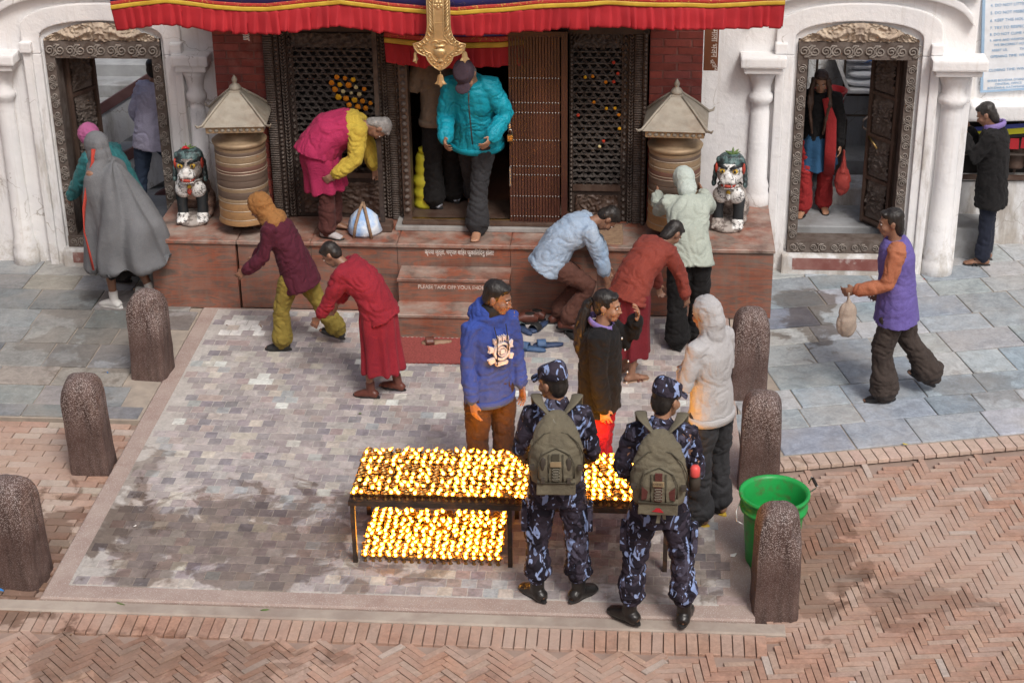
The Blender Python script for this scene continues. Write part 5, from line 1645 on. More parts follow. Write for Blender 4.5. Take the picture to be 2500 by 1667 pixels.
# ================================================================ PEOPLE
def V3(*a): return Vector(a)
class Sk: pass
def skel(H=1.7, lean=0, side=0, twist=0, hd=(0, 0, 0), aR=((.12, .02, -1), (.05, .18, -1)), aL=((-.12, .02, -1), (-.05, .18, -1)),
         lR=((.06, .0, -1), (.02, -.03, -1)), lL=((-.06, .0, -1), (-.02, -.03, -1)), fR=(-14, 0), fL=(14, 0), neck=0):
    s = Sk(); k = H / 1.72; s.k = k
    def rot(l, sd): return Matrix.Rotation(rad(sd), 3, 'Y') @ Matrix.Rotation(-rad(l), 3, 'X')
    R1, R2, R3 = rot(lean * .45, side * .5), rot(lean * .85, side * .9), rot(lean, side)
    s.R1, s.R2 = R1, R2
    s.pel = V3(0, 0, 0)
    s.waist = R1 @ V3(0, 0, .2 * k)
    s.chest = s.waist + R2 @ V3(0, 0, .19 * k)
    s.nb = s.chest + R3 @ V3(0, 0, .13 * k)
    s.Rt = R3 @ Matrix.Rotation(rad(twist), 3, 'Z')
    s.fw = s.Rt @ V3(0, 1, 0)
    s.Rh = Matrix.Rotation(rad(hd[0]), 3, 'Z') @ Matrix.Rotation(-rad(hd[1]), 3, 'X') @ Matrix.Rotation(rad(hd[2]), 3, 'Y')
    up = (s.Rt @ V3(0, 0, 1) * .5 + s.Rh @ V3(0, 0, 1) * .5).normalized()
    s.hb = s.nb + up * .075 * k
    s.hc = s.hb + s.Rh @ V3(0, .018, .09) * k
    s.sh, s.el, s.wr, s.hip, s.kn, s.an, s.fy = {}, {}, {}, {}, {}, {}, {}
    for sd, a, l, f in ((1, aR, lR, fR), (-1, aL, lL, fL)):
        s.sh[sd] = s.nb + s.Rt @ V3(sd * .172 * k, 0, -.045 * k)
        s.el[sd] = s.sh[sd] + Vector(a[0]).normalized() * .285 * k
        s.wr[sd] = s.el[sd] + Vector(a[1]).normalized() * .25 * k
        s.hip[sd] = V3(sd * .088 * k, 0, -.02 * k)
        s.kn[sd] = s.hip[sd] + Vector(l[0]).normalized() * .425 * k
        s.an[sd] = s.kn[sd] + Vector(l[1]).normalized() * .41 * k
        s.fy[sd] = f
    dz = .085 * k - min(s.an[1].z, s.an[-1].z)
    for nm in ('pel', 'waist', 'chest', 'nb', 'hb', 'hc'):
        setattr(s, nm, getattr(s, nm) + V3(0, 0, dz))
    for d in (s.sh, s.el, s.wr, s.hip, s.kn, s.an):
        for q in d: d[q] = d[q] + V3(0, 0, dz)
    return s

def lim(mb, pts, rs, n=12, hint=(0, 1, 0)):
    """limb with rounded ends"""
    pts = [Vector(p) for p in pts]
    rs = [r if isinstance(r, tuple) else (r, r) for r in rs]
    d0 = (pts[0] - pts[1]).normalized(); d1 = (pts[-1] - pts[-2]).normalized()
    P = [pts[0] + d0 * rs[0][0] * .8] + pts + [pts[-1] + d1 * rs[-1][0] * .8]
    Rr = [tuple(x * .45 for x in rs[0])] + rs + [tuple(x * .45 for x in rs[-1])]
    mb.tube(P, Rr, n, hint)

def mid(a, b_, t=.5): return a + (b_ - a) * t

def torso_tube(mb, s, e=0.0, hem=-.09, top=0.0, flare=0.0, belly=0.0, w=1.0):
    k = s.k
    U1 = s.R1 @ V3(0, 0, 1); U3 = s.Rt @ V3(0, 0, 1)
    P = [s.pel + U1 * hem * k, s.pel + U1 * (hem * .4) * k, s.waist, mid(s.waist, s.chest, .6), s.chest, s.nb - U3 * .05 * k, s.nb - U3 * .015 * k, s.nb + U3 * (.02 + top) * k]
    A = [(.168 + flare, .118 + flare * .7), (.168 + flare * .5, .12 + flare * .4), (.143 + belly * .5, .105 + belly), (.158 + belly * .3, .114 + belly * .6), (.170, .118), (.155, .096), (.105, .078), (.062, .06)]
    mb.tube(P, [((a * w + e) * k, (b_ * w + e) * k) for a, b_ in A], 18, s.fw)

def arm_tube(mb, s, sd, e=0.0, stop=1.0, cuff=0.0):
    k = s.k
    sh, el, wr = s.sh[sd], s.el[sd], s.wr[sd]
    end = mid(el, wr, stop)
    lim(mb, [mid(s.nb, sh, .55) - s.Rt @ V3(0, 0, .02 * k), sh, mid(sh, el, .45), el, mid(el, end, .35), end], [(.06 + e) * k, (.056 + e) * k, (.048 + e) * k, (.041 + e) * k, (.042 + e) * k, (.029 + e + cuff) * k])

def leg_tube(mb, s, sd, e=0.0, stop=1.0, cuff=0.0, knee=0.0):
    k = s.k
    hp, kn, an = s.hip[sd], s.kn[sd], s.an[sd]
    end = mid(kn, an, stop)
    lim(mb, [hp + V3(0, 0, -.01 * k), mid(hp, kn, .35), kn, mid(kn, end, .35), end], [(.090 + e * .3) * k, (.083 + e) * k, (.058 + e + knee) * k, (.057 + e) * k, (.038 + e + cuff) * k], 12, (0, 1, 0))

def foot_pts(s, sd):
    k = s.k; y, p = s.fy[sd]
    M = Matrix.Rotation(rad(y), 3, 'Z') @ Matrix.Rotation(-rad(p), 3, 'X')
    a = s.an[sd]
    return a, M, k

def foot_mb(mb, s, sd, e=0.0):
    a, M, k = foot_pts(s, sd)
    q = lambda x, y, z: a + M @ V3(x, y, z) * k
    mb.tube([q(0, -.075, -.055), q(0, -.05, -.045), q(0, 0, -.03), q(0, .07, -.048), q(sd * .0, .125, -.06), q(0, .165, -.068)], [((.022 + e) * k, (.02 + e) * k), ((.036 + e) * k, (.034 + e) * k), ((.036 + e) * k, (.046 + e) * k), ((.042 + e) * k, (.032 + e) * k), ((.044 + e) * k, (.022 + e) * k), ((.03 + e) * k, (.013 + e) * k)], 12, (0, 0, 1))
    if e == 0:
        for i, (tx, ty, r) in enumerate(((-.03, .185, .013), (-.012, .19, .010), (.004, .186, .0095), (.018, .178, .009), (.03, .166, .0085))):
            mb.tube([q(tx * sd * -1 * -1, ty - .05, -.066), q(tx * sd, ty - .01, -.07), q(tx * sd, ty, -.073)], [r * k, r * k, r * .7 * k], 7)
    lim(mb, [a + (s.kn[sd] - a).normalized() * .08 * k, a, q(0, 0, -.03)], [(.038 + e) * k, (.036 + e) * k, (.036 + e) * k])

def hand_mb(mb, s, sd, curl=.35, nrm=None, spread=1.0):
    k = s.k
    d = (s.wr[sd] - s.el[sd]).normalized()
    n = Vector(nrm) if nrm else V3(-sd, 0, 0)
    n = (n - d * n.dot(d)).normalized()
    l = d.cross(n).normalized()          # towards thumb or away
    if l.dot(V3(0, 1, 0.2)) < 0: l = -l
    w = s.wr[sd]
    mb.tube([w - d * .02 * k, w + d * .01 * k, w + d * .05 * k, w + d * .088 * k], [(.024 * k, .021 * k), (.027 * k, .020 * k), (.04 * k, .0165 * k), (.039 * k, .0135 * k)], 12, n)
    for i, (o, L) in enumerate(((.034, .074), (.0115, .083), (-.0115, .077), (-.033, .06))):
        b0 = w + d * .082 * k + l * o * k
        a1 = curl * 1.0; a2 = curl * 2.2
        d1 = (d * math.cos(a1) + n * math.sin(a1) + l * o * 4.0 * spread).normalized()
        d2 = (d * math.cos(a2) + n * math.sin(a2) + l * o * 2.5 * spread).normalized()
        p1 = b0 + d1 * L * .5 * k; p2 = p1 + d2 * L * .5 * k
        mb.tube([b0 - d * .012 * k, b0, p1, p2, p2 + d2 * .006 * k], [.0088 * k, .0088 * k, .0082 * k, .0074 * k, .004 * k], 8)
    t0 = w + d * .02 * k + l * .03 * k
    td = (d * .75 + l * .6 + n * (.2 + curl * .5)).normalized()
    td2 = (d * .95 + l * .2 + n * (.3 + curl * .6)).normalized()
    mb.tube([w + d * .012 * k, t0, t0 + td * .036 * k, t0 + td * .036 * k + td2 * .03 * k], [.013 * k, .0125 * k, .0105 * k, .007 * k], 8)

def head_mb(mb, s):
    k = s.k; R_ = s.Rh; c = s.hc
    def e(p, r): mb.ell(c + R_ @ Vector(p) * k, tuple(x * k for x in r), R_.to_3x3(), 14, 10)
    e((0, -.012, .035), (.074, .094, .082)); e((0, .03, -.025), (.06, .062, .082)); e((0, .05, -.08), (.042, .042, .034)); e((0, .072, -.095), (.02, .018, .016))
    e((0, .078, .022), (.052, .018, .014)); e((.036, .06, -.03), (.026, .03, .03)); e((-.036, .06, -.03), (.026, .03, .03))
    mb.tube([c + R_ @ V3(0, .088, .012) * k, c + R_ @ V3(0, .103, -.012) * k, c + R_ @ V3(0, .112, -.03) * k, c + R_ @ V3(0, .092, -.04) * k], [.008 * k, .011 * k, .0145 * k, .010 * k], 8)
    e((.013, .095, -.032), (.009, .011, .008)); e((-.013, .095, -.032), (.009, .011, .008))
    e((0, .088, -.056), (.024, .014, .0065)); e((0, .087, -.067), (.021, .014, .0065))
    for sd in (-1, 1):
        e((sd * .077, -.008, -.004), (.010, .022, .032)); e((sd * .083, -.018, .006), (.006, .014, .02))
    lim(mb, [s.nb - s.Rt @ V3(0, 0, .04 * k), s.hb, c + R_ @ V3(0, -.012, -.03) * k], [.062 * k, .053 * k, .054 * k])

def skin_mat(name, c):
    m, nt, b = new_mat(name)
    v = coords(nt, 'OBJECT')
    n = noise_(nt, v, 24, 4)
    nt.links.new(ramp(nt, n, [(.3, tuple(x * .82 for x in c)), (.7, tuple(x * 1.1 for x in c))]), b.inputs['Base Color'])
    b.inputs['Roughness'].default_value = .5
    b.inputs['Subsurface Weight'].default_value = .12
    b.inputs['Subsurface Radius'].default_value = (.012, .004, .002)
    bump(nt, b, noise_(nt, v, 160, 3), .15, .002)
    return m
SKIN = skin_mat('brown skin', (.36, .19, .115))
SKIN2 = skin_mat('darker brown skin', (.26, .135, .085))
m_hair = simple('black hair', (.012, .010, .009), (.03, .025, .022), .42, 30, src='OBJECT', stretch=(1, 1, .25), bs=.5, bsc=120)
m_ghair = simple('grey hair', (.30, .29, .28), (.18, .17, .165), .6, 30, src='OBJECT', bs=.5, bsc=120)
m_eyew = simple('eye white', (.7, .68, .65), (.65, .62, .6), .3, 5, src='OBJECT', bs=0)
def cloth(name, c1, c2=None, rough=.85, fine=160, sc=4, bs=.35):
    m, nt, b = new_mat(name)
    v = coords(nt, 'OBJECT')
    n = noise_(nt, v, sc, 5, .6)
    n2 = noise_(nt, v, fine, 3, .6)
    col = ramp(nt, n, [(.32, c1), (.68, c2 or tuple(x * .8 for x in c1))])
    col = mixc(nt, 1.0, col, ramp(nt, n2, [(.3, .85), (.7, 1.12)]), 'MULTIPLY')
    nt.links.new(col, b.inputs['Base Color'])
    b.inputs['Roughness'].default_value = rough
    b.inputs['Specular IOR Level'].default_value = .25
    b.inputs['Sheen Weight'].default_value = .03
    wv = math_(nt, 'ABSOLUTE', math_(nt, 'SUBTRACT', noise_(nt, coords(nt, 'OBJECT', (1, 1, 1.7)), 10, 3, .5, 1.0), .5))
    w2 = math_(nt, 'ABSOLUTE', math_(nt, 'SUBTRACT', noise_(nt, coords(nt, 'OBJECT', (1, 1, 1.5)), 27, 2, .5, 1.4), .5))
    bump(nt, b, math_(nt, 'ADD', math_(nt, 'ADD', wv, math_(nt, 'MULTIPLY', w2, .35)), math_(nt, 'MULTIPLY', n2, .07)), bs, .032)
    return m
def camo():
    m, nt, b = new_mat('urban blue camouflage')
    v = coords(nt, 'OBJECT', (1, 1, .8))
    ds = noise_(nt, v, 9, 3, .5)
    def patch(sc, off, th, w_=.012, stretch=(1, 1, 1), dist=1.6):
        mp = nt.nodes.new('ShaderNodeMapping'); mp.inputs['Location'].default_value = off; mp.inputs['Scale'].default_value = stretch
        nt.links.new(v, mp.inputs[0])
        return ramp(nt, noise_(nt, mp.outputs[0], sc, 1.5, .45, dist), [(th, 0.0), (th + w_, 1.0)])
    col = mixc(nt, patch(7, (3, 1, 5), .5), (.015, .013, .022), (.036, .029, .044))
    col = mixc(nt, patch(9, (9, 4, 2), .62, .012, (1, 1, .55), 2.2), col, (.075, .07, .105))
    col = mixc(nt, patch(8, (1, 7, 3), .625, .01, (1, 1, .6), 2.4), col, (.24, .32, .55))
    col = mixc(nt, patch(16, (5, 2, 8), .66, .01, (1, 1, .6), 2.0), col, (.30, .38, .62))
    nt.links.new(col, b.inputs['Base Color'])
    b.inputs['Roughness'].default_value = .78
    b.inputs['Specular IOR Level'].default_value = .25
    wv = math_(nt, 'ABSOLUTE', math_(nt, 'SUBTRACT', noise_(nt, coords(nt, 'OBJECT', (1, 1, 1.8)), 10, 3, .5, 1.0), .5))
    bump(nt, b, wv, .5, .03)
    return m
m_camo = camo()

def folds(amp=.008, sc=(8, 8, 11), seed=0.0):
    def f(c, n):
        p = Vector((c[0] * sc[0] + seed, c[1] * sc[1] + seed * 2, c[2] * sc[2]))
        w_ = noise.noise(p * .45 + Vector((3, 9, 5)))
        q = p + Vector((w_ * 1.6, w_ * 1.1, w_ * 2.2))
        r = max(0.0, 1 - abs(noise.noise(q)) * 2.2)
        r2 = max(0.0, 1 - abs(noise.noise(q * 1.9 + Vector((7, 3, 1)))) * 2.4)
        return amp * (noise.noise(p * .5) * .8 + .30 - r * r * .95 - r2 * r2 * .35)
    return f
def vfolds(amp, n_, seed=0.0, z0=0, z1=1, cx=0, cy=0):
    """hanging folds of a skirt or robe, deeper towards the hem"""
    def f(c, n):
        a = math.atan2(c[1] - cy, c[0] - cx)
        t = min(1, max(0, (z1 - c[2]) / (z1 - z0)))
        return amp * (.2 + t) * (math.sin(a * n_ + 2.6 * noise.noise(Vector((math.cos(a) * 1.5, math.sin(a) * 1.5, c[2] * 1.6 + seed)))) + .5 * noise.noise(Vector((c[0] * 7, c[1] * 7, c[2] * 2 + seed))))
    return f

def body(T, s, skin=SKIN, curlR=.35, curlL=.35, nR=None, nL=None, vox=.008, face=True, bare=False):
    mb = MB()
    head_mb(mb, s); torso_tube(mb, s, -.012)
    for sd in (1, -1):
        arm_tube(mb, s, sd); leg_tube(mb, s, sd, -.006); foot_mb(mb, s, sd)
        hand_mb(mb, s, sd, curlR if sd > 0 else curlL, nR if sd > 0 else nL)
    o = remesh(mb, 'body', skin, T, vox, 3 if vox < .009 else 2)
    if face:
        k, R_, c = s.k, s.Rh, s.hc
        for sd in (-1, 1):
            e = MB().ell(c + R_ @ V3(sd * .03, .083, .007) * k, (.0125 * k, .008 * k, .0065 * k), R_, 10, 6).build('eye', m_eyew, T, True)
            MB().ell(c + R_ @ V3(sd * .03, .0885, .007) * k, (.0058 * k, .004 * k, .0058 * k), R_, 8, 6).build('iris', m_hair, e, True)
            MB().tube([c + R_ @ V3(sd * .014, .092, .024) * k, c + R_ @ V3(sd * .032, .089, .03) * k, c + R_ @ V3(sd * .052, .074, .024) * k], [.003 * k, .0042 * k, .002 * k], 6).build('eyebrow', m_hair, T, True)
        MB().ell(c + R_ @ V3(0, .0965, -.0605) * k, (.022 * k, .005 * k, .0028 * k), R_, 10, 6).build('mouth', simple('lip', (.22, .075, .06), (.18, .06, .05), .5, 9, src='OBJECT', bs=0), T, True)
    return o

def garment(T, name, mb, mat, vox=.011, it=4, fold=None):
    return remesh(mb, name, mat, T, vox, it, fold)

def hair_cap(T, s, mat=m_hair, full=False, vox=.008, back=1.0):
    k, R_, c = s.k, s.Rh, s.hc
    mb = MB()
    def e(p, r): mb.ell(c + R_ @ Vector(p) * k, tuple(x * k for x in r), R_, 14, 10)
    e((0, -.022, .052), (.081, .095, .077)); e((0, -.05, .0), (.075, .06, .085 * back))
    e((0, .045, .088), (.058, .035, .024)); e((.062, -.012, .03), (.018, .045, .04)); e((-.062, -.012, .03), (.018, .045, .04))
    if full: e((0, -.055, -.05), (.07, .05, .09))
    return remesh(mb, 'hair', mat, T, vox, 2, folds(.004, (40, 40, 22), 2.0))

def trousers(T, s, mat, e=.02, cuff=.02, stop=.97, amp=.009, name='trousers', seed=1.0, vox=.011, knee=.0, hem=-.06):
    mb = MB()
    U = s.R1 @ V3(0, 0, 1)
    el_ = e; e = min(e, .004)
    mb.tube([s.pel - V3(0, 0, .10 * s.k), s.pel - V3(0, 0, .04 * s.k), s.pel + U * .05 * s.k, s.pel + U * .13 * s.k], [((.13 + e) * s.k, (.10 + e) * s.k), ((.165 + e) * s.k, (.118 + e) * s.k), ((.160 + e * .7) * s.k, (.113 + e * .7) * s.k), ((.146 + e * .5) * s.k, (.105 + e * .5) * s.k)], 16, s.R1 @ V3(0, 1, 0))
    e = el_
    for sd in (1, -1): leg_tube(mb, s, sd, e, stop, cuff, knee)
    return garment(T, name, mb, mat, vox, 4, folds(amp, (9, 9, 14), seed))

def shoes(T, s, mat, sole=None, e=.008, boot=False, only=None, name=None):
    for sd in ((1, -1) if only is None else (only,)):
        mb = MB()
        foot_mb(mb, s, sd, e)
        if boot: lim(mb, [s.an[sd] + (s.kn[sd] - s.an[sd]).normalized() * .16 * s.k, s.an[sd]], [.052 * s.k, .048 * s.k])
        o = remesh(mb, name or ('boot' if boot else 'shoe'), mat, T, .007, 2, folds(.0015, (30, 30, 60), 3))
        a, M, k = foot_pts(s, sd)
        ol = sole_outline(1.06 * k)
        def ring(z, g): return [a + M @ (V3(p[0] * g, p[1] * g + .045 * k, 0) + V3(0, 0, z * k)) for p in ol]
        MB().rings([ring(-.085, 1.0), ring(-.078, 1.04), ring(-.064, 1.02)]).build('sole', sole or m_rub['black'], o)

def sandals(T, s, sole, strap, style='cross'):
    for sd in (1, -1):
        a, M, k = foot_pts(s, sd)
        ol = sole_outline(1.05 * k)
        def ring(z, g): return [a + M @ (V3(p[0] * g, p[1] * g + .05 * k, 0) + V3(0, 0, z * k)) for p in ol]
        o = MB().rings([ring(-.098, 1.0), ring(-.09, 1.05), ring(-.078, 1.03)]).build('sandal', sole, T, True)
        q = lambda x, y, z: a + M @ V3(x, y, z) * k
        if style == 'slide':
            vs, fs = [], []
            for j in range(5):
                y = .06 + j * .02
                for i in range(9):
                    an = PI * i / 8
                    vs.append(q(-.052 * math.cos(an), y, -.085 + (.058 - j * .004) * math.sin(an)))
            for j in range(4):
                for i in range(8): fs.append((j * 9 + i, j * 9 + i + 1, (j + 1) * 9 + i + 1, (j + 1) * 9 + i))
            st = MB().add(vs, fs).build('strap', strap, o, True, False); st.modifiers.new('t', 'SOLIDIFY').thickness = .006
        else:
            for (y0, y1) in ((.05, .10), (.10, .05)):
                MB().tube([q(-.048, y0, -.085), q(-.02, (y0 + y1) / 2, -.022), q(.02, (y0 + y1) / 2, -.024), q(.048, y1, -.085)], [(.012 * k, .004 * k)] * 4, 6, M @ V3(0, 0, 1)).build('strap', strap, o, True)

def jacket(T, s, mat, e=.024, hem=-.10, sleeve=.98, amp=.010, name='jacket', flare=0, belly=0, seed=2.0, vox=.011, cuff=.0, extra=None, w=1.0, arms=(1, -1), it=4):
    mb = MB()
    torso_tube(mb, s, e, hem, 0, flare, belly, w)
    for sd in arms: arm_tube(mb, s, sd, e * .85, sleeve, cuff)
    if extra: extra(mb)
    return garment(T, name, mb, mat, vox, it, folds(amp, (9, 9, 11), seed))

def skirt(T, s, mat, length=.75, r0=.16, r1=.26, name='skirt', amp=.012, nf=9, seed=1.0, vox=.013, zlo=.1):
    k = s.k; z1 = s.pel.z + .08 * k
    mb = MB()
    foot = (s.an[1] + s.an[-1]) / 2
    zb = max(zlo, z1 - length * k)
    base = V3(foot.x * .8, foot.y * .8, zb)
    P = [s.pel + V3(0, 0, .08 * k), s.pel - V3(0, 0, .08 * k), mid(s.pel, base, .55), base]
    mb.tube(P, [(r0 * k, r0 * .75 * k), ((r0 + .03) * k, (r0 * .85 + .02) * k), (mid(V3(r0, 0, 0), V3(r1, 0, 0), .6).x * k, mid(V3(r0, 0, 0), V3(r1, 0, 0), .6).x * .85 * k), (r1 * k, r1 * .9 * k)], 26, (0, 1, 0))
    return garment(T, name, mb, mat, vox, 3, vfolds(amp, nf, seed, zb, z1, base.x * .5, base.y * .5))

def bands(T, s, mat, e=.03, hem=-.12, flare=.02, belly=0.0):
    """ribbed cuffs and hem of a jumper or jacket"""
    for sd in (1, -1):
        d = (s.wr[sd] - s.el[sd]).normalized()
        MB().tube([s.wr[sd] - d * .05, s.wr[sd] - d * .045, s.wr[sd] - d * .008, s.wr[sd]], [(.033 + e) * s.k * .9, (.036 + e * .8) * s.k, (.034 + e * .75) * s.k, (.028 + e * .6) * s.k], 14).build('cuff', mat, T, True)
    U1 = s.R1 @ V3(0, 0, 1)
    b0 = s.pel + U1 * hem * s.k
    MB().tube([b0 - U1 * .022, b0 - U1 * .018, b0 + U1 * .03, b0 + U1 * .036], [((.166 + flare + e) * s.k * .97, (.117 + flare * .7 + e) * s.k * .97), ((.168 + flare + e + .004) * s.k, (.118 + flare * .7 + e + .004) * s.k), ((.168 + flare + e + .006) * s.k, (.118 + flare * .7 + e + .006) * s.k), ((.166 + flare + e) * s.k * .97, (.117 + flare * .7 + e) * s.k * .97)], 28, s.R1 @ V3(0, 1, 0)).build('hem_band', mat, T, True)

def front_line(T, s, mat, e, name='zip', r=.006, n_=9, off=0.0):
    """zip or placket down the front of a jacket"""
    pts = []
    for i in range(n_):
        t = i / (n_ - 1)
        c = s.nb.lerp(s.chest, min(1, t * 2.2)) if t < .45 else s.chest.lerp(s.pel, (t - .45) / .55)
        R_ = s.Rt if t < .45 else s.R2
        y = (.07 + .055 * min(1, t * 2.6)) + e
        pts.append(c + R_ @ V3(off, y * s.k, 0))
    MB().tube(pts, [(r, r * .8)] * n_, 6).build(name, mat, T, True)

def P(label, loc, rz, group=None):
    return thing('person', label, 'person', loc, rad(rz), group)
# ---------------------------------------------------------------- two policemen with backpacks
m_olive = cloth('olive canvas', (.165, .145, .10), (.12, .105, .074), .9, 220, 6, .3)
m_olive_d = cloth('dark olive binding', (.075, .066, .045), (.06, .052, .036), .9, 200, 6, .2)
m_boot = simple('black boot leather', (.012, .011, .011), (.025, .022, .02), .32, 14, src='OBJECT', bs=.25, bsc=40)
m_oxred = cloth('oxblood patch', (.10, .03, .025), (.08, .025, .02), .7)
m_tag = simple('brass name plate', (.52, .42, .26), (.42, .33, .2), .4, 14, metal=.6, src='OBJECT', bs=0)
m_inkb = simple('engraved ink', (.05, .04, .03), (.06, .05, .04), .6, 9, src='OBJECT', bs=0)
m_strapw = cloth('pale webbing', (.26, .24, .19), (.20, .185, .14))
def cap_hat(T, s):
    k, R_, c = s.k, s.Rh, s.hc
    mb = MB()
    q = lambda x, y, z: c + R_ @ V3(x, y, z) * k
    mb.tube([q(0, -.012, .045), q(0, -.012, .075), q(0, -.008, .115), q(0, -.004, .135), q(0, 0, .143)], [(.088 * k, .104 * k), (.090 * k, .106 * k), (.086 * k, .102 * k), (.074 * k, .088 * k), (.05 * k, .06 * k)], 26, R_ @ V3(0, 1, 0))
    cp = remesh(mb, 'cap', m_camo, T, .007, 2, folds(.0025, (20, 20, 20), 4))
    vs, fs = [], []
    nn = 17
    for j in range(4):
        for i in range(nn):
            a = -1.05 + 2.1 * i / (nn - 1)
            r = 1 + j * .19
            vs.append(q(.088 * math.sin(a) * (1 + j * .06), -.012 + .104 * math.cos(a) + j * .022 * math.cos(a * .8), .052 - j * .006 - .010 * (a * a) * (j / 3)))
    for j in range(3):
        for i in range(nn - 1): fs.append((j * nn + i, j * nn + i + 1, (j + 1) * nn + i + 1, (j + 1) * nn + i))
    o = MB().add(vs, fs).build('visor', m_camo, cp, True, False)
    o.modifiers.new('t', 'SOLIDIFY').thickness = .006

def backpack(T, s, label, kind):
    M = Matrix.Translation(s.chest) @ s.Rt.to_4x4()
    B = thing('backpack', label, 'backpack', (0, 0, 0))
    B.matrix_world = (Matrix.Translation(T.location) @ Matrix.Rotation(T.rotation_euler.z, 4, 'Z')) @ M
    mb = MB()
    mb.tube([(0, -.215, -.30), (0, -.225, -.27), (0, -.23, -.15), (0, -.225, -.02), (0, -.205, .09), (0, -.18, .16), (0, -.165, .185)], [(.10, .05), (.155, .085), (.172, .095), (.165, .09), (.13, .07), (.075, .045), (.035, .02)], 24, (0, 1, 0))
    remesh(mb, 'main_sack', m_olive, B, .009, 4, folds(.007, (9, 9, 12), 5 + kind))
    mb = MB()
    mb.tube([(0, -.30, -.24), (0, -.315, -.21), (0, -.318, -.12), (0, -.305, -.045), (0, -.285, -.01)], [(.095, .03), (.11, .04), (.112, .042), (.095, .036), (.05, .02)], 20, (0, 1, 0))
    remesh(mb, 'front_pocket', m_olive, B, .008, 3, folds(.004, (12, 12, 14), 8 + kind))
    mb = MB()
    mb.box(-.12, .12, -.345, -.25, -.315, -.225)
    remesh(mb, 'lower_pocket', m_olive, B, .008, 5, folds(.004, (12, 12, 14), 3 + kind))
    def arcp(r, y, z, a0, a1, n=13, sz=1.0):
        return [(r * math.cos(a0 + (a1 - a0) * i / (n - 1)), y, z + r * sz * math.sin(a0 + (a1 - a0) * i / (n - 1))) for i in range(n)]
    zp = [(-.172, -.262, -.16), (-.168, -.285, -.06), (-.135, -.29, .02), (-.07, -.275, .073), (0, -.268, .088), (.07, -.275, .073), (.135, -.29, .02), (.168, -.285, -.06), (.172, -.262, -.16)]
    MB().tube(zp, [(.006, .004)] * 9, 6).build('zip', m_olive_d, B, True)
    MB().tube([(-.112, -.335, -.2), (-.112, -.345, -.1), (-.085, -.338, -.04), (0, -.318, -.005), (.085, -.338, -.04), (.112, -.345, -.1), (.112, -.335, -.2)], [(.005, .004)] * 7, 6).build('pocket_zip', m_olive_d, B, True)
    MB().tube([(-.118, -.349, -.228), (0, -.356, -.222), (.118, -.349, -.228)], [(.006, .005)] * 3, 6).build('flap_edge', m_olive_d, B, True)
    MB().box(-.022, .022, -.366, -.352, -.21, -.025).build('centre_strip', m_oxred if kind else m_olive_d, B)
    for x in (-.045, .045):
        MB().tube([(x, -.357, -.215), (x, -.362, -.12), (x * .95, -.345, -.035)], [(.005, .004)] * 3, 6).build('pocket_seam', m_olive_d, B, True)
    for i in range(4):
        z = -.125 - i * .022
        MB().tube([(-.024, -.369, z), (-.014, -.374, z + .006), (.014, -.374, z + .006), (.024, -.369, z), (.014, -.374, z - .006), (-.014, -.374, z - .006), (-.024, -.369, z)], .0022, 5).build('lace', m_strapw, B, True)
    pt = bevel_obj(MB().box(-.034, .034, -.376, -.37, -.105, -.07).build('name_plate', m_tag, B), .002)
    if kind:
        t = text_mesh('DIESEL', .021, m_inkb, 'engraving', .0006, 'CENTER')
        t.rotation_euler = (PI / 2, 0, 0); t.location = (0, -.3772, -.0945)
        link(t, pt)
        for sg in (-1, 1):
            MB().prism([(sg * .10, -.21), (sg * .10, -.12), (sg * .062, -.15), (sg * .07, -.20)], -.352, -.346).build('side_patch', m_oxred, B)
        t = text_mesh('STYLE', .03, m_oxred, 'stitched_print', .0006, 'CENTER')
        me = MB().prism([(-.035, -.285), (.035, -.29), (.02, -.272), (.012, -.262), (-.012, -.262), (-.02, -.275)], -.3505, -.346).build('red_print', m_redcl, B)
        bpy.data.objects.remove(t)
    else:
        for sg in (-1, 1):
            MB().ell((sg * .078, -.345, -.10), (.018, .006, .045), None, 10, 8).build('side_eyelet', m_inkb, B, True)
            bevel_obj(MB().box(sg * .08 - .012, sg * .08 + .012, -.365, -.345, -.225, -.19).build('buckle', m_inkb, B), .003)
    for sg in (-1, 1):
        bevel_obj(MB().box(sg * .15 - .018, sg * .15 + .018, -.325, -.30, -.155, -.12).build('buckle', m_inkb, B), .004)
        pts = [(sg * .018, -.175, .165), (sg * .055, -.155, .205), (sg * .105, -.105, .25), (sg * .128, -.03, .262), (sg * .128, .05, .235), (sg * .125, .11, .15), (sg * .13, .135, .02), (sg * .155, .10, -.12)]
        pts = [(x, y - .012, z - .042) for x, y, z in pts]
        MB().tube(pts, [(.037, .010)] * 8, 12, (0, .5, 1)).build('shoulder_strap', m_olive, B, True)
    MB().tube([(-.035, -.20, .165), (-.02, -.235, .135), (0, -.245, .12), (.02, -.235, .135), (.035, -.20, .165)], [(.016, .005)] * 5, 8, (0, 1, .5)).build('haul_loop', m_strapw, B, True)
    if kind:
        MB().prism([(-.012, -.40), (.012, -.40), (.02, -.33), (.0, -.33)], -.28, -.275).build('tail_strap', m_strapw, B)
        MB().prism([(.03, -.37), (.05, -.372), (.045, -.33), (.025, -.33)], -.282, -.277).build('tail_strap', m_strapw, B)
        F = thing('water_bottle', 'black bottle with a red cap in the backpack side pocket', 'bottle')
        F.matrix_world = B.matrix_world @ Matrix.Translation((.215, -.20, -.13))
        MB().lathe([(0, -.07), (.033, -.068), (.035, .0), (.034, .04), (.02, .06)], 16).build('flask', m_inkb, F, True)
        MB().lathe([(.026, .03), (.03, .035), (.03, .085), (.02, .1), (0, .103)], 16, (0, -.02, 0)).build('cap', simple('coral plastic', (.75, .10, .09), (.65, .08, .07), .4, 5, src='OBJECT', bs=0), F, True)
    return B

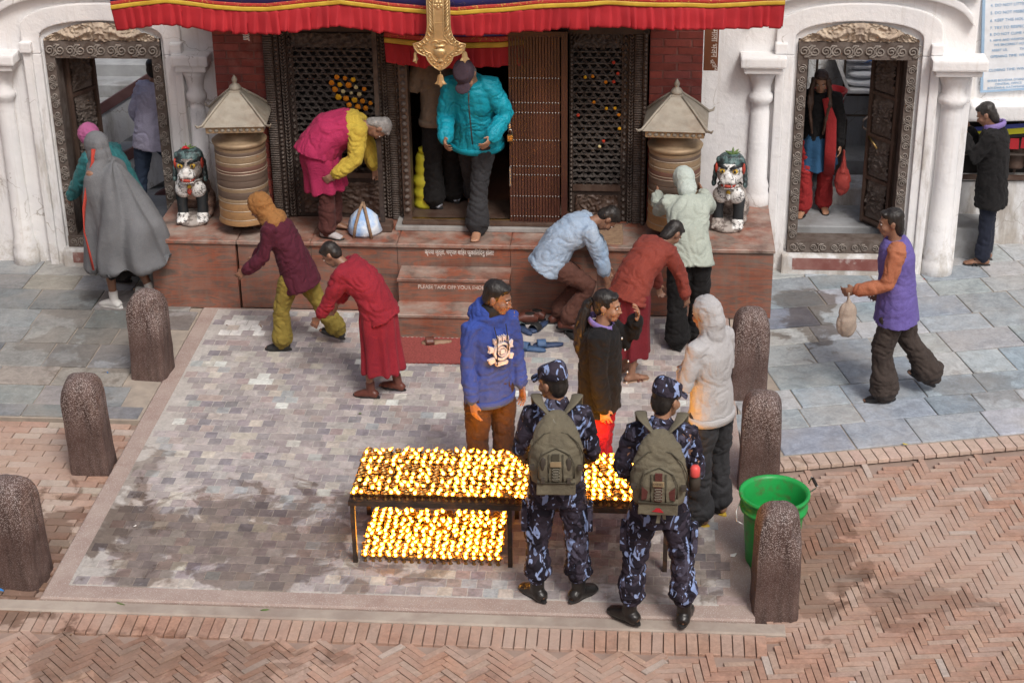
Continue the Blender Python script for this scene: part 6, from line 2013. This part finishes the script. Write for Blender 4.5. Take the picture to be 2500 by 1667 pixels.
def police(label, loc, rz, H, hd, kind, **kw):
    T = P(label, loc, rz, 'policemen in camouflage')
    s = skel(H, 3, hd=hd, **kw)
    body(T, s, SKIN, .7, .7, vox=.007)
    def ex(mb):
        mb.tube([s.nb - s.Rt @ V3(0, 0, .03), s.nb + s.Rt @ V3(0, .0, .035), s.nb + s.Rt @ V3(0, .005, .06)], [(.085, .08), (.073, .072), (.068, .068)], 16, s.fw)
    jacket(T, s, m_camo, .016, -.16, .97, .014, 'shirt', .012, 0, 3 + kind, .0085, .010, ex)
    trousers(T, s, m_camo, .019, .042, .70, .015, 'trousers', 6 + kind, .0085, .010)
    for sd in (1, -1):   # cargo pockets and epaulettes
        c = mid(s.hip[sd], s.kn[sd], .62)
        bevel_obj(MB().box(-.022, .022, -.065, .065, -.09, .08, Matrix.Translation(c + V3(sd * .098, 0, 0))).build('cargo_pocket', m_camo, T), .012)
        e0 = s.sh[sd]
        MB().tube([e0 + V3(-sd * .07, -.005, .062), e0 + V3(-sd * .01, -.005, .055), e0 + V3(sd * .045, -.005, .032)], [(.024, .004)] * 3, 8, (0, 0, 1)).build('epaulette', m_camo, T, True)
    shoes(T, s, m_boot, m_rub['black'], .013, True)
    hair_cap(T, s, m_hair, False, .008, 1.15)
    cap_hat(T, s)
    backpack(T, s, 'olive canvas backpack with lettered plate and red-capped bottle on the policeman' if kind else 'plain olive canvas backpack on the policeman facing the butter lamps', kind)
    return T
police('policeman in blue camouflage looking sideways, back to us, nearer the lamps', (1.07, -4.46, .004), 2, 1.66, (50, 8, 0), 0,
       aR=((.24, .04, -1), (-.22, .75, -.62)), aL=((-.26, .04, -1), (.22, .75, -.62)), lR=((.11, .02, -1), (.03, -.04, -1)), lL=((-.10, .02, -1), (-.01, -.04, -1)), fR=(-42, 0), fL=(40, 0))
police('policeman in blue camouflage with legs apart, back to us, beside the hooded man', (1.72, -4.68, -.0), -2, 1.68, (-38, 12, 0), 1,
       aR=((.24, .05, -1), (-.15, .8, -.5)), aL=((-.27, .02, -1), (.2, .75, -.6)), lR=((.17, .05, -1), (.06, -.04, -1)), lL=((-.13, .02, -1), (-.08, -.06, -1)), fR=(-8, 0), fL=(52, 0))

# ---------------------------------------------------------------- man in blue hooded jumper
m_hood = cloth('royal blue fleece', (.042, .078, .33), (.034, .062, .26), .95, 260, 4, .4)
m_brownt = cloth('dark brown trousers', (.055, .028, .018), (.04, .02, .014))
T = P('man in a blue printed hooded jumper standing behind the lamp table', (.53, -3.17, .004), -142)
s = skel(1.70, 4, hd=(38, 16, 0), twist=0, aR=((.14, .06, -1), (.0, .24, -1)), aL=((-.16, .0, -1), (-.02, .2, -1)))
body(T, s, SKIN2, .3, .35, vox=.0065)
def ex(mb):
    n = s.nb
    mb.tube([n + s.Rt @ V3(0, -.02, -.06), n + s.Rt @ V3(0, -.028, .01), n + s.Rt @ V3(0, -.035, .075), n + s.Rt @ V3(0, -.03, .10)], [(.14, .125), (.138, .13), (.112, .11), (.086, .09)], 20, s.fw)
    mb.ell(n + s.Rt @ V3(0, -.115, .0), (.12, .06, .085))
jacket(T, s, m_hood, .013, -.13, .98, .010, 'hooded_jumper', .010, .004, 4, .0085, .012, ex)
bands(T, s, m_hood, .016, -.125, .010)
mb = MB(); n = s.nb
MB().tube([n + s.Rt @ V3(0, .06, .02), n + s.Rt @ V3(.0, .02, .055), n + s.Rt @ V3(0, -.03, .075)], [(.07, .045), (.068, .066), (.064, .064)], 16, s.fw).build('dark_collar', m_black, T, True)
trousers(T, s, m_brownt, .024, .03, .97, .012, seed=3)
shoes(T, s, m_rub['black'])
hair_cap(T, s, m_hair)
for x in (-.045, .05):
    MB().tube([n + s.Rt @ V3(x, .125, -.01), n + s.Rt @ V3(x * .9, .162, -.10), n + s.Rt @ V3(x * .95, .175, -.24 - x)], .004, 6).build('drawstring', m_black, T, True)
m_print = simple('cracked white print', (.72, .66, .64), (.60, .52, .50), .8, 40, src='OBJECT', bs=.1)
def chest_pt(x, z):
    """a point on the front of the jumper, x across and z down from the neck"""
    y = .135 + .028 * min(1, max(0, -z / .22)) - x * x * 1.6
    return n + s.Rt @ V3(x, y, z)
def decal(poly, nm='chest_print'):
    a = [chest_pt(x, z) + s.fw * .004 for x, z in poly]
    b_ = [chest_pt(x, z) - s.fw * .02 for x, z in poly]
    m_ = len(poly)
    MB().add(a + b_, [tuple(range(m_))] + [(i, (i + 1) % m_, (i + 1) % m_ + m_, i + m_) for i in range(m_)]).build(nm, m_print, T, False, True)
def ringp(cx, cz, r0, r1, n_=20):
    for i in range(n_):
        a, b_ = 2 * PI * i / n_, 2 * PI * (i + 1) / n_
        decal([(cx + r0 * math.cos(a), cz + r0 * math.sin(a)), (cx + r1 * math.cos(a), cz + r1 * math.sin(a)), (cx + r1 * math.cos(b_), cz + r1 * math.sin(b_)), (cx + r0 * math.cos(b_), cz + r0 * math.sin(b_))])
ringp(0, -.20, .052, .066); ringp(0, -.20, .030, .036, 14)
decal([(-.016, -.215), (.016, -.215), (.018, -.185), (-.018, -.185)])
for (cx, cz, w_) in ((-.05, -.12, .02), (-.018, -.105, .022), (.016, -.105, .022), (.05, -.12, .02)):
    for (xa, xb) in ((-.5, -.22), (.22, .5)):
        decal([(cx + xa * w_, cz - .018), (cx + xb * w_, cz - .018), (cx + xb * w_, cz + .02), (cx + xa * w_, cz + .02)])
    decal([(cx - .3 * w_, cz), (cx + .3 * w_, cz - .004), (cx + .3 * w_, cz + .006), (cx - .3 * w_, cz + .01)])
for sg in (-1, 1):
    decal([(sg * .065, -.16), (sg * .10, -.145), (sg * .092, -.175), (sg * .10, -.195), (sg * .07, -.19)])
    decal([(sg * .06, -.235), (sg * .105, -.25), (sg * .09, -.285), (sg * .055, -.265)])
decal([(-.045, -.305), (.045, -.305), (.05, -.285), (0, -.277), (-.05, -.285)])

# ---------------------------------------------------------------- woman in black jacket
m_blk = cloth('black wool', (.009, .0085, .009), (.014, .013, .0135), .9, 220, 5, .35)
m_red_t = cloth('scarlet cotton', (.60, .012, .02), (.50, .01, .016), .8, 160, 5, .4)
m_purp = cloth('purple scarf', (.17, .11, .36), (.28, .22, .45))
T = P('woman in a black jacket and scarlet trousers raising a hand to her mouth', (1.30, -3.13, .004), -98)
s = skel(1.61, 3, hd=(-4, 6, 0), aR=((.16, .05, -1), (.0, .16, -1)), aL=((-.35, .62, -.8), (.28, .25, 1)))
body(T, s, SKIN, .35, .5, nL=(.3, -.9, 0), vox=.0065)
jacket(T, s, m_blk, .032, -.16, .98, .010, 'jacket', .03, .028, 6, .0095, .01)
trousers(T, s, m_red_t, .035, .05, .98, .012, seed=5)
sandals(T, s, m_rub['black'], m_rub['brown'])
hair_cap(T, s, m_hair, False, .008, 1.05)
k, R_, c = s.k, s.Rh, s.hc
mb = MB()
mb.tube([c + R_ @ V3(0, -.10, .03), c + R_ @ V3(0, -.135, -.01), c + R_ @ V3(.01, -.15, -.09), c + R_ @ V3(.015, -.155, -.20), c + R_ @ V3(.015, -.15, -.33), c + R_ @ V3(.01, -.14, -.43)], [.03, .036, .045, .055, .05, .02], 12)
remesh(mb, 'ponytail', m_hair, T, .008, 2, folds(.010, (30, 30, 9), 5))
MB().tube([s.nb + s.Rt @ V3(.09 * math.sin(a), -.01 + .085 * math.cos(a), .025 - .03 * math.cos(a)) for a in [i * PI / 8 for i in range(-7, 8)]], [(.014, .024)] * 15, 8).build('scarf', m_purp, T, True)
MB().ell(c + R_ @ V3(.082, -.006, -.035) * k, (.006, .006, .008)).build('earring', m_brassy, T, True)
MB().lathe([(.034, -.005), (.037, 0), (.034, .005)], 16, (0, 0, 0), False).build('bangle', m_steel, T, True).location = s.wr[-1]
for i in range(5):
    MB().ell(s.nb + s.Rt @ V3(.02, .145 + .028 * min(i, 2), -.07 - i * .085), (.009, .006, .009), None, 8, 6).build('button', m_pap, T, True)

# ---------------------------------------------------------------- grey hooded man
m_grey_h = cloth('pale grey fleece', (.46, .45, .45), (.38, .37, .37), .95, 260, 4, .35)
m_char = cloth('charcoal trousers', (.035, .035, .038), (.025, .025, .028))
T = P('man in a pale grey hooded jumper, hood up, wearing yellow sandals', (2.08, -3.38, .004), 52)
s = skel(1.66, 5, hd=(0, 12, 0), aR=((.30, .10, -1), (-.75, .6, -.05)), aL=((-.30, .10, -1), (.75, .6, .05)))
body(T, s, SKIN, .5, .5, vox=.008)
def ex(mb):
    k, R_, c = s.k, s.Rh, s.hc
    mb.ell(c + R_ @ V3(0, -.022, .03), (.092, .112, .112), R_); mb.ell(c + R_ @ V3(0, -.04, -.05), (.088, .10, .105), R_)
    mb.tube([s.nb - s.Rt @ V3(0, .0, .05), s.nb + s.Rt @ V3(0, -.02, .03), c + R_ @ V3(0, -.03, -.05)], [(.115, .10), (.092, .09), (.088, .092)], 16, s.fw)
jacket(T, s, m_grey_h, .020, -.10, .95, .007, 'hooded_jumper', .012, .008, 8, .009, .0, ex)
bands(T, s, m_grey_h, .020, -.095, .012, .008)
trousers(T, s, m_char, .03, .045, .99, .014, seed=7)
sandals(T, s, m_rub['yellow'], m_rub['black'], 'slide')

# ---------------------------------------------------------------- praying woman by the niche
T = P('woman in a black coat praying with joined hands before the niche', (4.80, 1.40, -.0), 72)
s = skel(1.55, 6, hd=(0, 32, 0), aR=((.12, .50, -.75), (-.42, .45, .85)), aL=((-.12, .50, -.75), (.42, .45, .85)), lR=((.02, 0, -1), (.0, 0, -1)), lL=((-.02, 0, -1), (0, 0, -1)))
body(T, s, SKIN2, .1, .1, vox=.008)
jacket(T, s, m_blk, .036, -.30, .97, .012, 'coat', .03, .01, 9, .011)
trousers(T, s, cloth('navy jeans', (.018, .022, .038), (.014, .017, .03)), .018, .03, .97, .010, seed=9)
sandals(T, s, m_rub['black'], m_rub['black'])
hair_cap(T, s, m_hair, True)
MB().tube([s.nb + s.Rt @ V3(.08 * math.sin(a), -.01 + .085 * math.cos(a), .03 - .02 * math.cos(a)) for a in [i * PI / 8 for i in range(-8, 9)]], [(.018, .03)] * 17, 8).build('scarf', m_purp, T, True)

# ---------------------------------------------------------------- passer-by in purple and orange
m_viol = cloth('violet cotton', (.15, .12, .36), (.12, .09, .30))
m_orng = cloth('orange knit', (.42, .16, .085), (.36, .13, .07))
m_dkbr = cloth('umber skirt cloth', (.055, .042, .036), (.042, .032, .028))
T = P('walker in a violet top with orange sleeves crossing the slate', (3.58, -1.42, .0), 88)
s = skel(1.60, 8, hd=(0, 10, 0), aR=((.2, -.25, -1), (.05, .5, -.8)), aL=((-.12, .25, -1), (.15, .9, -.28)), lR=((.05, -.35, -1), (0, -.55, -.85)), lL=((-.05, .22, -1), (0, -.12, -1)), fR=(-5, -28), fL=(5, 6))
body(T, s, SKIN2, .5, .5, vox=.009)
jacket(T, s, m_viol, .034, -.2, .3, .008, 'violet_top', .06, .01, 11, arms=())
mb = MB()
for sd in (1, -1): arm_tube(mb, s, sd, .026, .98)
garment(T, 'orange_sleeves', mb, m_orng, .011, 3, folds(.01, (9, 9, 11), 6))
trousers(T, s, m_dkbr, .036, .06, .94, .014, 'wide_trousers', 12)
shoes(T, s, m_rub['black'])
hair_cap(T, s, m_hair, True)
BGX = thing('cloth_bag', 'pale cream cloth bag carried by the violet-topped walker', 'bag')
wp = Matrix.Translation(T.location) @ Matrix.Rotation(T.rotation_euler.z, 4, 'Z') @ s.wr[-1]
BGX.location = (wp.x - .06, wp.y - .02, wp.z - .30)
mb = MB().ell((0, 0, .02), (.085, .05, .12)).ell((.0, 0, .12), (.07, .04, .10)).tube([(0, 0, .18), (0, 0, .29)], [.025, .012], 10)
remesh(mb, 'sack', cloth('cream bag', (.40, .33, .275), (.33, .27, .22)), BGX, .01, 3, folds(.01, (12, 12, 8), 3))

# ---------------------------------------------------------------- woman in the grey shawl
m_shawl = cloth('ash grey shawl', (.17, .175, .185), (.115, .12, .128), .8, 140, 3, .25)
m_redhem = cloth('red shawl edge', (.45, .06, .04), (.38, .05, .035))
T = P('woman wrapped head to knee in a grey shawl with red border', (-3.10, .06, .0), 70)
s = skel(1.58, 12, hd=(0, 12, 0), lR=((.05, -.2, -1), (0, -.45, -.9)), lL=((-.05, .12, -1), (0, -.05, -1)), fR=(0, -22), fL=(0, 0), aR=((.02, -.05, -1), (-.3, .25, -.5)), aL=((-.02, -.05, -1), (.3, .25, -.5)))
body(T, s, SKIN2, .4, .4, vox=.010)
mb = MB()
c = s.hc
mb.ell(c + V3(0, -.02, .03), (.098, .118, .118)); mb.ell(c + V3(0, -.04, -.06), (.11, .12, .13))
mb.tube([c + V3(0, -.03, -.10), s.nb + V3(0, -.02, -.06), s.chest + V3(0, -.03, -.10), s.waist + V3(0, -.05, -.1), s.pel + V3(0, -.10, -.12), s.pel + V3(0, -.14, -.42)], [(.11, .12), (.20, .17), (.24, .22), (.27, .27), (.30, .34), (.32, .42)], 28, (0, 1, 0))
garment(T, 'shawl', mb, m_shawl, .011, 2, vfolds(.040, 6, 1.5, .4, 1.5, 0, -.06))
ed = [(.10, .06, 1.50), (.115, .09, 1.38), (.19, .13, 1.22), (.26, .12, 1.0), (.30, .11, .8), (.325, .09, .62), (.34, .06, .46)]
MB().tube([(-x + .0, y - .02 + .02 * math.sin(z * 9), z) for x, y, z in ed], [(.008, .02)] * 7, 8).build('red_border', m_redhem, T, True)
skirt(T, s, m_blk, .66, .15, .22, 'skirt', .012, 9, 3)
shoes(T, s, simple('white canvas shoe', (.72, .72, .70), (.6, .6, .58), .7, 12, src='OBJECT', bs=.1), simple('white rubber', (.7, .7, .68), (.62, .62, .6), .6, 12, src='OBJECT', bs=0))

# ---------------------------------------------------------------- stooping person in teal
m_teal = cloth('teal anorak', (.03, .16, .17), (.025, .12, .13), .6, 160, 4, .35)
m_pinkc = cloth('pink headscarf', (.45, .13, .28), (.38, .10, .24))
T = P('stooping person in a teal jacket and pink headscarf at the doorway', (-3.16, .60, .0), 60)
s = skel(1.56, 48, hd=(0, 35, 0), aR=((.15, .5, -1), (0, .6, -.7)), aL=((-.15, .5, -1), (0, .6, -.7)), lR=((.05, .15, -1), (0, -.2, -1)), lL=((-.05, .3, -1), (0, -.25, -1)))
body(T, s, SKIN2, .4, .4, vox=.010)
jacket(T, s, m_teal, .045, -.13, .97, .012, 'jacket', .03, .02, 13)
trousers(T, s, cloth('slate blue trousers', (.03, .045, .07), (.025, .035, .055)), .025, .03, .97, .01, seed=14)
shoes(T, s, m_rub['black'])
mb = MB(); c = s.hc; mb.ell(c + s.Rh @ V3(0, -.02, .03), (.095, .115, .11), s.Rh); mb.ell(c + s.Rh @ V3(0, -.06, -.06), (.09, .08, .10), s.Rh)
garment(T, 'headscarf', mb, m_pinkc, .01, 3, folds(.006, (16, 16, 16), 3))

# ---------------------------------------------------------------- man climbing inside the doorway
m_lilac = cloth('pale lilac shirt', (.46, .45, .58), (.38, .37, .50))
T = P('man in a pale lilac shirt climbing the stairs inside the doorway', (-3.13, 1.52, .29), -30)
s = skel(1.56, 20, hd=(0, 5, 0), aR=((.3, .4, -1), (.1, 1, -.1)), aL=((-.35, -.2, -.9), (-.3, .5, -.8)), lR=((.05, .55, -.8), (0, -.25, -1)), lL=((-.05, -.2, -1), (0, -.3, -1)))
body(T, s, SKIN2, .3, .3, vox=.010)
jacket(T, s, m_lilac, .03, -.16, .97, .012, 'shirt', .02, .0, 15)
trousers(T, s, cloth('steel blue jeans', (.05, .075, .13), (.04, .06, .10)), .022, .03, .97, .01, seed=15)
shoes(T, s, m_rub['black'])
hair_cap(T, s, m_hair, False, .008, 1.1)

# ---------------------------------------------------------------- long-haired woman in the other doorway
m_blut = cloth('deep blue tunic', (.03, .10, .20), (.025, .075, .16))
m_crim = cloth('crimson trousers', (.36, .03, .03), (.28, .022, .025))
T = P('long-haired woman in blue and crimson stepping out of the doorway', (3.22, 1.80, .30), 172)
s = skel(1.46, 8, hd=(0, 22, 0), aR=((.2, .1, -1), (.05, .3, -1)), aL=((-.25, .1, -1), (-.05, .25, -1)), lR=((.05, .2, -1), (0, -.12, -1)), lL=((-.05, -.1, -1), (0, -.25, -1)))
body(T, s, SKIN, .4, .4, vox=.010)
jacket(T, s, m_blk, .026, -.02, .95, .01, 'cardigan', .0, .0, 16)
skirt(T, s, m_blut, .44, .17, .24, 'tunic', .010, 8, 4)
trousers(T, s, m_crim, .03, .04, .97, .01, seed=17)
sandals(T, s, m_rub['black'], m_rub['black'])
m_brhair = simple('dark brown hair', (.05, .026, .018), (.08, .045, .03), .45, 30, src='OBJECT', stretch=(1, 1, .25), bs=.5, bsc=120)
hair_cap(T, s, m_brhair, True)
for sd in (-1, 1):
    mb = MB(); c = s.hc
    mb.tube([c + s.Rh @ V3(sd * .06, .02, .05), c + s.Rh @ V3(sd * .085, .05, -.06), s.nb + s.Rt @ V3(sd * .085, .12, -.06), s.nb + s.Rt @ V3(sd * .07, .15, -.22), s.nb + s.Rt @ V3(sd * .05, .155, -.36)], [(.02, .03), (.03, .03), (.04, .025), (.035, .022), (.012, .01)], 10)
    garment(T, 'hair_lock', mb, m_brhair, .009, 2, folds(.006, (30, 30, 8), 5))
MB().tube([s.nb + s.Rt @ V3(-.05, .12, .0), s.nb + s.Rt @ V3(-.12, .16, -.2), s.nb + s.Rt @ V3(-.13, .2, -.5), s.nb + s.Rt @ V3(-.13, .2, -.75)], [(.03, .008), (.05, .010), (.055, .010), (.05, .008)], 10, (0, 1, 0)).build('red_shawl_end', m_crim, T, True)
TBG = thing('red_carrier_bag', 'translucent red carrier bag held by the long-haired woman', 'bag')
wp = Matrix.Translation(T.location) @ Matrix.Rotation(T.rotation_euler.z, 4, 'Z') @ s.wr[-1]
TBG.location = (wp.x + .04, wp.y - .02, wp.z - .40)
mb = MB().ell((0, 0, .05), (.08, .05, .15)).tube([(0, 0, .14), (0, 0, .36)], [(.065, .035), (.025, .012)], 10)
remesh(mb, 'sack', cloth('red film', (.34, .055, .045), (.28, .04, .035), .4), TBG, .01, 3, folds(.01, (14, 14, 6), 8))

# ---------------------------------------------------------------- men in the shrine doorway
m_tan = cloth('taupe suede', (.20, .15, .11), (.16, .12, .088), .9, 200, 5, .3)
T = P('man in a taupe jacket standing inside the shrine doorway', (-.24, .78, .737), 48)
s = skel(1.70, 6, hd=(20, 25, 0), aR=((.2, .1, -1), (-.2, .8, -.1)), aL=((-.25, .15, -1), (.25, .85, .2)))
body(T, s, SKIN2, .4, .4, vox=.010)
jacket(T, s, m_tan, .034, -.13, .97, .010, 'jacket', .02, .015, 18)
bands(T, s, m_tan, .034, -.125, .02)
trousers(T, s, m_blk, .03, .05, .98, .012, seed=18)
shoes(T, s, simple('pale grey sock', (.50, .54, .62), (.42, .46, .54), .9, 20, src='OBJECT', bs=.2))
hair_cap(T, s, m_hair)
m_turq = cloth('turquoise shell jacket', (.006, .31, .41), (.005, .25, .34), .5, 160, 4, .4)
T = P('barefoot man in a turquoise jacket stepping out over the sill', (.11, .48, .657), 174)
s = skel(1.72, 26, hd=(0, 55, 8), aR=((.25, .05, -1), (-.15, .75, -.5)), aL=((-.45, -.05, -1), (.35, .7, -.55)), lR=((.03, -.35, -1), (0, -.55, -.75)), lL=((.10, .32, -1), (.02, .30, -1)), fR=(0, -20), fL=(4, 0))
body(T, s, SKIN, .6, .5, vox=.0085, bare=True)
jacket(T, s, m_turq, .046, -.15, .98, .013, 'jacket', .03, .03, 19, .0095, .008)
bands(T, s, m_turq, .044, -.145, .032)
front_line(T, s, m_inkb, .075)
trousers(T, s, m_char, .026, .05, .96, .012, seed=19)
hair_cap(T, s, m_ghair, True)
mb = MB(); c = s.hc; q = lambda x, y, z: c + s.Rh @ V3(x, y, z)
mb.tube([q(0, -.01, .035), q(0, -.01, .08), q(0, -.005, .125), q(0, 0, .14)], [(.092, .108), (.094, .11), (.08, .092), (.04, .05)], 22, s.Rh @ V3(0, 1, 0)); mb.ell(q(0, .13, .045), (.075, .06, .012), s.Rh)
garment(T, 'cap', mb, cloth('plum felt', (.06, .04, .055), (.05, .033, .045)), .009, 3)

# ---------------------------------------------------------------- woman bending on the platform
m_mag = cloth('magenta shawl cloth', (.40, .028, .095), (.33, .02, .078), .85, 160, 4, .4)
m_lem = cloth('yellow blouse', (.52, .39, .06), (.45, .32, .045))
T = P('grey-haired woman in a magenta wrap and yellow blouse bending on the platform', (-1.24, .20, ZP), -82)
s = skel(1.50, 88, hd=(0, 95, 0), aR=((.25, -.15, -1), (.02, -.75, -.5)), aL=((-.2, .3, -1), (0, .2, -1)), lR=((.05, .12, -1), (0, -.05, -1)), lL=((-.05, .3, -1), (0, -.1, -1)), fR=(-25, 0), fL=(-10, 0))
body(T, s, SKIN2, .4, .4, vox=.009)
mb = MB()
arm_tube(mb, s, 1, .042, .95); arm_tube(mb, s, -1, .04, .95)
U3 = s.Rt @ V3(0, 0, 1)
mb.tube([s.chest - U3 * .02, s.nb - U3 * .04, s.nb + U3 * .01], [(.20, .15), (.19, .13), (.08, .08)], 16, s.fw)
garment(T, 'blouse', mb, m_lem, .011, 3, folds(.013, (10, 10, 12), 3))
mb = MB()
U1 = s.R1 @ V3(0, 0, 1)
mb.tube([s.pel - V3(0, -.02, .18), s.pel - U1 * .05, s.waist, s.chest + U3 * .0, s.chest + U3 * .05], [(.19, .16), (.24, .21), (.22, .19), (.20, .16), (.15, .12)], 22, s.fw)
garment(T, 'wrap', mb, m_mag, .012, 4, folds(.014, (9, 9, 7), 6))
skirt(T, s, m_mag, .52, .215, .235, 'wrap_skirt', .014, 8, 5)
trousers(T, s, cloth('maroon trousers', (.085, .03, .025), (.07, .022, .02)), .03, .03, .95, .01, seed=20)
shoes(T, s, simple('grey slipper', (.45, .42, .42), (.38, .35, .35), .8, 12, src='OBJECT', bs=.1), None, .006, False, 1)
hair_cap(T, s, m_ghair, True)

# ---------------------------------------------------------------- walkers before the platform
m_must = cloth('mustard cotton', (.25, .19, .04), (.20, .15, .032))
m_maro = cloth('dark maroon wool', (.085, .014, .028), (.065, .010, .022))
T = P('walker in mustard trousers and maroon shawl striding before the platform', (-1.32, -.76, .004), 88)
s = skel(1.44, 34, hd=(0, 30, 0), aR=((.1, .4, -1), (0, .6, -.7)), aL=((-.1, .3, -1), (0, .7, -.6)), lR=((.04, -.42, -1), (0, -.55, -.9)), lL=((-.04, .36, -1), (0, .06, -1)), fR=(0, -20), fL=(0, 0))
body(T, s, SKIN2, .4, .4, vox=.010)
jacket(T, s, m_maro, .038, -.24, .97, .013, 'tunic', .05, .01, 21)
trousers(T, s, m_must, .032, .045, .93, .012, seed=21)
shoes(T, s, m_rub['black'])
mb = MB(); c = s.hc; mb.ell(c + s.Rh @ V3(0, -.02, .03), (.092, .112, .105), s.Rh); mb.ell(s.nb + s.Rt @ V3(0, -.03, -.02), (.16, .10, .09), s.Rt)
mb.tube([s.nb, c + s.Rh @ V3(0, -.03, -.03)], [.10, .09], 12)
garment(T, 'headscarf', mb, cloth('saffron scarf', (.30, .14, .045), (.24, .11, .035)), .011, 3, folds(.010, (14, 14, 14), 3))

m_robe = cloth('crimson monk robe', (.27, .02, .034), (.21, .015, .027), .9, 160, 4, .35)
T = P('stooping figure in a crimson robe walking beside the door mat', (-.50, -1.60, .004), 78)
s = skel(1.42, 52, hd=(0, 45, 0), aR=((.1, .35, -1), (0, .5, -.8)), aL=((-.1, .5, -1), (0, .5, -.8)), lR=((.05, -.12, -1), (0, -.2, -1)), lL=((-.05, .2, -1), (0, -.02, -1)), fR=(0, -8), fL=(0, 0))
body(T, s, SKIN2, .4, .4, vox=.010)
jacket(T, s, m_robe, .045, -.12, .75, .014, 'robe_wrap', .03, .02, 22)
skirt(T, s, m_robe, .74, .19, .235, 'robe_skirt', .014, 9, 6)
shoes(T, s, m_rub['brown'])
hair_cap(T, s, m_hair)

m_sky = cloth('washed blue shirt', (.26, .36, .50), (.36, .44, .54))
T = P('person in a washed blue shirt bending over the shoes by the steps', (.80, -.30, .004), -80)
s = skel(1.58, 66, hd=(0, 72, 0), aR=((.05, .45, -1), (0, .25, -1)), aL=((-.05, .55, -1), (0, .3, -1)), lR=((.10, .85, -.55), (0, -.55, -.85)), lL=((-.10, .75, -.7), (0, -.6, -.85)))
body(T, s, SKIN2, .3, .3, vox=.010)
jacket(T, s, m_sky, .040, -.12, .6, .013, 'shirt', .03, .02, 23)
trousers(T, s, cloth('russet trousers', (.11, .048, .035), (.085, .036, .027)), .026, .03, .9, .01, seed=23)
shoes(T, s, m_rub['brown'])
hair_cap(T, s, m_hair)

T = P('person in a long maroon skirt and sandals behind the woman in black', (1.50, -1.18, .004), -50)
s = skel(1.46, 62, hd=(0, 55, 0), aR=((.1, .5, -1), (0, .3, -1)), aL=((-.1, .4, -1), (0, .3, -1)), lR=((.05, -.05, -1), (0, -.1, -1)), lL=((-.05, .12, -1), (0, -.05, -1)))
body(T, s, SKIN2, .4, .4, vox=.010)
jacket(T, s, cloth('rust red jacket', (.24, .05, .035), (.19, .04, .03)), .038, -.13, .97, .013, 'jacket', .03, .02, 24)
skirt(T, s, cloth('wine skirt', (.17, .016, .024), (.13, .012, .018)), .76, .18, .22, 'skirt', .014, 9, 7)
sandals(T, s, m_rub['tan'], m_rub['brown'])
hair_cap(T, s, m_hair, True)

T = P('person in a pale green top leaning forward to turn the prayer wheel', (1.98, -.52, .004), 8)
s = skel(1.54, 44, hd=(10, 30, 0), aR=((.25, .75, -.45), (-.1, 1, .25)), aL=((-.2, .75, -.5), (.1, 1, .35)), lR=((.06, .08, -1), (0, -.15, -1)), lL=((-.06, -.1, -1), (0, -.2, -1)))
body(T, s, SKIN2, .3, .3, vox=.010)
jacket(T, s, cloth('pale sage cotton', (.42, .46, .40), (.34, .38, .33)), .038, -.13, .9, .013, 'top', .03, .01, 25)
trousers(T, s, m_blk, .04, .05, .97, .012, seed=25)
shoes(T, s, m_rub['teal'])
mb = MB(); c = s.hc; mb.ell(c + s.Rh @ V3(0, -.02, .03), (.095, .115, .108), s.Rh); mb.ell(c + s.Rh @ V3(0, -.06, -.06), (.09, .08, .10), s.Rh)
garment(T, 'headscarf', mb, cloth('mint scarf', (.50, .56, .52), (.42, .48, .44)), .01, 3, folds(.006, (16, 16, 16), 3))

T = P('person in dark maroon cut off by the picture edge beside the slate', (-4.03, -1.28, .0), -88)
s = skel(1.60, 4)
body(T, s, SKIN2, .4, .4, vox=.011)
jacket(T, s, m_maro, .04, -.25, .97, .012, 'coat', .03, .02, 26)
skirt(T, s, m_maro, .62, .17, .22, 'skirt', .012, 9, 8)
shoes(T, s, m_viol)
hair_cap(T, s, m_hair)

bpy.data.scenes.remove(_scratch)
